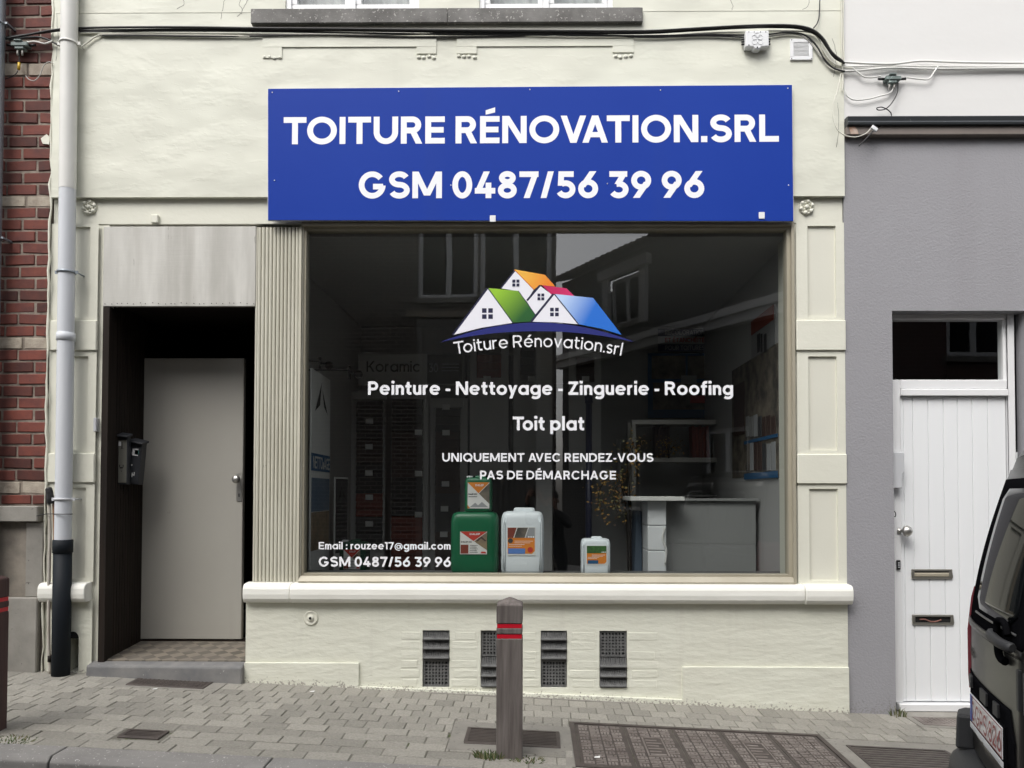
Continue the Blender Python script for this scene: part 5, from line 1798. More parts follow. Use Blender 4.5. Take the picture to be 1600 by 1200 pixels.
jerrycan(528, 571, 843, 905, .95, .2, 'can_dark', -1, 'dark green jerrycan in shadow beside the white banner', lambda *a: dalep_label(*a, u0=-.3, u1=.3, f0=.25, f1=.75), zbase=Z(905, 550, .95))
# ================================================================== BRICK HOUSE on the left
bh = thing('brick_house', 'dark red brick house with pale stone bands left of the cream shop front', 'building', (-4.2, .2, 0))
BXL, BXR = -6.4, LX - .006
ybf = .020
zb0 = Z(789, 40)                  # top of its stone sill
mb = MB()
mb.box(BXL, BXR - .004, ybf + .0005, .4, -.3, 6.9)
mb.build('mortar_bed', M['mortar'], bh)
bands = [(97, 117), (304.5, 322), (526, 545), (752, 772)]
bz = [(Z(b, 40), Z(a, 40)) for a, b in bands]
while bz[0][1] < 6.0:
    d = bz[0][0] - bz[1][0]
    bz.insert(0, (bz[0][0] + d, bz[0][1] + d))
mb = MB()
ms = MB()
rb = random.Random(9)
L_ST, GAP = .205, .014
def course(z0, z1, k, stone):
    x = BXR
    first = rb.random()
    full = (k % 2 == 0)
    i = 0
    while x > BXL:
        w_ = L_ST if (full if i == 0 else True) else L_ST * .48
        if not full and i == 0: w_ = L_ST * .5
        if stone: w_ = .19 if i else .17
        w_ *= rb.uniform(.96, 1.04)
        j = rb.uniform(-.003, .004)
        t_ = rb.uniform(-.0035, .0035)
        x0, x1 = x - w_ + GAP, x
        yf = ybf - .006 + j
        x0 += rb.uniform(-.003, .003)
        if i == 0: x1 += rb.uniform(-.012, .002)
        (ms if stone else mb).hexa([(x0, yf, z0 + t_), (x1, yf, z0 - t_), (x1, .3, z0 - t_), (x0, .3, z0 + t_)], [(x0, yf, z1 + t_), (x1, yf, z1 - t_), (x1, .3, z1 - t_), (x0, .3, z1 + t_)])
        x -= w_
        i += 1
k = 0
edges = [bz[i] for i in range(len(bz))]
for i, (s0, s1) in enumerate(edges):
    ms = MB()
    course(s0 + .004, s1 - .004, i, True)
    ms.build('stone_band', M['limestone'], bh, bevel=.003)
    zlow = edges[i + 1][1] if i + 1 < len(edges) else zb0
    n = max(1, int(round((s0 - zlow) / .0775)))
    h_ = (s0 - zlow) / n
    for q in range(n):
        k += 1
        course(zlow + q * h_ + .007, zlow + (q + 1) * h_ - .007, k, False)
mb.build('brickwork', M['brick'], bh, bevel=.004)
mb = MB()
mb.box(BXL, X(65.5, 800), -.045, .06, Z(815, 40), Z(790.5, 40))
mb.build('stone_sill', M['stone_dirty'], bh, bevel=.006)
mb = MB()
z0, z1 = Z(933, 40), Z(816, 40)
mb.box(X(40, 880), BXR, -.004, .014, z0, z1)
mb.hexa([(BXL, -.03, -.3), (X(61, 1000), -.03, -.3), (X(61, 1000), .01, -.3), (BXL, .01, -.3)], [(BXL, -.03, z0), (X(63, 940), -.03, z0), (X(63, 940), .01, z0), (BXL, .01, z0)])
mb.build('stone_plinth', M['stone_dirty'], bh, bevel=.006)
mb = MB()
mb.box(BXL, X(40, 880) - .002, .008, .018, z0, z1)
mb.build('cellar_panel', mat('stained_cellar_plaster', (.27, .24, .20), .85, var=(4, (.12, .105, .09), 1.2), bumps=[(14, .5, .008)]), bh)
mb = MB()   # pale mortar smear along the party line
rs = random.Random(4)
pts = []
for k in range(60):
    pts.append((LX + rs.uniform(-.008, .003), .004 + rs.uniform(-.006, .004), .05 + k * .082))
mb.tube(pts, [rs.uniform(.003, .010) for _ in pts], 6)
mb.build('mortar_fillet', M['cream_smooth'], bh)
mb = MB()
px = [W(68, 212), W(63, 216), W(66, 224), W(76, 225), W(77, 214), W(72, 209)]
mb.prism([(a, b) for a, b in px], .004, .02)
mb.build('plaster_dab', M['cream_smooth'], bh)

# ================================================================== GREY HOUSE on the right
gh = thing('grey_house', 'house with grey roughcast ground floor and white wall above a dark ledge', 'building', (3.4, .2, 0))
GX1 = 7.2
ox0_, ox1_ = X(1399, 800), 3.215
oz1_ = Z(484.5, 1400)
zthr = Z(1112, 1420, .12)
mb = MB()
panel_holes(mb, RX + .001, GX1, -.5, Z(213, 1450), [(ox0_, ox1_, zthr - .02, oz1_)], .018, .125, zbot=lambda x: zg(x, 0) - .05)
mb.add([(RX + .001, .018, -.5), (RX + .001, .30, -.5), (RX + .001, .30, 6.9), (RX + .001, .018, 6.9)], [(0, 1, 2, 3)])
mb.build('roughcast_wall', M['grey_render'], gh)
mb = MB()
panel_holes(mb, RX + .001, GX1, Z(190, 1450), 6.9, [(4.2, 5.3, 4.6, 6.2)], .006, .12)
mb.add([(4.1, .125, 4.5), (5.4, .125, 4.5), (5.4, .125, 6.3), (4.1, .125, 6.3)], [(0, 1, 2, 3)], 1)
mb.build('upper_wall', [M['white_render'], M['tile_grey']], gh)
mb = MB()
mb.extrude_x([(.02, Z(200, 1450)), (-.05, Z(200, 1450)), (-.055, Z(196.5, 1450)), (-.042, Z(194, 1450)), (-.050, Z(187, 1450)), (-.03, Z(185.5, 1450)), (.02, Z(185, 1450))], RX + .004, GX1)
mb.build('gutter_profile', M['gutter_dark'], gh, bevel=.002)
mb = MB()
mb.box(RX + .003, GX1, -.030, .02, Z(213.5, 1450), Z(200.3, 1450))
mb.build('fascia', M['gutter_brown'], gh, bevel=.003)
mb = MB()
pts = [W(1324, 203), W(1326, 213), W(1338, 213), W(1336, 206), W(1331, 201)]
mb.prism([(a, b) for a, b in pts], -.034, -.029)
mb.build('rust_patch', mat('rusty_patch', (.33, .17, .10), .8, var=(30, (.5, .42, .36), 1)), gh)
mb = MB()
mb.hexa([(RX, -.25, 6.88), (GX1, -.25, 6.88), (GX1, 3.4, 8.4), (RX, 3.4, 8.4)], [(RX, -.25, 7.0), (GX1, -.25, 7.0), (GX1, 3.4, 8.52), (RX, 3.4, 8.52)])
mb.build('roof', M['gutter_brown'], gh)
# white door with fanlight
YD = .125
dx0, dx1 = X(1397, 800, YD), X(1586, 800, YD)
def zz(py): return Z(py, 1490, YD)
mb = MB()
mb.box(dx0 - .02, dx0 + .040, YD - .02, YD + .06, zz(1097), zz(594))
mb.box(dx1 - .052, dx1, YD - .02, YD + .06, zz(1097), zz(486))
mb.box(dx0 - .02, dx1 - .052, YD - .02, YD + .06, zz(500), zz(486))
mb.box(dx0 + .040, dx1 - .052, YD - .035, YD + .06, zz(619.5), zz(609))
mb.box(dx0 + .040, dx1 - .052, YD - .022, YD + .06, zz(608.5), zz(594))
mb.box(dx0 - .0, dx1, YD - .05, YD + .06, zz(1109), zz(1097.5))
fr_ = mb.build('door_frame', M['frame_white'], gh, bevel=.004)
mb = MB()   # inner glazing bead of the fanlight
mb.box(dx1 - .07, dx1 - .052, YD - .005, YD + .05, zz(593.5), zz(500.5))
mb.build('glazing_bead', M['frame_white'], fr_)
mb = MB()
mb.add([(dx0 - .05, YD + .015, zz(600)), (dx1 - .05, YD + .015, zz(600)), (dx1 - .05, YD + .015, zz(495)), (dx0 - .05, YD + .015, zz(495))], [(0, 1, 2, 3)])
mb.build('fanlight_pane', M['glass_small'], fr_, fix=False)
mb = MB()
mb.box(dx0 - .1, dx1 + .3, 1.4, 1.45, 1.6, 2.9)
mb.box(dx0 - .1, dx1 + .3, .2, 1.45, 2.9, 2.95)
mb.box(dx0 - .1, dx1 + .3, .2, 1.45, 1.6, 1.65)
mb.box(dx1 + .25, dx1 + .3, .2, 1.4, 1.65, 2.9)
mb.box(dx0 - .1, dx0 - .05, .2, 1.4, 1.65, 2.9)
mb.build('hall', M['tile_grey'], fr_)
dr = MB()
la, lb = dx0 + .044, dx1 - .056
gpx = [1425, 1449, 1473, 1495, 1518, 1542, 1565]
gx_ = [la + .02] + [X(p, 640, YD) for p in gpx if la + .03 < X(p, 640, YD) < lb - .03] + [lb]
dr.box(la + .001, lb - .001, YD + .002, YD + .045, zz(1096), zz(620))
dr.box(la + .001, la + .018, YD - .006, YD + .004, zz(1096), zz(620))
for a, b in zip(gx_, gx_[1:]):
    dr.box(a + .0025, b - .0025, YD - .006, YD + .004, zz(1096) + .002, zz(620) - .002)
wd = dr.build('white_door', M['door_white'], gh, bevel=.003, seg=2)
for px0, px1, py0, py1, closed, lab in ((1423, 1486, 889, 904.5, True, 'closed upper mail slot with a pale flap'), (1424, 1488, 960, 976, False, 'open lower mail slot showing a dark gap')):
    x0, x1, z0, z1 = X(px0, py0, YD), X(px1, py0, YD), zz(py1), zz(py0)
    mb = MB()
    w_ = .014
    mb.box(x0, x1, YD - .018, YD - .005, z0, z0 + w_)
    mb.box(x0, x1, YD - .018, YD - .005, z1 - w_, z1)
    mb.box(x0, x0 + w_ * 1.3, YD - .018, YD - .005, z0 + w_, z1 - w_)
    mb.box(x1 - w_ * 1.3, x1, YD - .018, YD - .005, z0 + w_, z1 - w_)
    o_ = mb.build('mail_slot', M['brass_grey'], wd, bevel=.003)
    o_['label'] = lab
    mb = MB()
    mb.box(x0 + w_ * 1.3, x1 - w_ * 1.3, YD - .0075, YD - .0065, z0 + w_, z1 - w_)
    if closed:
        q = MB()
        q.extrude_x([(YD - .008, z0 + w_ + .001), (YD - .012, z0 + w_ + .003), (YD - .016, z1 - w_ - .012), (YD - .008, z1 - w_ - .010)], x0 + .02, x1 - .02)
        q.build('flap', mat('brass_flap', (.62, .56, .44), .4, .3), wd, bevel=.002)
    else:
        q = MB()
        rl = random.Random(2)
        q.tube(spline([(x0 + .05 + .035 * k, YD - .010, z0 + .026 + rl.uniform(-.006, .010)) for k in range(5)], 4), .005, 6)
        q.build('flap', mat('torn_brush', (.22, .10, .08), .8), wd)
    mb.build('slot', M['vent_hole'], wd)
mb = MB()
kx = X(1402, 828, YD)
mb.lathe([(.020, 0), (.020, .006), (.012, .008), (.012, .03), (.034, .042), (.038, .06), (.026, .08), (.006, .092)], (kx, YD - .02, Z(829, 1402, YD)), (0.55, -.8, 0), 20)
mb.build('knob', M['steel'], wd)
mb = MB()
x, z = X(1401, 882, YD), Z(882, 1401, YD)
mb.box(x - .014, x + .012, YD - .034, YD - .02, z - .032, z + .032)
o_ = mb.build('door_viewer_keypad', M['black'], wd, bevel=.004)
mb = MB()
for k in range(3):
    mb.box(x - .007, x + .005, YD - .0355, YD - .034, z - .018 + k * .014, z - .011 + k * .014)
mb.build('button', M['plastic_grey'], o_)
mb = MB()   # letter holder fixed to the left reveal
x0, x1 = ox0_ - .002, X(1411, 735, .07)
prof = [(.03, Z(763, 1405, .06)), (.11, Z(763, 1405, .06)), (.11, Z(706, 1405, .06)), (.03, Z(706, 1405, .06))]
mb.prism([(x0, Z(763, 1405, .06)), (x1 - .014, Z(763, 1405, .06)), (x1 - .014, Z(742, 1405, .06)), (x1, Z(737, 1405, .06)), (x1, Z(707, 1405, .06)), (x0, Z(706, 1405, .06))], .05, .10)
mb.build('entry_phone', M['plastic_grey'], gh, bevel=.004)
mb = MB()
mb.tube(spline([(x0, .06, Z(797, 1400, .06)), (x0 + .028, .06, Z(800, 1400, .06)), (x0 + .03, .06, Z(807, 1400, .06)), (x0, .06, Z(806, 1400, .06))]), .003, 6)
mb.build('wire_loop', M['dark_metal'], gh)
mb = MB()
mb.box(ox0_ - .03, ox1_ + .02, -.02, .16, zthr - .09, zz(1109.5))
mb.build('door_step', M['stone_dirty'], gh, bevel=.006)

# ================================================================== PIPES
dp = thing('drainpipe', 'white and pale blue grey drainpipe with a black lower section between brick and cream fronts', 'drainpipe', (-3.08, -.07, 0))
PX_, PY_, PR = -3.043, -.058, .051
zj = Z(296, 107, PY_)
zc = Z(845, 98, PY_)
def pp(z): return (PX_ - .002 + .004 * math.sin(z * .8) - .003 * (z - 2), PY_, z)
mb = MB(); mb.tube([pp(z) for z in (zj, 3.8, 5, 6.85)], PR, 24, caps=False); mb.build('upper_section', M['pipe_white'], dp)
mb = MB(); mb.tube([pp(z) for z in (zc - .02, 1.6, 2.3, zj + .002)], PR - .0015, 24, caps=False)
za, zb_ = Z(533, 103, PY_), Z(520, 103, PY_)
mb.tube([pp(za), pp(za + .002), pp(zb_ - .002), pp(zb_)], [PR - .002, PR + .004, PR + .004, PR - .002], 24, caps=False)
mb.build('middle_section', M['pipe_blue'], dp)
mb = MB()
zt_ = Z(843, 98, PY_); zk = Z(864, 98, PY_)
mb.tube([pp(zk), pp(zk + .003), pp(zt_ - .003), pp(zt_)], [PR + .003, PR + .008, PR + .008, PR + .001], 24)
mb.tube([pp(-.05), pp(.5), pp(zk + .01)], PR + .003, 24)
mb.build('black_section', M['pipe_black'], dp)
for py, mm in ((68, 'pipe_white'), (425.5, 'zinc'), (780, 'plastic_grey')):
    z = Z(py, 107, PY_)
    mb = MB()
    c = pp(z)
    mb.tube([(c[0], c[1], z - .007), (c[0], c[1], z - .006), (c[0], c[1], z + .006), (c[0], c[1], z + .007)], [PR, PR + .006, PR + .006, PR], 24)
    for s_ in (-1, 1):
        mb.box(c[0] + s_ * (PR + .012) - .012, c[0] + s_ * (PR + .012) + .012, PY_ - .004, PY_ + .004, z - .010, z + .010)
        mb.tube([(c[0] + s_ * (PR + .012), PY_, z), (c[0] + s_ * (PR + .008), .04, z)], .005, 8)
    mb.build('clamp', M[mm], dp)

zp = thing('drainpipe', 'zinc grey drainpipe at the far left edge against the red brick', 'drainpipe', (-3.50, -.07, 0))
mb = MB(); mb.tube([(-3.532 - .0 * z, -.06, z) for z in (-.1, 1.5, 3, 6.8)], .050, 20, caps=False); mb.build('pipe', M['zinc'], zp)
for py in (37, 372):
    z = Z(py, 2, -.06)
    mb = MB(); mb.tube([(-3.532, -.06, z - .008), (-3.532, -.06, z - .006), (-3.532, -.06, z + .006), (-3.532, -.06, z + .008)], [.05, .057, .057, .05], 20); mb.box(-3.47, -3.455, -.07, .03, z - .006, z + .006); mb.build('clamp', M['zinc'], zp)

# conduit with a black taped head, a copper coloured tube beside it
cd = thing('cable_conduit', 'pale conduit and brown tube with a black taped head left of the drainpipe', 'conduit', (-3.17, -.05, 0))
yy = -.035
def cpt(px, py): return (W(px, py, yy)[0], yy, W(px, py, yy)[1])
mb = MB(); mb.tube(spline([cpt(78.5, 1052), cpt(76, 1000), cpt(76.5, 900), cpt(78, 840), cpt(77, 785)]), .0105, 10); mb.build('pale_tube', M['pale_tube'], cd)
mb = MB(); mb.tube(spline([(a + .014, b + .012, c) for a, b, c in (cpt(78, 1052), cpt(77.5, 1000), cpt(79.5, 900), cpt(80, 840), cpt(78.5, 785))]), .0085, 10); mb.build('brown_tube', M['copper'], cd)
mb = MB(); mb.tube(spline([cpt(79, 787), cpt(78, 775), cpt(76.5, 766), cpt(75, 762)]), [.022, .023, .024, .024, .025, .025, .024, .024, .023, .023, .022, .022, .022, .022, .022, .021, .021, .021, .021, .021, .020, .020, .018, .016, .012], 10); mb.build('taped_head', M['black'], cd)
mb = MB(); mb.tube([cpt(78, 1034), cpt(78, 1024)], .014, 8); mb.build('rusty_clip', M['wood_dark'], cd)
mb = MB()
zt_ = Z(803, 98, PY_)
mb.tube(spline([(X(45, 809, -.02), -.02, Z(809, 45, -.02)), (X(62, 805, -.05), -.05, Z(805, 62, -.05)), (X(74, 803, -.06), -.058, Z(803, 74, -.06)), (X(86, 803, -.1), -.1, zt_), (PX_, -.116, zt_), (X(111, 803, -.1), -.1, zt_), (X(113, 803, -.05), -.05, zt_)]), .0028, 6)
tag(mb.build('binding_wire', M['black']), 'thin black wire tied round the drainpipe and conduit', 'wire')

# ================================================================== CABLES on the facades
def cable(pxs, r, m, label, y=-.025, name='cable', group='cables running along the facades', yy=None):
    P = []
    for k, q in enumerate(pxs):
        Y = q[2] if len(q) > 2 else y
        x, z = W(q[0], q[1], Y)
        P.append((x, Y, z))
    mb = MB()
    mb.tube(spline(P, 7), r * .84, 8)
    return tag(mb.build(name, M[m], fix=False), label, 'cable', group)
cable([(4, 61), (40, 55), (84, 47), (125, 44, -.012), (200, 42.5), (300, 42.5), (395, 44), (520, 45), (700, 47), (850, 48), (1000, 48.5), (1060, 46), (1130, 42), (1190, 39.5), (1240, 40), (1268, 46), (1286, 60), (1300, 82), (1318, 97)], .0085, 'cable_black', 'topmost thick black cable of the bundle under the stone sill', -.035)
cable([(4, 59), (60, 52), (100, 47), (125, 47.5, -.012), (250, 46), (395, 46.5), (560, 48), (700, 50), (850, 51.5), (1000, 52), (1080, 48), (1150, 44), (1210, 42.5), (1252, 45), (1278, 56), (1292, 74), (1304, 90), (1320, 99)], .0075, 'cable_black', 'second black cable of the bundle, just below the topmost', -.022)
cable([(125, 50, -.012), (230, 48.5), (395, 49), (560, 51.5), (720, 54), (860, 54), (1000, 56), (1100, 54), (1165, 55)], .0065, 'cable_black', 'black cable ending at the left side of the white junction box', -.018)
cable([(160, 55.5), (250, 56), (340, 57), (500, 55), (640, 57.5), (760, 57), (900, 54), (1010, 58.5), (1100, 56), (1168, 58.5)], .0055, 'cable_black', 'thin black cable sagging lowest along the cream wall', -.014)
cable([(125, 52, -.01), (180, 51.5), (330, 52.5), (470, 54), (600, 54.5), (740, 52), (860, 57.5), (1000, 57.5), (1110, 51.5), (1170, 50)], .006, 'cable_cream', 'cream painted cable within the bundle over the sign', -.012)
cable([(126, 74, -.02), (140, 64), (152, 56.5), (175, 53.5), (330, 55.5), (390, 57)], .006, 'cable_cream', 'cream cable rising from the drainpipe clamp to the bundle', -.014)
cable([(1200, 54), (1230, 50.5), (1258, 55), (1276, 72), (1288, 92), (1302, 106), (1320, 112)], .0065, 'cable_black', 'black cable leaving the white junction box to the right', -.020)
cable([(1200, 57), (1236, 53), (1256, 58.5), (1272, 74), (1283, 90), (1300, 105), (1322, 111)], .0055, 'grey_cable', 'grey cable hugging the curve beside the white vent grille', -.012)
cable([(1200, 48), (1262, 50), (1280, 62), (1287, 80), (1300, 97), (1318, 105), (1332, 106)], .0055, 'cable_cream', 'cream cable curving down to the party line by the vent grille', -.012)
cable([(1281, 0), (1280, 24), (1277, 36), (1271, 44)], .0045, 'cable_black', 'single black cable dropping from the top edge above the junction box', -.02)
cable([(1318, 0), (1317, 40), (1319, 98)], .006, 'cable_cream', 'left cream cable running down the party line', -.008)
cable([(1315, -30), (1315, 60), (1317, 120), (1316, 142)], .0055, 'cable_cream', 'second cream cable on the party line beside the left one', -.012)
cable([(1318, 97), (1350, 99), (1395, 100), (1440, 95.5), (1500, 97.5), (1600, 98.5), (1760, 99)], .0085, 'cable_white', 'topmost white cable running right across the white wall', -.016)
cable([(1322, 104), (1380, 103), (1440, 103.5), (1500, 104), (1600, 104.5), (1760, 105)], .0065, 'cable_white', 'middle white cable running right across the white wall', -.012)
cable([(1320, 111), (1345, 110), (1392, 106), (1450, 107.5), (1500, 107.5), (1600, 106.5), (1760, 107)], .0075, 'cable_white', 'lowest white cable running right across the white wall', -.016)
cable([(1332, 106), (1340, 113), (1350, 120), (1362, 121), (1376, 119)], .006, 'cable_white', 'short white cable looping into the left of the grey splitter', -.02)
cable([(1417, 121), (1440, 124), (1452, 123), (1460, 112), (1466, 104)], .006, 'cable_white', 'short white cable rising from the right of the grey splitter', -.02)
cable([(1320, 140), (1324, 150), (1335, 156), (1355, 155), (1375, 150), (1392, 144), (1398, 131)], .0055, 'cable_white', 'white cable drooping below the grey splitter', -.016)
cable([(1403, 130), (1402, 145), (1394, 160), (1384, 170), (1373, 172), (1370, 169), (1378, 167.5), (1389, 173), (1393, 181), (1386, 190), (1374, 198), (1366, 203)], .0042, 'cable_black', 'thin black wire with a curl hanging below the grey splitter', -.03)
cable([(1314, 115), (1309, 140), (1302, 162), (1302, 185), (1309, 203), (1322, 212), (1338, 214), (1352, 209), (1360, 202)], .0042, 'cable_cream', 'loose cream wire looping over the party line to the dark ledge', -.06)
cable([(1364, 205), (1354, 216), (1342, 228)], .0045, 'cable_black', 'short black cable end dangling over the grey wall', -.062)
mb = MB()
x, z = W(1366, 201, -.066)
mb.box(x - .022, x + .022, -.075, -.055, z - .012, z + .012)
mb.transform(Matrix.Translation((x, 0, z)) @ Matrix.Rotation(R(35), 4, 'Y') @ Matrix.Translation((-x, 0, -z)))
tag(mb.build('cable_connector', M['plastic_white'], bevel=.003), 'small white connector joining wires below the dark ledge', 'connector')
# grey splitter on the white wall
def splitter(px, py, w_, label, flip=False):
    x, z = W(px, py, -.04)
    t = thing('cable_splitter', label, 'junction box', (x, -.03, z), 'cable splitters')
    mb = MB()
    mb.box(x - w_, x + w_, -.045, .005, z - .016, z + .012); mb.box(x - w_ * .55, x + w_ * .35, -.055, -.002, z + .012, z + .024)
    mb.box(x - w_ * .6, x + w_ * .5, -.040, .0, z - .034, z - .016)
    mb.build('housing', M['green_box'], t, bevel=.004)
    for s_ in (-1, 1):
        mb = MB(); mb.tube([(x + s_ * w_, -.02, z), (x + s_ * (w_ + .04), -.02, z + .002)], .0085, 8); mb.build('gland', M['black'], t)
    for dx in (-.02, .012):
        mb = MB(); mb.tube([(x + dx, -.025, z - .034), (x + dx, -.025, z - .07)], .006, 8); mb.build('spigot', M['grey_cable'], t)
splitter(1396, 121, .05, 'grey green cable splitter on the white wall above the dark ledge')
splitter(30, 68, .055, 'pale topped cable splitter on the red brick beside the zinc pipe')
cable([(14, 62), (50, 58), (70, 60), (96, 73, -.02)], .0075, 'cable_black', 'black cable sloping over the pale topped splitter behind the white pipe', -.03)
cable([(42, 66), (56, 65), (70, 68), (82, 64)], .006, 'cable_white', 'white cable leaving the pale topped splitter to the right', -.03)
cable([(30, 80), (30, 98)], .0035, 'cable_black', 'thin black wire hanging straight below the pale topped splitter', -.02)
cable([(29, 108), (26, 114), (18, 120), (6, 124)], .0035, 'cable_black', 'thin black wire curling left below the yellow connector', -.02)
mb = MB()
x0_, z0_ = W(30, 98, -.02); x1_, z1_ = W(29, 109, -.02)
mb.tube([(x0_, -.02, z0_), (x1_, -.02, z1_)], .0085, 8)
tag(mb.build('cable_connector', mat('yellow_plastic', (.62, .40, .04), .5)), 'small yellow connector on the thin wire by the red brick', 'connector')
cable([(40, 118), (45, 124), (54, 126), (62, 118), (68, 103), (76, 97), (83, 99)], .0038, 'grey_cable', 'pale wire curving up across the pale stone band', -.015)
cable([(80, 70, -.008), (80.5, 110, -.008), (79.5, 150, -.008), (76, 190, -.006), (77, 260, -.006)], .010, 'dark_cable', 'dark cable running down the edge of the brick wall', -.006) if False else None

# white junction box and vent grille
x, z = W(1183, 62.5, -.05)
t = thing('junction_box', 'white lidded junction box on the cables above the sign', 'junction box', (x, 0, z))
w_, h_ = .076, .060
mb = MB()
mb.prism([(x - w_, z - h_ * .75), (x - w_ * .35, z - h_ * .78), (x - w_ * .22, z - h_ * 1.0), (x + w_ * .22, z - h_ * 1.0), (x + w_ * .35, z - h_ * .78), (x + w_, z - h_ * .72), (x + w_, z + h_), (x - w_, z + h_)], -.055, 0)
mb.build('lid', M['plastic_white'], t, bevel=.006, seg=2)
mb = MB()
for dx in (-.055, -.02, .02, .055):
    mb.lathe([(.003, 0), (.003, .002)], (x + dx, -.055, z + h_ - .010), (0, -1, 0), 8)
mb.lathe([(.005, 0), (.004, .003)], (x, -.055, z - h_ * .86), (0, -1, 0), 8)
mb.lathe([(.004, 0), (.003, .003)], (x - .055, -.055, z - h_ * .6), (0, -1, 0), 8)
mb.build('screw', M['black'], t)
mb = MB()
for dx, dz in ((-.018, .014), (.018, .014), (-.018, -.016), (.018, -.016), (0, .03)):
    ring = [(x + dx + .016 * math.cos(a), -.0562, z + dz + .016 * math.sin(a)) for a in [k * PI / 8 for k in range(17)]]
    mb.tube(ring, .0016, 5, caps=False)
mb.build('embossed_emblem', M['plastic_white'], t)
for s_ in (-1, 1):
    for k in range(3):
        mb = MB()
        mb.tube([(x + s_ * w_, -.02, z + .022 - k * .016), (x + s_ * (w_ + .018), -.02, z + .022 - k * .016)], .006, 7)
        mb.build('gland', M['black'], t)
x0, x1, z0, z1 = X(1234, 78), X(1268.5, 78), Z(95, 1250), Z(62, 1250)
t = thing('vent_grille', 'square white louvred vent grille under the cables on the right', 'vent', ((x0 + x1) / 2, 0, z0))
mb = MB()
b_ = .022
mb.box(x0, x1, -.012, .004, z0, z0 + b_); mb.box(x0, x1, -.012, .004, z1 - b_, z1)
mb.box(x0, x0 + b_, -.012, .004, z0 + b_, z1 - b_); mb.box(x1 - b_, x1, -.012, .004, z0 + b_, z1 - b_)
mb.build('frame', M['frame_white'], t, bevel=.002)
mb = MB()
n = 11
for k in range(n):
    c = z0 + b_ + (z1 - z0 - 2 * b_) * k / n
    d = c + (z1 - z0 - 2 * b_) / n
    mb.extrude_x([(-.010, c), (-.010, c + (d - c) * .5), (-.004, c + (d - c) * .62), (-.004, c + (d - c) * .12)], x0 + b_, x1 - b_)
mb.build('louvres', M['frame_white'], t)
mb = MB(); mb.box(x0 + b_, x1 - b_, .0012, .003, z0 + b_, z1 - b_); mb.build('backing', M['dark_metal'], t)
mb = MB()
for a, b in ((x0 + .008, z0 + .008), (x1 - .008, z0 + .008), (x0 + .008, z1 - .008), (x1 - .008, z1 - .008)):
    mb.lathe([(.0035, 0), (.003, .002)], (a, -.012, b), (0, -1, 0), 8)
mb.build('screw', M['dark_metal'], t)

# ================================================================== MAILBOXES in the doorway
def mailbox(px0, px1, py0, py1, yf, dep, tilt, face, label, extras):
    """A slim letter box whose front faces the street; extras: marks given in fractions of the front."""
    x0, x1 = X(px0, 720, yf), X(px1, 720, yf)
    z0, z1 = Z(py1, px0, yf), Z(py0, px0, yf)
    t = thing('mailbox', label, 'mailbox', ((x0 + x1) / 2, yf + dep / 2, z0), 'mailboxes in the doorway')
    mid = Vector(((x0 + x1) / 2, yf, z1))
    T = Matrix.Translation(mid) @ Matrix.Rotation(tilt, 4, 'Y') @ Matrix.Translation(-mid)
    mb = MB(); mb.box(x0, x1, yf, yf + dep, z0, z1 - .012); mb.transform(T); mb.build('case', M['mail_dark'], t, bevel=.004)
    mb = MB(); mb.hexa([(x0 - .006, yf - .03, z1 - .020), (x1 + .012, yf - .03, z1 - .032), (x1 + .012, yf + dep, z1 - .016), (x0 - .006, yf + dep, z1 - .006)], [(x0 - .006, yf - .03, z1 - .008), (x1 + .012, yf - .03, z1 - .022), (x1 + .012, yf + dep, z1), (x0 - .006, yf + dep, z1 + .014)])
    mb.transform(T); mb.build('lid', M['mail_dark'], t, bevel=.002)
    a, b, c, d = x0 + .007, x1 - .004, z0 + .012, z1 - .045
    mb = MB(); mb.box(a, b, yf - .004, yf, c, d); mb.transform(T); d_ = mb.build('front', face, t, bevel=.002)
    for nm, ua, ub, va, vb, mm in extras:
        mb = MB(); mb.box(a + (b - a) * ua, a + (b - a) * ub, yf - .006, yf - .004, c + (d - c) * va, c + (d - c) * vb); mb.transform(T); mb.build(nm, mm, d_)
M['mail_dark'] = mat('dark_mailbox', (.030, .032, .037), .5)
M['mail_grey'] = mat('greenish_grey_mailbox_front', (.17, .165, .14), .5)
BK = M['vent_hole']
mailbox(180.5, 199, 677, 757, .17, .045, 0, M['mail_grey'], 'mailbox with a greenish grey front on the dark panelled wall', [('sticker', .12, .45, .86, .96, M['tag_white']), ('horn_mark', .52, .58, .80, .95, BK), ('horn_mark', .42, .74, .795, .80, BK), ('keyhole', .32, .38, .36, .42, BK), ('keyhole', .38, .66, .335, .36, BK), ('keyhole', .66, .72, .36, .42, BK), ('keyhole', .5, .55, .26, .28, BK)])
mailbox(204, 222, 687, 757, .235, .07, R(4.5), M['mail_dark'], 'dark mailbox with a pale sticker, hanging askew beside the door', [('sticker', .2, .8, .74, .93, M['tag_white']), ('sticker', .45, .85, .77, .90, mat('teal_sticker', (.05, .16, .15), .6)), ('scrawl', .35, .42, .15, .27, M['tag_white']), ('scrawl', .42, .55, .2, .22, M['tag_white']), ('scrawl', .55, .62, .19, .29, M['tag_white']), ('lock', .2, .32, .46, .50, M['tag_white'])])
mb = MB()
x, z = W(152, 664, .03)
mb.box(x - .010, x + .008, -.0, .05, z - .045, z + .045)
tag(mb.build('door_bell', M['plastic_grey'], bevel=.003), 'small pale door bell on the cream jamb of the dark doorway', 'door bell')

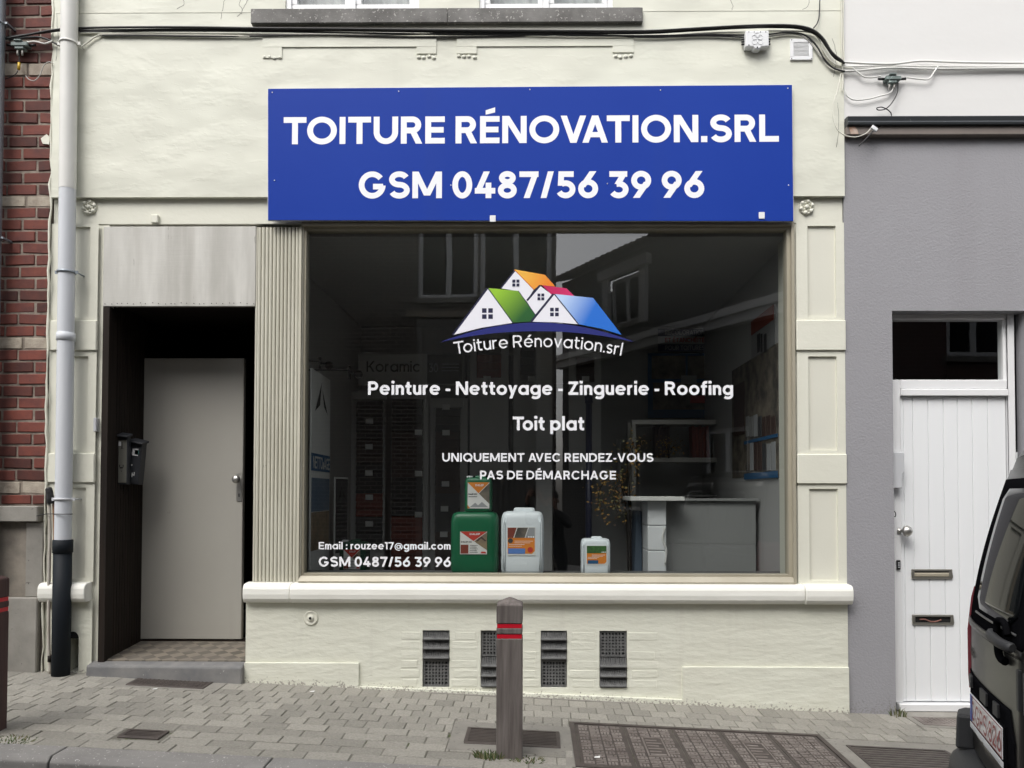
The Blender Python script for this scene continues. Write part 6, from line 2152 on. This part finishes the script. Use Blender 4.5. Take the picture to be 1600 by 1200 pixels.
# ================================================================== BOLLARDS
def bollard(px, py, w_, h_, m, label, rot=0, lean=0.0, k_px=None):
    g = G(px, py)
    cx, cy = g.x, g.y + w_ / 2
    zb_ = zg(cx, cy) - .15
    zt_ = g.z + h_
    t = thing('bollard', label, 'bollard', (cx, cy, zg(cx, cy)), 'wooden bollards along the kerb')
    hw = w_ / 2
    bands = [(zt_ - .150, zt_ - .126), (zt_ - .202, zt_ - .178)]
    T = Matrix.Translation((cx, cy, zb_)) @ Matrix.Rotation(lean, 4, 'Y') @ Matrix.Translation((-cx, -cy, -zb_))
    mb = MB()
    def sq(z, q): return [(cx - q, cy - q, z), (cx + q, cy - q, z), (cx + q, cy + q, z), (cx - q, cy + q, z)]
    g_ = .006
    secs = [(zb_, hw), (bands[1][0], hw), (bands[1][0] + .0005, hw - g_), (bands[1][1], hw - g_), (bands[1][1] + .0005, hw), (bands[0][0], hw), (bands[0][0] + .0005, hw - g_), (bands[0][1], hw - g_), (bands[0][1] + .0005, hw), (zt_ - .034, hw), (zt_ - .030, hw - .004), (zt_ - .002, .008), (zt_, .004)]
    v = [p for z, q in secs for p in sq(z, q)]
    f = []
    for i in range(len(secs) - 1):
        for j in range(4):
            j2 = (j + 1) % 4
            f.append((4 * i + j, 4 * i + j2, 4 * i + 4 + j2, 4 * i + 4 + j))
    n4 = 4 * (len(secs) - 1)
    f.append((n4, n4 + 1, n4 + 2, n4 + 3))
    mb.add(v, f)
    mb.transform(T)
    mb.build('post', M[m], t, bevel=.003)
    for a, b in bands:
        mb = MB()
        q = hw - g_ + .003
        mb.box(cx - q, cx + q, cy - q, cy + q, a + .002, b - .002)
        mb.transform(T)
        mb.build('red_band', M['red_band'], t)
    return cx, cy
bcx, bcy = bollard(795.5, 1186, .131, .80, 'wood_post', 'weathered grey brown wooden post with two red bands before the shop window', lean=0)
bollard(-38, 1150, .131, .80, 'wood_post_red', 'reddish wooden post with red bands cut off by the left edge')

# grass and weeds
def tuft(name, label, cx, cy, n, rad, hmax, m, seed, cat='grass', kind='stuff'):
    rg = random.Random(seed)
    mb = MB()
    for k in range(n):
        a = rg.uniform(0, 2 * PI)
        r_ = rad * math.sqrt(rg.random())
        x, y = cx + r_ * math.cos(a), cy + r_ * math.sin(a) * .6
        z = zg(x, y) - .004
        h_ = hmax * rg.uniform(.35, 1)
        dx, dy = rg.gauss(0, .35) * h_ + .3 * (x - cx), rg.gauss(0, .35) * h_
        w_ = rg.uniform(.0018, .004)
        mb.add([(x - w_, y, z), (x + w_, y, z), (x + dx * .5 + w_ * .8, y + dy * .5, z + h_ * .7), (x + dx * .5 - w_ * .8, y + dy * .5, z + h_ * .7), (x + dx, y + dy, z + h_)], [(0, 1, 2, 3), (3, 2, 4)], rg.choice((0, 0, 1)))
    return tag(mb.build(name, m, fix=False), label, cat, kind=kind)
gm = [mat('grass_blade', (.055, .085, .022), .7), mat('dry_grass_blade', (.14, .13, .06), .7)]
tuft('grass', 'small tuft of grass at the left foot of the weathered wooden post', bcx - .10, bcy - .06, 120, .07, .045, gm, 1)
tuft('grass', 'grass at the right foot of the weathered wooden post', bcx + .09, bcy - .07, 90, .09, .02, gm, 2)
tuft('weeds', 'small weed at the foot of the white door frame', 2.335, -.015, 26, .05, .075, gm, 3)
tuft('grass', 'thin grass along the kerb by the left post', -2.57, -1.2, 90, .12, .022, gm, 4)
# a few scraps of litter, dry leaves
rl = random.Random(8)
for k, (px, py, lab) in enumerate(((241, 1078, 'tiny white scrap on the pavers before the black grate'), (487, 1082, 'tiny white scrap near the cream wall foot'), (933, 1185, 'white scrap lying on the iron utility cover'))):
    g = G(px, py)
    mb = MB()
    mb.add([(g.x - .014, g.y, g.z + .004), (g.x + .014, g.y - .004, g.z + .005), (g.x + .016, g.y + .014, g.z + .009), (g.x - .012, g.y + .012, g.z + .005)], [(0, 1, 2, 3)])
    tag(mb.build('paper_scrap', M['paper'], fix=False), lab, 'litter', 'scraps of litter')
# ================================================================== THE VAN at the right
PHI = R(14)
VX, VY, VZ = 1.874, -1.480, -.30
def vp(u, w, z):
    s_, c_ = math.sin(PHI), math.cos(PHI)
    return (VX - u * s_ + w * c_, VY - u * c_ - w * s_, VZ + z)
HW = .915
def hw_(z):
    q = HW
    if z > .95: q -= .125 * ((z - .95) / .8) ** 1.7
    if z < .45: q -= .03 * (.45 - z) / .2
    return q
def wr_(z):
    return (.145 * ((z - 1.0) / .75) ** 1.5 if z > 1.0 else 0) + (.0 if z > .5 else .03)
def bul(t_):
    return .072 * t_ * t_ + .022 * abs(t_) ** 8
def rear(t_, z, off=0.0):
    return vp(HW + t_ * hw_(z), wr_(z) + bul(t_) - off, z)
van = thing('van', 'dark grey van with twin rear doors parked at the right kerb', 'van', vp(.9, 2, 0))
M['van_paint'] = mat('dark_grey_van_paint', (.020, .0195, .018), .3, .1, spec=.22, coat=.12)
M['van_gloss'] = mat('gloss_black_trim', (.006, .006, .007), .4, spec=0.0)
M['van_plastic'] = mat('textured_bumper_plastic', (.028, .029, .031), .6, bumps=[(160, .4, .002)])
M['tail_red'] = mat('red_tail_lamp', (.26, .06, .075), .12, coat=1.0)
M['rubber'] = mat('tyre_rubber', (.018, .018, .018), .8)
zs_ = [.34, .45, .6, .8, .95, 1.05, 1.18, 1.3, 1.42, 1.54, 1.64, 1.71, 1.75]
mb = MB()
ts_ = [-1, -.97, -.92, -.85, -.7, -.5, -.25, 0, .25, .5, .7, .85, .92, .97, 1]
mb.grid([[rear(t_, z) for t_ in ts_] for z in zs_])
secs = [(None, 1.75, 1), (.22, 1.76, 1), (.8, 1.79, 1), (1.6, 1.80, 1), (2.5, 1.79, 1), (2.85, 1.70, .99), (3.2, 1.40, .985), (3.5, 1.16, .98), (3.9, 1.08, .96), (4.2, .98, .92), (4.36, .74, .80)]
rings = []
for w_, H, k in secs:
    ring = []
    for side in (-1, 1):
        pts = []
        for z in zs_:
            ww = wr_(z) + bul(1) if w_ is None else max(w_, wr_(z) + .11)
            zz_ = .34 + (z - .34) * (H - .34) / (1.75 - .34)
            pts.append(vp(HW + side * hw_(z) * k, ww, zz_))
        if side == 1: pts = pts[::-1]
        if side == -1:
            ring += pts
            for f, dz in ((-.88, .026), (-.6, .045), (0, .055), (.6, .045), (.88, .026)):
                ww = wr_(1.75) + bul(f) + .02 if w_ is None else max(w_, wr_(1.75) + .11)
                ring.append(vp(HW + f * hw_(1.75) * k, ww, H + dz))
        else:
            ring += pts
    rings.append(ring)
mb.grid(rings)
top = rings[0]
n0 = len(zs_)
cap = [rear(t_, 1.75) for t_ in ts_]
mb.poly([top[n0 - 1], top[n0], top[n0 + 1], top[n0 + 2], top[n0 + 3], top[n0 + 4], top[n0 + 5]] + cap[::-1][1:-1])
mb.poly(rings[-1])
mb.poly([vp(.05, .05, .34), vp(1.78, .05, .34), vp(1.7, 4.3, .34), vp(.13, 4.3, .34)])
body = mb.build('body', M['van_paint'], van)

def patch(name, z0, z1, tl, tr, off, m, parent, nz=10, nt_=10, edge=.006):
    rows, z_ = [], [z0 + (z1 - z0) * i / nz for i in range(nz + 1)]
    for z in z_:
        f = (z - z0) / (z1 - z0)
        a, b = (tl(f) if callable(tl) else tl), (tr(f) if callable(tr) else tr)
        rows.append([rear(a + (b - a) * j / nt_, z, off) for j in range(nt_ + 1)])
    mb = MB()
    mb.grid(rows)
    back = []
    # thin rim back to the body
    loop = rows[0] + [r_[-1] for r_ in rows[1:]] + rows[-1][::-1][1:] + [r_[0] for r_ in rows[::-1][1:-1]]
    s_, c_ = math.sin(PHI), math.cos(PHI)
    n = len(loop)
    inn = [(p[0] + c_ * (off + .004), p[1] - s_ * (off + .004), p[2]) for p in loop]
    mb.add(loop + inn, [(i, (i + 1) % n, n + (i + 1) % n, n + i) for i in range(n)])
    return mb.build(name, M[m] if isinstance(m, str) else m, parent)
def rounded(base, r_, side):
    def fn(f):
        e = min(f, 1 - f)
        k = .10
        return base + side * (r_ * (1 - math.sqrt(max(0, 1 - (1 - min(e / k, 1)) ** 2))))
    return fn
for sgn, nm in ((-1, 'left'), (1, 'right')):
    a, b = (-.985, -.012) if sgn < 0 else (.012, .985)
    dleft = patch('rear_door', .52, 1.70, rounded(a, .03, 1), rounded(b, .03, -1), .006, 'van_paint', van, 16, 14)
    a2, b2 = (-.985, -.02) if sgn < 0 else (.02, .985)
    patch('gloss_panel', 1.03, 1.66, rounded(a2, .05, 1), rounded(b2, .05, -1), .010, 'van_gloss', dleft, 14, 14)
    a3, b3 = (-.73, -.10) if sgn < 0 else (.10, .73)
    patch('window', 1.13, 1.62, rounded(a3, .08, 1), rounded(b3, .08, -1), .0135, 'van_glass', dleft, 12, 12)
    a4, b4 = (-.94, -.014) if sgn < 0 else (.014, .94)
    patch('trim_strip', 1.035, 1.062, a4, b4, .0155, 'van_paint', dleft, 2, 14)
    patch('window_seal', 1.105, 1.112, a3, b3, .0145, 'steel_dark', dleft, 1, 10)
    if sgn < 0:
        door_l = dleft
    # corner block of the bumper and tail lamp, one each side
    uu = (lambda q: q) if sgn < 0 else (lambda q: 1.83 - q)
    mb = MB()
    Pl = [(-.022, .05), (.012, .02), (.115, -.012), (.13, .06), (-.022, .25)]
    b_ = [vp(uu(p), q, .49) for p, q in Pl]; t_ = [vp(uu(p + .004), q + .006, .640) for p, q in Pl]
    mb.add(b_ + t_, [(4, 3, 2, 1, 0), (5, 6, 7, 8, 9)] + [(i, (i + 1) % 5, 5 + (i + 1) % 5, 5 + i) for i in range(5)])
    mb.build('bumper_corner', M['van_plastic'], van, bevel=.012, seg=2)
    mb = MB()
    q = []
    for z, o_ in ((.74, .002), (.80, .016), (1.0, .020), (1.14, .014), (1.19, -.004)):
        zz_ = z
        h2 = HW - hw_(z)
        q.append([vp(uu(h2 - o_), wr_(z) + .25, zz_), vp(uu(h2 - o_), wr_(z) + .10, zz_), vp(uu(h2 - o_ * .4 + .006), wr_(z) + .078, zz_), vp(uu(h2 + .035), wr_(z) + .068 - o_ * .25, zz_), vp(uu(h2 + .035), wr_(z) + .16, zz_)])
    mb.grid(q, smooth=False); mb.poly(q[0]); mb.poly(q[-1])
    mb.build('tail_lamp', M['tail_red'], van)
# bumper
mb = MB()
prof = [(.06, .27), (-.045, .28), (-.075, .33), (-.088, .40), (-.082, .45), (-.05, .478), (.0, .495), (.06, .50)]
us = [-.035, -.02, .02, .10, .3, .915, 1.53, 1.73, 1.81, 1.85, 1.865]
rows = []
for u in us:
    e = max(0, 1 - min(u + .035, 1.865 - u) / .18)
    rows.append([vp(u, w_ + (bul((u - HW) / HW) * .75 + .04 * e ** 2) * (1 if w_ < 0.03 else 0), z) for w_, z in prof])
for side_u, idx in ((-.035, 0), (1.865, -1)):
    pass
mb.grid(rows)
mb.grid([rows[0], [vp(-.035 if False else -.035, .75, z) for w_, z in prof]])
mb.grid([rows[-1], [vp(1.865, .75, z) for w_, z in prof]])
mb.build('rear_bumper', M['van_plastic'], van)
# number plate recess, plate, lamps
patch('plate_recess', .62, .835, lambda f: -.92 + .0 * f, lambda f: -.11 - .10 * max(0, f - .5), .0105, 'van_gloss', door_l, 8, 8)
def pl(u0, u1, z0, z1, o0, o1, name, m, parent, lean=0.0):
    mb = MB()
    def pt(u, o_, z):
        w_ = bul((u - HW) / HW)
        return vp(u, w_ - o_, z)
    mb.hexa([pt(u0, o1, z0), pt(u1, o1, z0), pt(u1, o0, z0), pt(u0, o0, z0)], [pt(u0, o1, z1), pt(u1, o1, z1), pt(u1, o0, z1), pt(u0, o0, z1)])
    return mb.build(name, m if not isinstance(m, str) else M[m], parent, bevel=.0015)
PU0, PU1, PZ0, PZ1 = .215, .735, .648, .762
holder = pl(PU0 - .008, PU1 + .012, PZ0 - .034, PZ1 + .006, .010, .022, 'number_plate', 'van_gloss', door_l)
face = pl(PU0, PU1, PZ0, PZ1, .022, .0245, 'plate_face', 'frame_white', van)
pl(PU0 + .006, PU0 + .050, PZ0 + .004, PZ1 - .004, .0245, .0255, 'country_band', mat('country_band_blue', (.02, .05, .32), .4), face)
pl(PU0 - .004, PU1 + .004, PZ0 - .032, PZ0 - .008, .022, .0243, 'dealer_strip', 'plastic_white', van)
def plate_text(txt, u0, u1, z0, cap, m, w=.17, off=.0256, parent=None, name='plate_lettering'):
    mb = MB()
    def fn(a, b, y):
        w_ = bul((a - HW) / HW)
        return vp(a, w_ - off + y, b)
    put_text(mb, txt, u0, u1, z0, cap, 0, w, .11, fn=fn)
    return mb.build(name, m, parent, fix=False)
maroon = mat('maroon_plate_ink', (.22, .012, .02), .4)
plate_text('2·GPS·826', PU0 + .062, PU1 - .012, PZ0 + .018, .078, maroon, .145, parent=face)
mb = MB()
def pbar(u0, u1, z0, z1):
    f = lambda u, z: vp(u, bul((u - HW) / HW) - .0257, z)
    mb.poly([f(u0, z0), f(u1, z0), f(u1, z1), f(u0, z1)])
pbar(PU0 + .054, PU1 - .003, PZ0 + .003, PZ0 + .007); pbar(PU0 + .054, PU1 - .003, PZ1 - .007, PZ1 - .003); pbar(PU1 - .007, PU1 - .003, PZ0 + .007, PZ1 - .007)
mb.build('plate_border', maroon, face, fix=False)
for a, b in ((.14, .20), (.40, .50), (.60, .66)):
    pl(a, b, .775, .825, .010, .020, 'plate_lamp', 'van_plastic', door_l)
for k, (a, b) in enumerate(((.24, .33), (.36, .45), (.48, .58), (.61, .70))):
    pl(a, b, PZ0 - .024, PZ0 - .016, .0243, .0248, 'dealer_print', 'plastic_grey', face)
# handle, seam bars, badge
mb = MB()
def hp(u, o_, z):
    return vp(u, bul((u - HW) / HW) - o_, z)
mb.tube(spline([hp(.585, .015, 1.075), hp(.66, .034, 1.075), hp(.78, .038, 1.070), hp(.845, .02, 1.066)], 6), [.014] + [.019] * 17 + [.014], 10)
mb.build('handle', M['van_plastic'], door_l)
mb = MB()
mb.tube(spline([hp(.66, .018, 1.09), hp(.68, .020, 1.135), hp(.76, .020, 1.14), hp(.79, .018, 1.10)], 6), .012, 8)
mb.tube(spline([hp(.66, .016, 1.06), hp(.70, .02, 1.01), hp(.75, .016, 1.0)], 6), .014, 8)
mb.build('lock_housing', M['van_gloss'], door_l)
for a, b in ((.865, .885), (.925, .942)):
    pl(a, b, .86, 1.0, .006, .018, 'hinge_cover', 'van_plastic', van)
plate_text('Doblò', .055, .235, .905, .040, M['ink_black'], .2, .0085, van, 'badge_lettering')
# side windows (street side and kerb side), windscreen
def side_patch(sgn, w0, w1, z0, z1, name):
    mb = MB()
    rows = []
    for i in range(5):
        z = z0 + (z1 - z0) * i / 4
        rows.append([vp(HW + sgn * (hw_(z) + .004), w_, z) for w_ in (w0, (w0 + w1) / 2, w1)])
    mb.grid(rows)
    mb.build(name, M['van_glass'], van)
for sgn in (-1, 1):
    side_patch(sgn, .45, 1.35, 1.10, 1.55, 'side_window')
    side_patch(sgn, 1.45, 2.35, 1.10, 1.55, 'side_window')
    for wc in (.78, 3.55):
        c = vp(HW + sgn * .80, wc, .315)
        ax = Vector(vp(1, 0, 0)) - Vector(vp(0, 0, 0))
        ax *= sgn
        mb = MB()
        mb.lathe([(.18, -.11), (.29, -.11), (.315, -.08), (.315, .08), (.29, .11), (.20, .11), (.19, .07)], c, ax, 28)
        wh = mb.build('wheel', M['rubber'], van)
        mb = MB()
        mb.lathe([(.195, .06), (.19, .10), (.06, .085), (.04, .10), (.0, .10)], c, ax, 20)
        mb.build('rim', M['zinc'], wh)

# ================================================================== OPPOSITE SIDE OF THE STREET (seen in the glass)
def brick_shader(name, c1, c2, mort, wid=.22, hei=.075):
    m = bpy.data.materials.new(name)
    m.use_nodes = True
    N, L = m.node_tree.nodes, m.node_tree.links
    b = N['Principled BSDF']
    b.inputs['Roughness'].default_value = .85
    tc = N.new('ShaderNodeTexCoord')
    sp = N.new('ShaderNodeSeparateXYZ')
    L.new(tc.outputs['Object'], sp.inputs[0])
    ad = N.new('ShaderNodeMath'); ad.operation = 'ADD'
    mu = N.new('ShaderNodeMath'); mu.operation = 'MULTIPLY'; mu.inputs[1].default_value = .8
    L.new(sp.outputs[1], mu.inputs[0]); L.new(sp.outputs[0], ad.inputs[0]); L.new(mu.outputs[0], ad.inputs[1])
    cb = N.new('ShaderNodeCombineXYZ')
    L.new(ad.outputs[0], cb.inputs[0]); L.new(sp.outputs[2], cb.inputs[1])
    br = N.new('ShaderNodeTexBrick')
    br.inputs['Scale'].default_value = 1
    br.inputs['Brick Width'].default_value = wid
    br.inputs['Row Height'].default_value = hei
    br.inputs['Mortar Size'].default_value = .010
    br.inputs['Color1'].default_value = (*c1, 1); br.inputs['Color2'].default_value = (*c2, 1); br.inputs['Mortar'].default_value = (*mort, 1)
    L.new(cb.outputs[0], br.inputs['Vector'])
    L.new(br.outputs['Color'], b.inputs['Base Color'])
    return m
M['brick_opp'] = brick_shader('brown_brick', (.062, .045, .036), (.045, .035, .029), (.27, .25, .22))
M['brick_opp2'] = brick_shader('grey_painted_brick', (.075, .074, .073), (.062, .061, .06), (.10, .099, .098))
M['brick_opp3'] = brick_shader('red_brown_brick', (.12, .05, .04), (.09, .042, .035), (.19, .16, .14))
M['shutter'] = mat('ribbed_shutter', (.22, .21, .19), .6)

def opposite(name, label, p0, p1, H, m, wins, extras=None, roofm='tile_brown', depth=5.0):
    """A house whose front runs from plan point p0 to p1 (seen from the street from right to left); wins: (s0, s1, z0, z1)."""
    a, b = Vector((p0[0], p0[1], 0)), Vector((p1[0], p1[1], 0))
    L_ = (b - a).length
    d = (b - a) / L_
    nrm = Vector((d.y, -d.x, 0))
    if nrm.y < 0 and abs(nrm.y) > .1: nrm = -nrm
    back = -nrm
    P = lambda s_, o_, z: tuple(a + d * s_ + nrm * o_ + Vector((0, 0, z)))
    t = thing(name, label, 'building', ((a + b) / 2)[:], 'houses across the street')
    def slab(mb, s0, s1, o0, o1, z0, z1, mi=0):
        mb.hexa([P(s0, o1, z0), P(s1, o1, z0), P(s1, o0, z0), P(s0, o0, z0)], [P(s0, o1, z1), P(s1, o1, z1), P(s1, o0, z1), P(s0, o0, z1)], mi)
    mb = MB()
    xs_ = sorted({0, L_} | {q for w_ in wins for q in w_[:2]})
    zs2 = sorted({-.6, H} | {q for w_ in wins for q in w_[2:4]})
    for i in range(len(xs_) - 1):
        for j in range(len(zs2) - 1):
            cx, cz = (xs_[i] + xs_[i + 1]) / 2, (zs2[j] + zs2[j + 1]) / 2
            if any(w_[0] < cx < w_[1] and w_[2] < cz < w_[3] for w_ in wins): continue
            mb.add([P(xs_[i], 0, zs2[j]), P(xs_[i + 1], 0, zs2[j]), P(xs_[i + 1], 0, zs2[j + 1]), P(xs_[i], 0, zs2[j + 1])], [(0, 1, 2, 3)])
    slab(mb, 0, .02, -depth, -.001, -.6, H); slab(mb, L_ - .02, L_, -depth, -.001, -.6, H); slab(mb, .02, L_ - .02, -depth, -depth + .05, -.6, H)
    mb.build('wall', m, t)
    for s0, s1, z0, z1 in wins:
        mb = MB()
        f_ = .085
        slab(mb, s0, s1, -.12, -.05, z0, z0 + f_); slab(mb, s0, s1, -.12, -.05, z1 - f_, z1)
        slab(mb, s0, s0 + f_, -.12, -.05, z0 + f_, z1 - f_); slab(mb, s1 - f_, s1, -.12, -.05, z0 + f_, z1 - f_)
        sm_ = (s0 + s1) / 2
        if s1 - s0 > .9: slab(mb, sm_ - .05, sm_ + .05, -.12, -.05, z0 + f_, z1 - f_)
        w2 = mb.build('window', M['frame_white'], t)
        mb = MB()
        mb.poly([P(s0, -.09, z0), P(s1, -.09, z0), P(s1, -.09, z1), P(s0, -.09, z1)])
        mb.build('pane', M['van_glass'], w2, fix=False)
        mb = MB()
        slab(mb, s0 - .08, s1 + .08, -.1, .08, z0 - .10, z0 - .002)
        mb.build('sill', M['stone_dirty'], w2)
    mb = MB()
    mb.hexa([P(-.1, .3, H - .04), P(L_ + .1, .3, H - .04), P(L_ + .1, -depth, H + 2.2), P(-.1, -depth, H + 2.2)], [P(-.1, .3, H + .08), P(L_ + .1, .3, H + .08), P(L_ + .1, -depth, H + 2.32), P(-.1, -depth, H + 2.32)])
    mb.build('roof', M[roofm], t)
    if extras: extras(t, slab, P, L_)
    return t
def ex_a(t, slab, P, L_):
    mb = MB(); slab(mb, 10.25 - .65, 12.2, 0, .06, 4.56, 4.68); mb.build('stone_lintel', M['limestone'], t)
    mb = MB()
    for k in range(22):
        s0 = 9.85 + k * .1
        slab(mb, s0, s0 + .06, .0, .03, -.3, 4.5)
    slab(mb, 9.8, 12.1, 0, .012, -.3, 4.52)
    mb.build('ribbed_shutter', M['shutter'], t)
    mb = MB(); slab(mb, 11.5, 11.55, .03, .35, 4.2, 4.26); slab(mb, 11.45, 11.6, .30, .50, 4.14, 4.22); mb.build('wall_lamp', M['zinc'], t)
# in the glass the left of the picture is the left of the street
opposite('brick_terrace', 'brown brick house across the street with white framed windows, mirrored in the shop glass', (-12.0, -9.0), (.40, -9.0), 9.2, M['brick_opp'],
         [(9.83, 10.94, 4.93, 6.7), (10.98, 12.32, 4.93, 6.7), (5.6, 6.7, 4.93, 6.7), (2.0, 3.1, 4.93, 6.7), (5.4, 6.6, .9, 2.6), (2.0, 3.2, .9, 2.6)], ex_a)
def ex_b(t, slab, P, L_):
    mb = MB(); slab(mb, -.05, L_ + .05, 0, .22, 4.62, 4.90); slab(mb, -.05, L_ + .05, .22, .30, 4.80, 4.95); mb.build('cornice', M['white_render'], t)
    mb = MB()
    s0, s1, z0, z1 = 2.2, 3.35, 5.35, 6.5
    slab(mb, s0 - .22, s0 - .001, 0, .10, z0 - .1, z1 + .05); slab(mb, s1 + .001, s1 + .22, 0, .10, z0 - .1, z1 + .05); slab(mb, s0 - .35, s1 + .35, 0, .16, z1 + .05, z1 + .28)
    mb.build('window_surround', M['white_render'], t)
    mb = MB()
    k = 0
    s_ = 0
    while s_ < L_:
        mb.tube([P(s_ + .11, .36, 7.0), P(s_ + .11, -.6, 7.30)], .075, 8); s_ += .22
    mb.build('roof_tile_edge', M['tile_brown'], t)
    mb = MB(); slab(mb, L_ - 2.6, L_ - 1.7, -1.2, -.3, 7.4, 7.46); mb.build('skylight', M['white_render'], t)
opposite('angled_house', 'grey house with a white cornice, set at an angle across the street', (.75, -15.4), (5.4, -7.7), 6.98, M['brick_opp2'],
         [(2.2, 3.35, 5.35, 6.5), (2.4, 3.3, .9, 2.6), (5.4, 6.6, .9, 2.6)], ex_b)

opposite('brick_terrace', 'red brown brick house across the street, farthest right, facing the grey house', (5.9, -7.55), (15.0, -7.55), 9.0, M['brick_opp3'],
         [(1.0, 2.0, 3.6, 5.2), (3.2, 4.2, 3.6, 5.2), (6.0, 7.0, 3.6, 5.2), (1.0, 2.0, .7, 2.4), (5.5, 7.0, .7, 2.4)])

# ================================================================== THE PHOTOGRAPHER, standing in the road (seen only in the glass)
def person():
    gx, gy = .27, -5.46
    gz = zg(gx, gy) - .135
    H = lambda z: gz + z
    J = {}
    V, E_, RAD = [], [], []
    def add(p, r_, parent=None):
        V.append((gx + p[0], gy + p[1], H(p[2]))); RAD.append(r_)
        i = len(V) - 1
        if parent is not None: E_.append((parent, i))
        return i
    pel = add((0, 0, .84), (.15, .115))
    sp1 = add((0, .0, .98), (.14, .11), pel)
    sp2 = add((-.01, .01, 1.14), (.155, .115), sp1)
    ch = add((-.015, .01, 1.25), (.145, .10), sp2)
    nk = add((-.02, .02, 1.33), (.058, .058), ch)
    hd = add((-.02, .04, 1.42), (.075, .088), nk)
    hd2 = add((-.02, .05, 1.50), (.078, .092), hd)
    hd3 = add((-.02, .045, 1.56), (.055, .065), hd2)
    hands = []
    for s_, hx in ((-1, -.35), (1, -.20)):
        sh = add((s_ * .165 - .015, .02, 1.25), (.062, .062), ch)
        el = add((s_ * .26 - .06, .20, 1.12) if s_ > 0 else (-.36, .18, 1.16), (.047, .047), sh)
        wrp = (hx + .02 * s_, .40, 1.48)
        wr = add(wrp, (.03, .03), el)
        ha = add((hx, .435, 1.54), (.034, .022), wr)
        hands.append((ha, hx, s_))
    for s_ in (-1, 1):
        hp_ = add((s_ * .10, 0, .76), (.095, .10), pel)
        kn = add((s_ * .115, .03, .45), (.062, .068), hp_)
        an = add((s_ * .12, -.01, .09), (.042, .045), kn)
        add((s_ * .125, .14, .035), (.042, .03), an)
    for ha, hx, s_ in hands:
        for k, (dz, ln) in enumerate(((.045, .058), (.022, .064), (.0, .060), (-.022, .050))):
            a = add((hx - s_ * .02, .462, 1.545 + dz), (.0095, .0095), ha)
            b = add((hx - s_ * .05, .478, 1.55 + dz), (.009, .009), a)
            add((hx - s_ * .05 - s_ * (ln - .04), .465, 1.552 + dz), (.008, .008), b)
        a = add((hx + s_ * .0, .425, 1.58), (.011, .011), ha)
        b = add((hx - s_ * .02, .43, 1.61), (.010, .010), a)
        add((hx - s_ * .045, .445, 1.615), (.009, .009), b)
    me = bpy.data.meshes.new('person')
    me.from_pydata(V, E_, [])
    o = bpy.data.objects.new('person', me)
    C.objects.link(o)
    sk = o.modifiers.new('skin', 'SKIN')
    sk.use_smooth_shade = True
    for i, r_ in enumerate(RAD):
        me.skin_vertices[0].data[i].radius = r_
    me.skin_vertices[0].data[0].use_root = True
    ss = o.modifiers.new('sub', 'SUBSURF'); ss.levels = ss.render_levels = 2
    dg = bpy.context.evaluated_depsgraph_get()
    me2 = bpy.data.meshes.new_from_object(o.evaluated_get(dg))
    bpy.data.objects.remove(o)
    o = bpy.data.objects.new('person', me2)
    C.objects.link(o)
    skin = mat('skin', (.42, .24, .17), .5)
    coat = mat('dark_jacket', (.018, .018, .02), .8)
    jeans = mat('dark_trousers', (.025, .028, .04), .85)
    shoe = mat('dark_shoes', (.02, .018, .017), .6)
    me2.materials.clear()
    for q in (coat, skin, jeans, shoe): me2.materials.append(q)
    for p in me2.polygons:
        p.use_smooth = True
        c = p.center
        z = c.z - gz
        y = c.y - gy
        p.material_index = 1 if (z > 1.345 and y < .22) or (y > .385) else 3 if z < .09 else 2 if z < .82 else 0
    tag(o, 'person in dark clothes raising a phone, mirrored in the shop window', 'person')
    cx, cy, cz = gx - .02, gy + .045, H(1.5)
    mb = MB()
    rows = []
    for i in range(9):
        ph = PI * (.5 * i / 8)
        rows.append([(cx + .088 * math.cos(ph * .9) * math.cos(a), cy - .022 + .100 * math.cos(ph * .9) * math.sin(a) , cz + .0 + .105 * math.sin(ph)) for a in [2 * PI * k / 20 for k in range(21)]])
    mb.grid(rows)
    mb.build('hair', mat('dark_hair', (.02, .014, .01), .7, bumps=[(60, .5, .004)]), o)
    mb = MB()
    for s_ in (-1, 1):
        mb.ball((cx + s_ * .030, cy + .083, cz - .03), .010, .007, .006, nu=8, nv=6)
    mb.build('eyes', M['frame_white'], o)
    mb = MB(); mb.ball((cx, cy + .098, cz - .055), .012, .018, .022, nu=8, nv=6); mb.build('nose', skin, o)
    mb = MB(); mb.ball((cx, cy + .085, cz - .088), .024, .008, .006, nu=8, nv=6); mb.build('mouth', mat('lips', (.35, .14, .12), .5), o)
    for s_ in (-1, 1):
        mb = MB(); mb.ball((cx + s_ * .082, cy - .005, cz - .045), .010, .020, .030, nu=8, nv=6); mb.build('ear', skin, o)
    mb = MB()
    mb.box(gx - .33, gx - .18 - .03, gy + .445, gy + .454, H(1.515), H(1.59))
    tag(mb.build('phone', M['van_gloss'], bevel=.003), 'black phone held up by the person in the road', 'phone')
person()
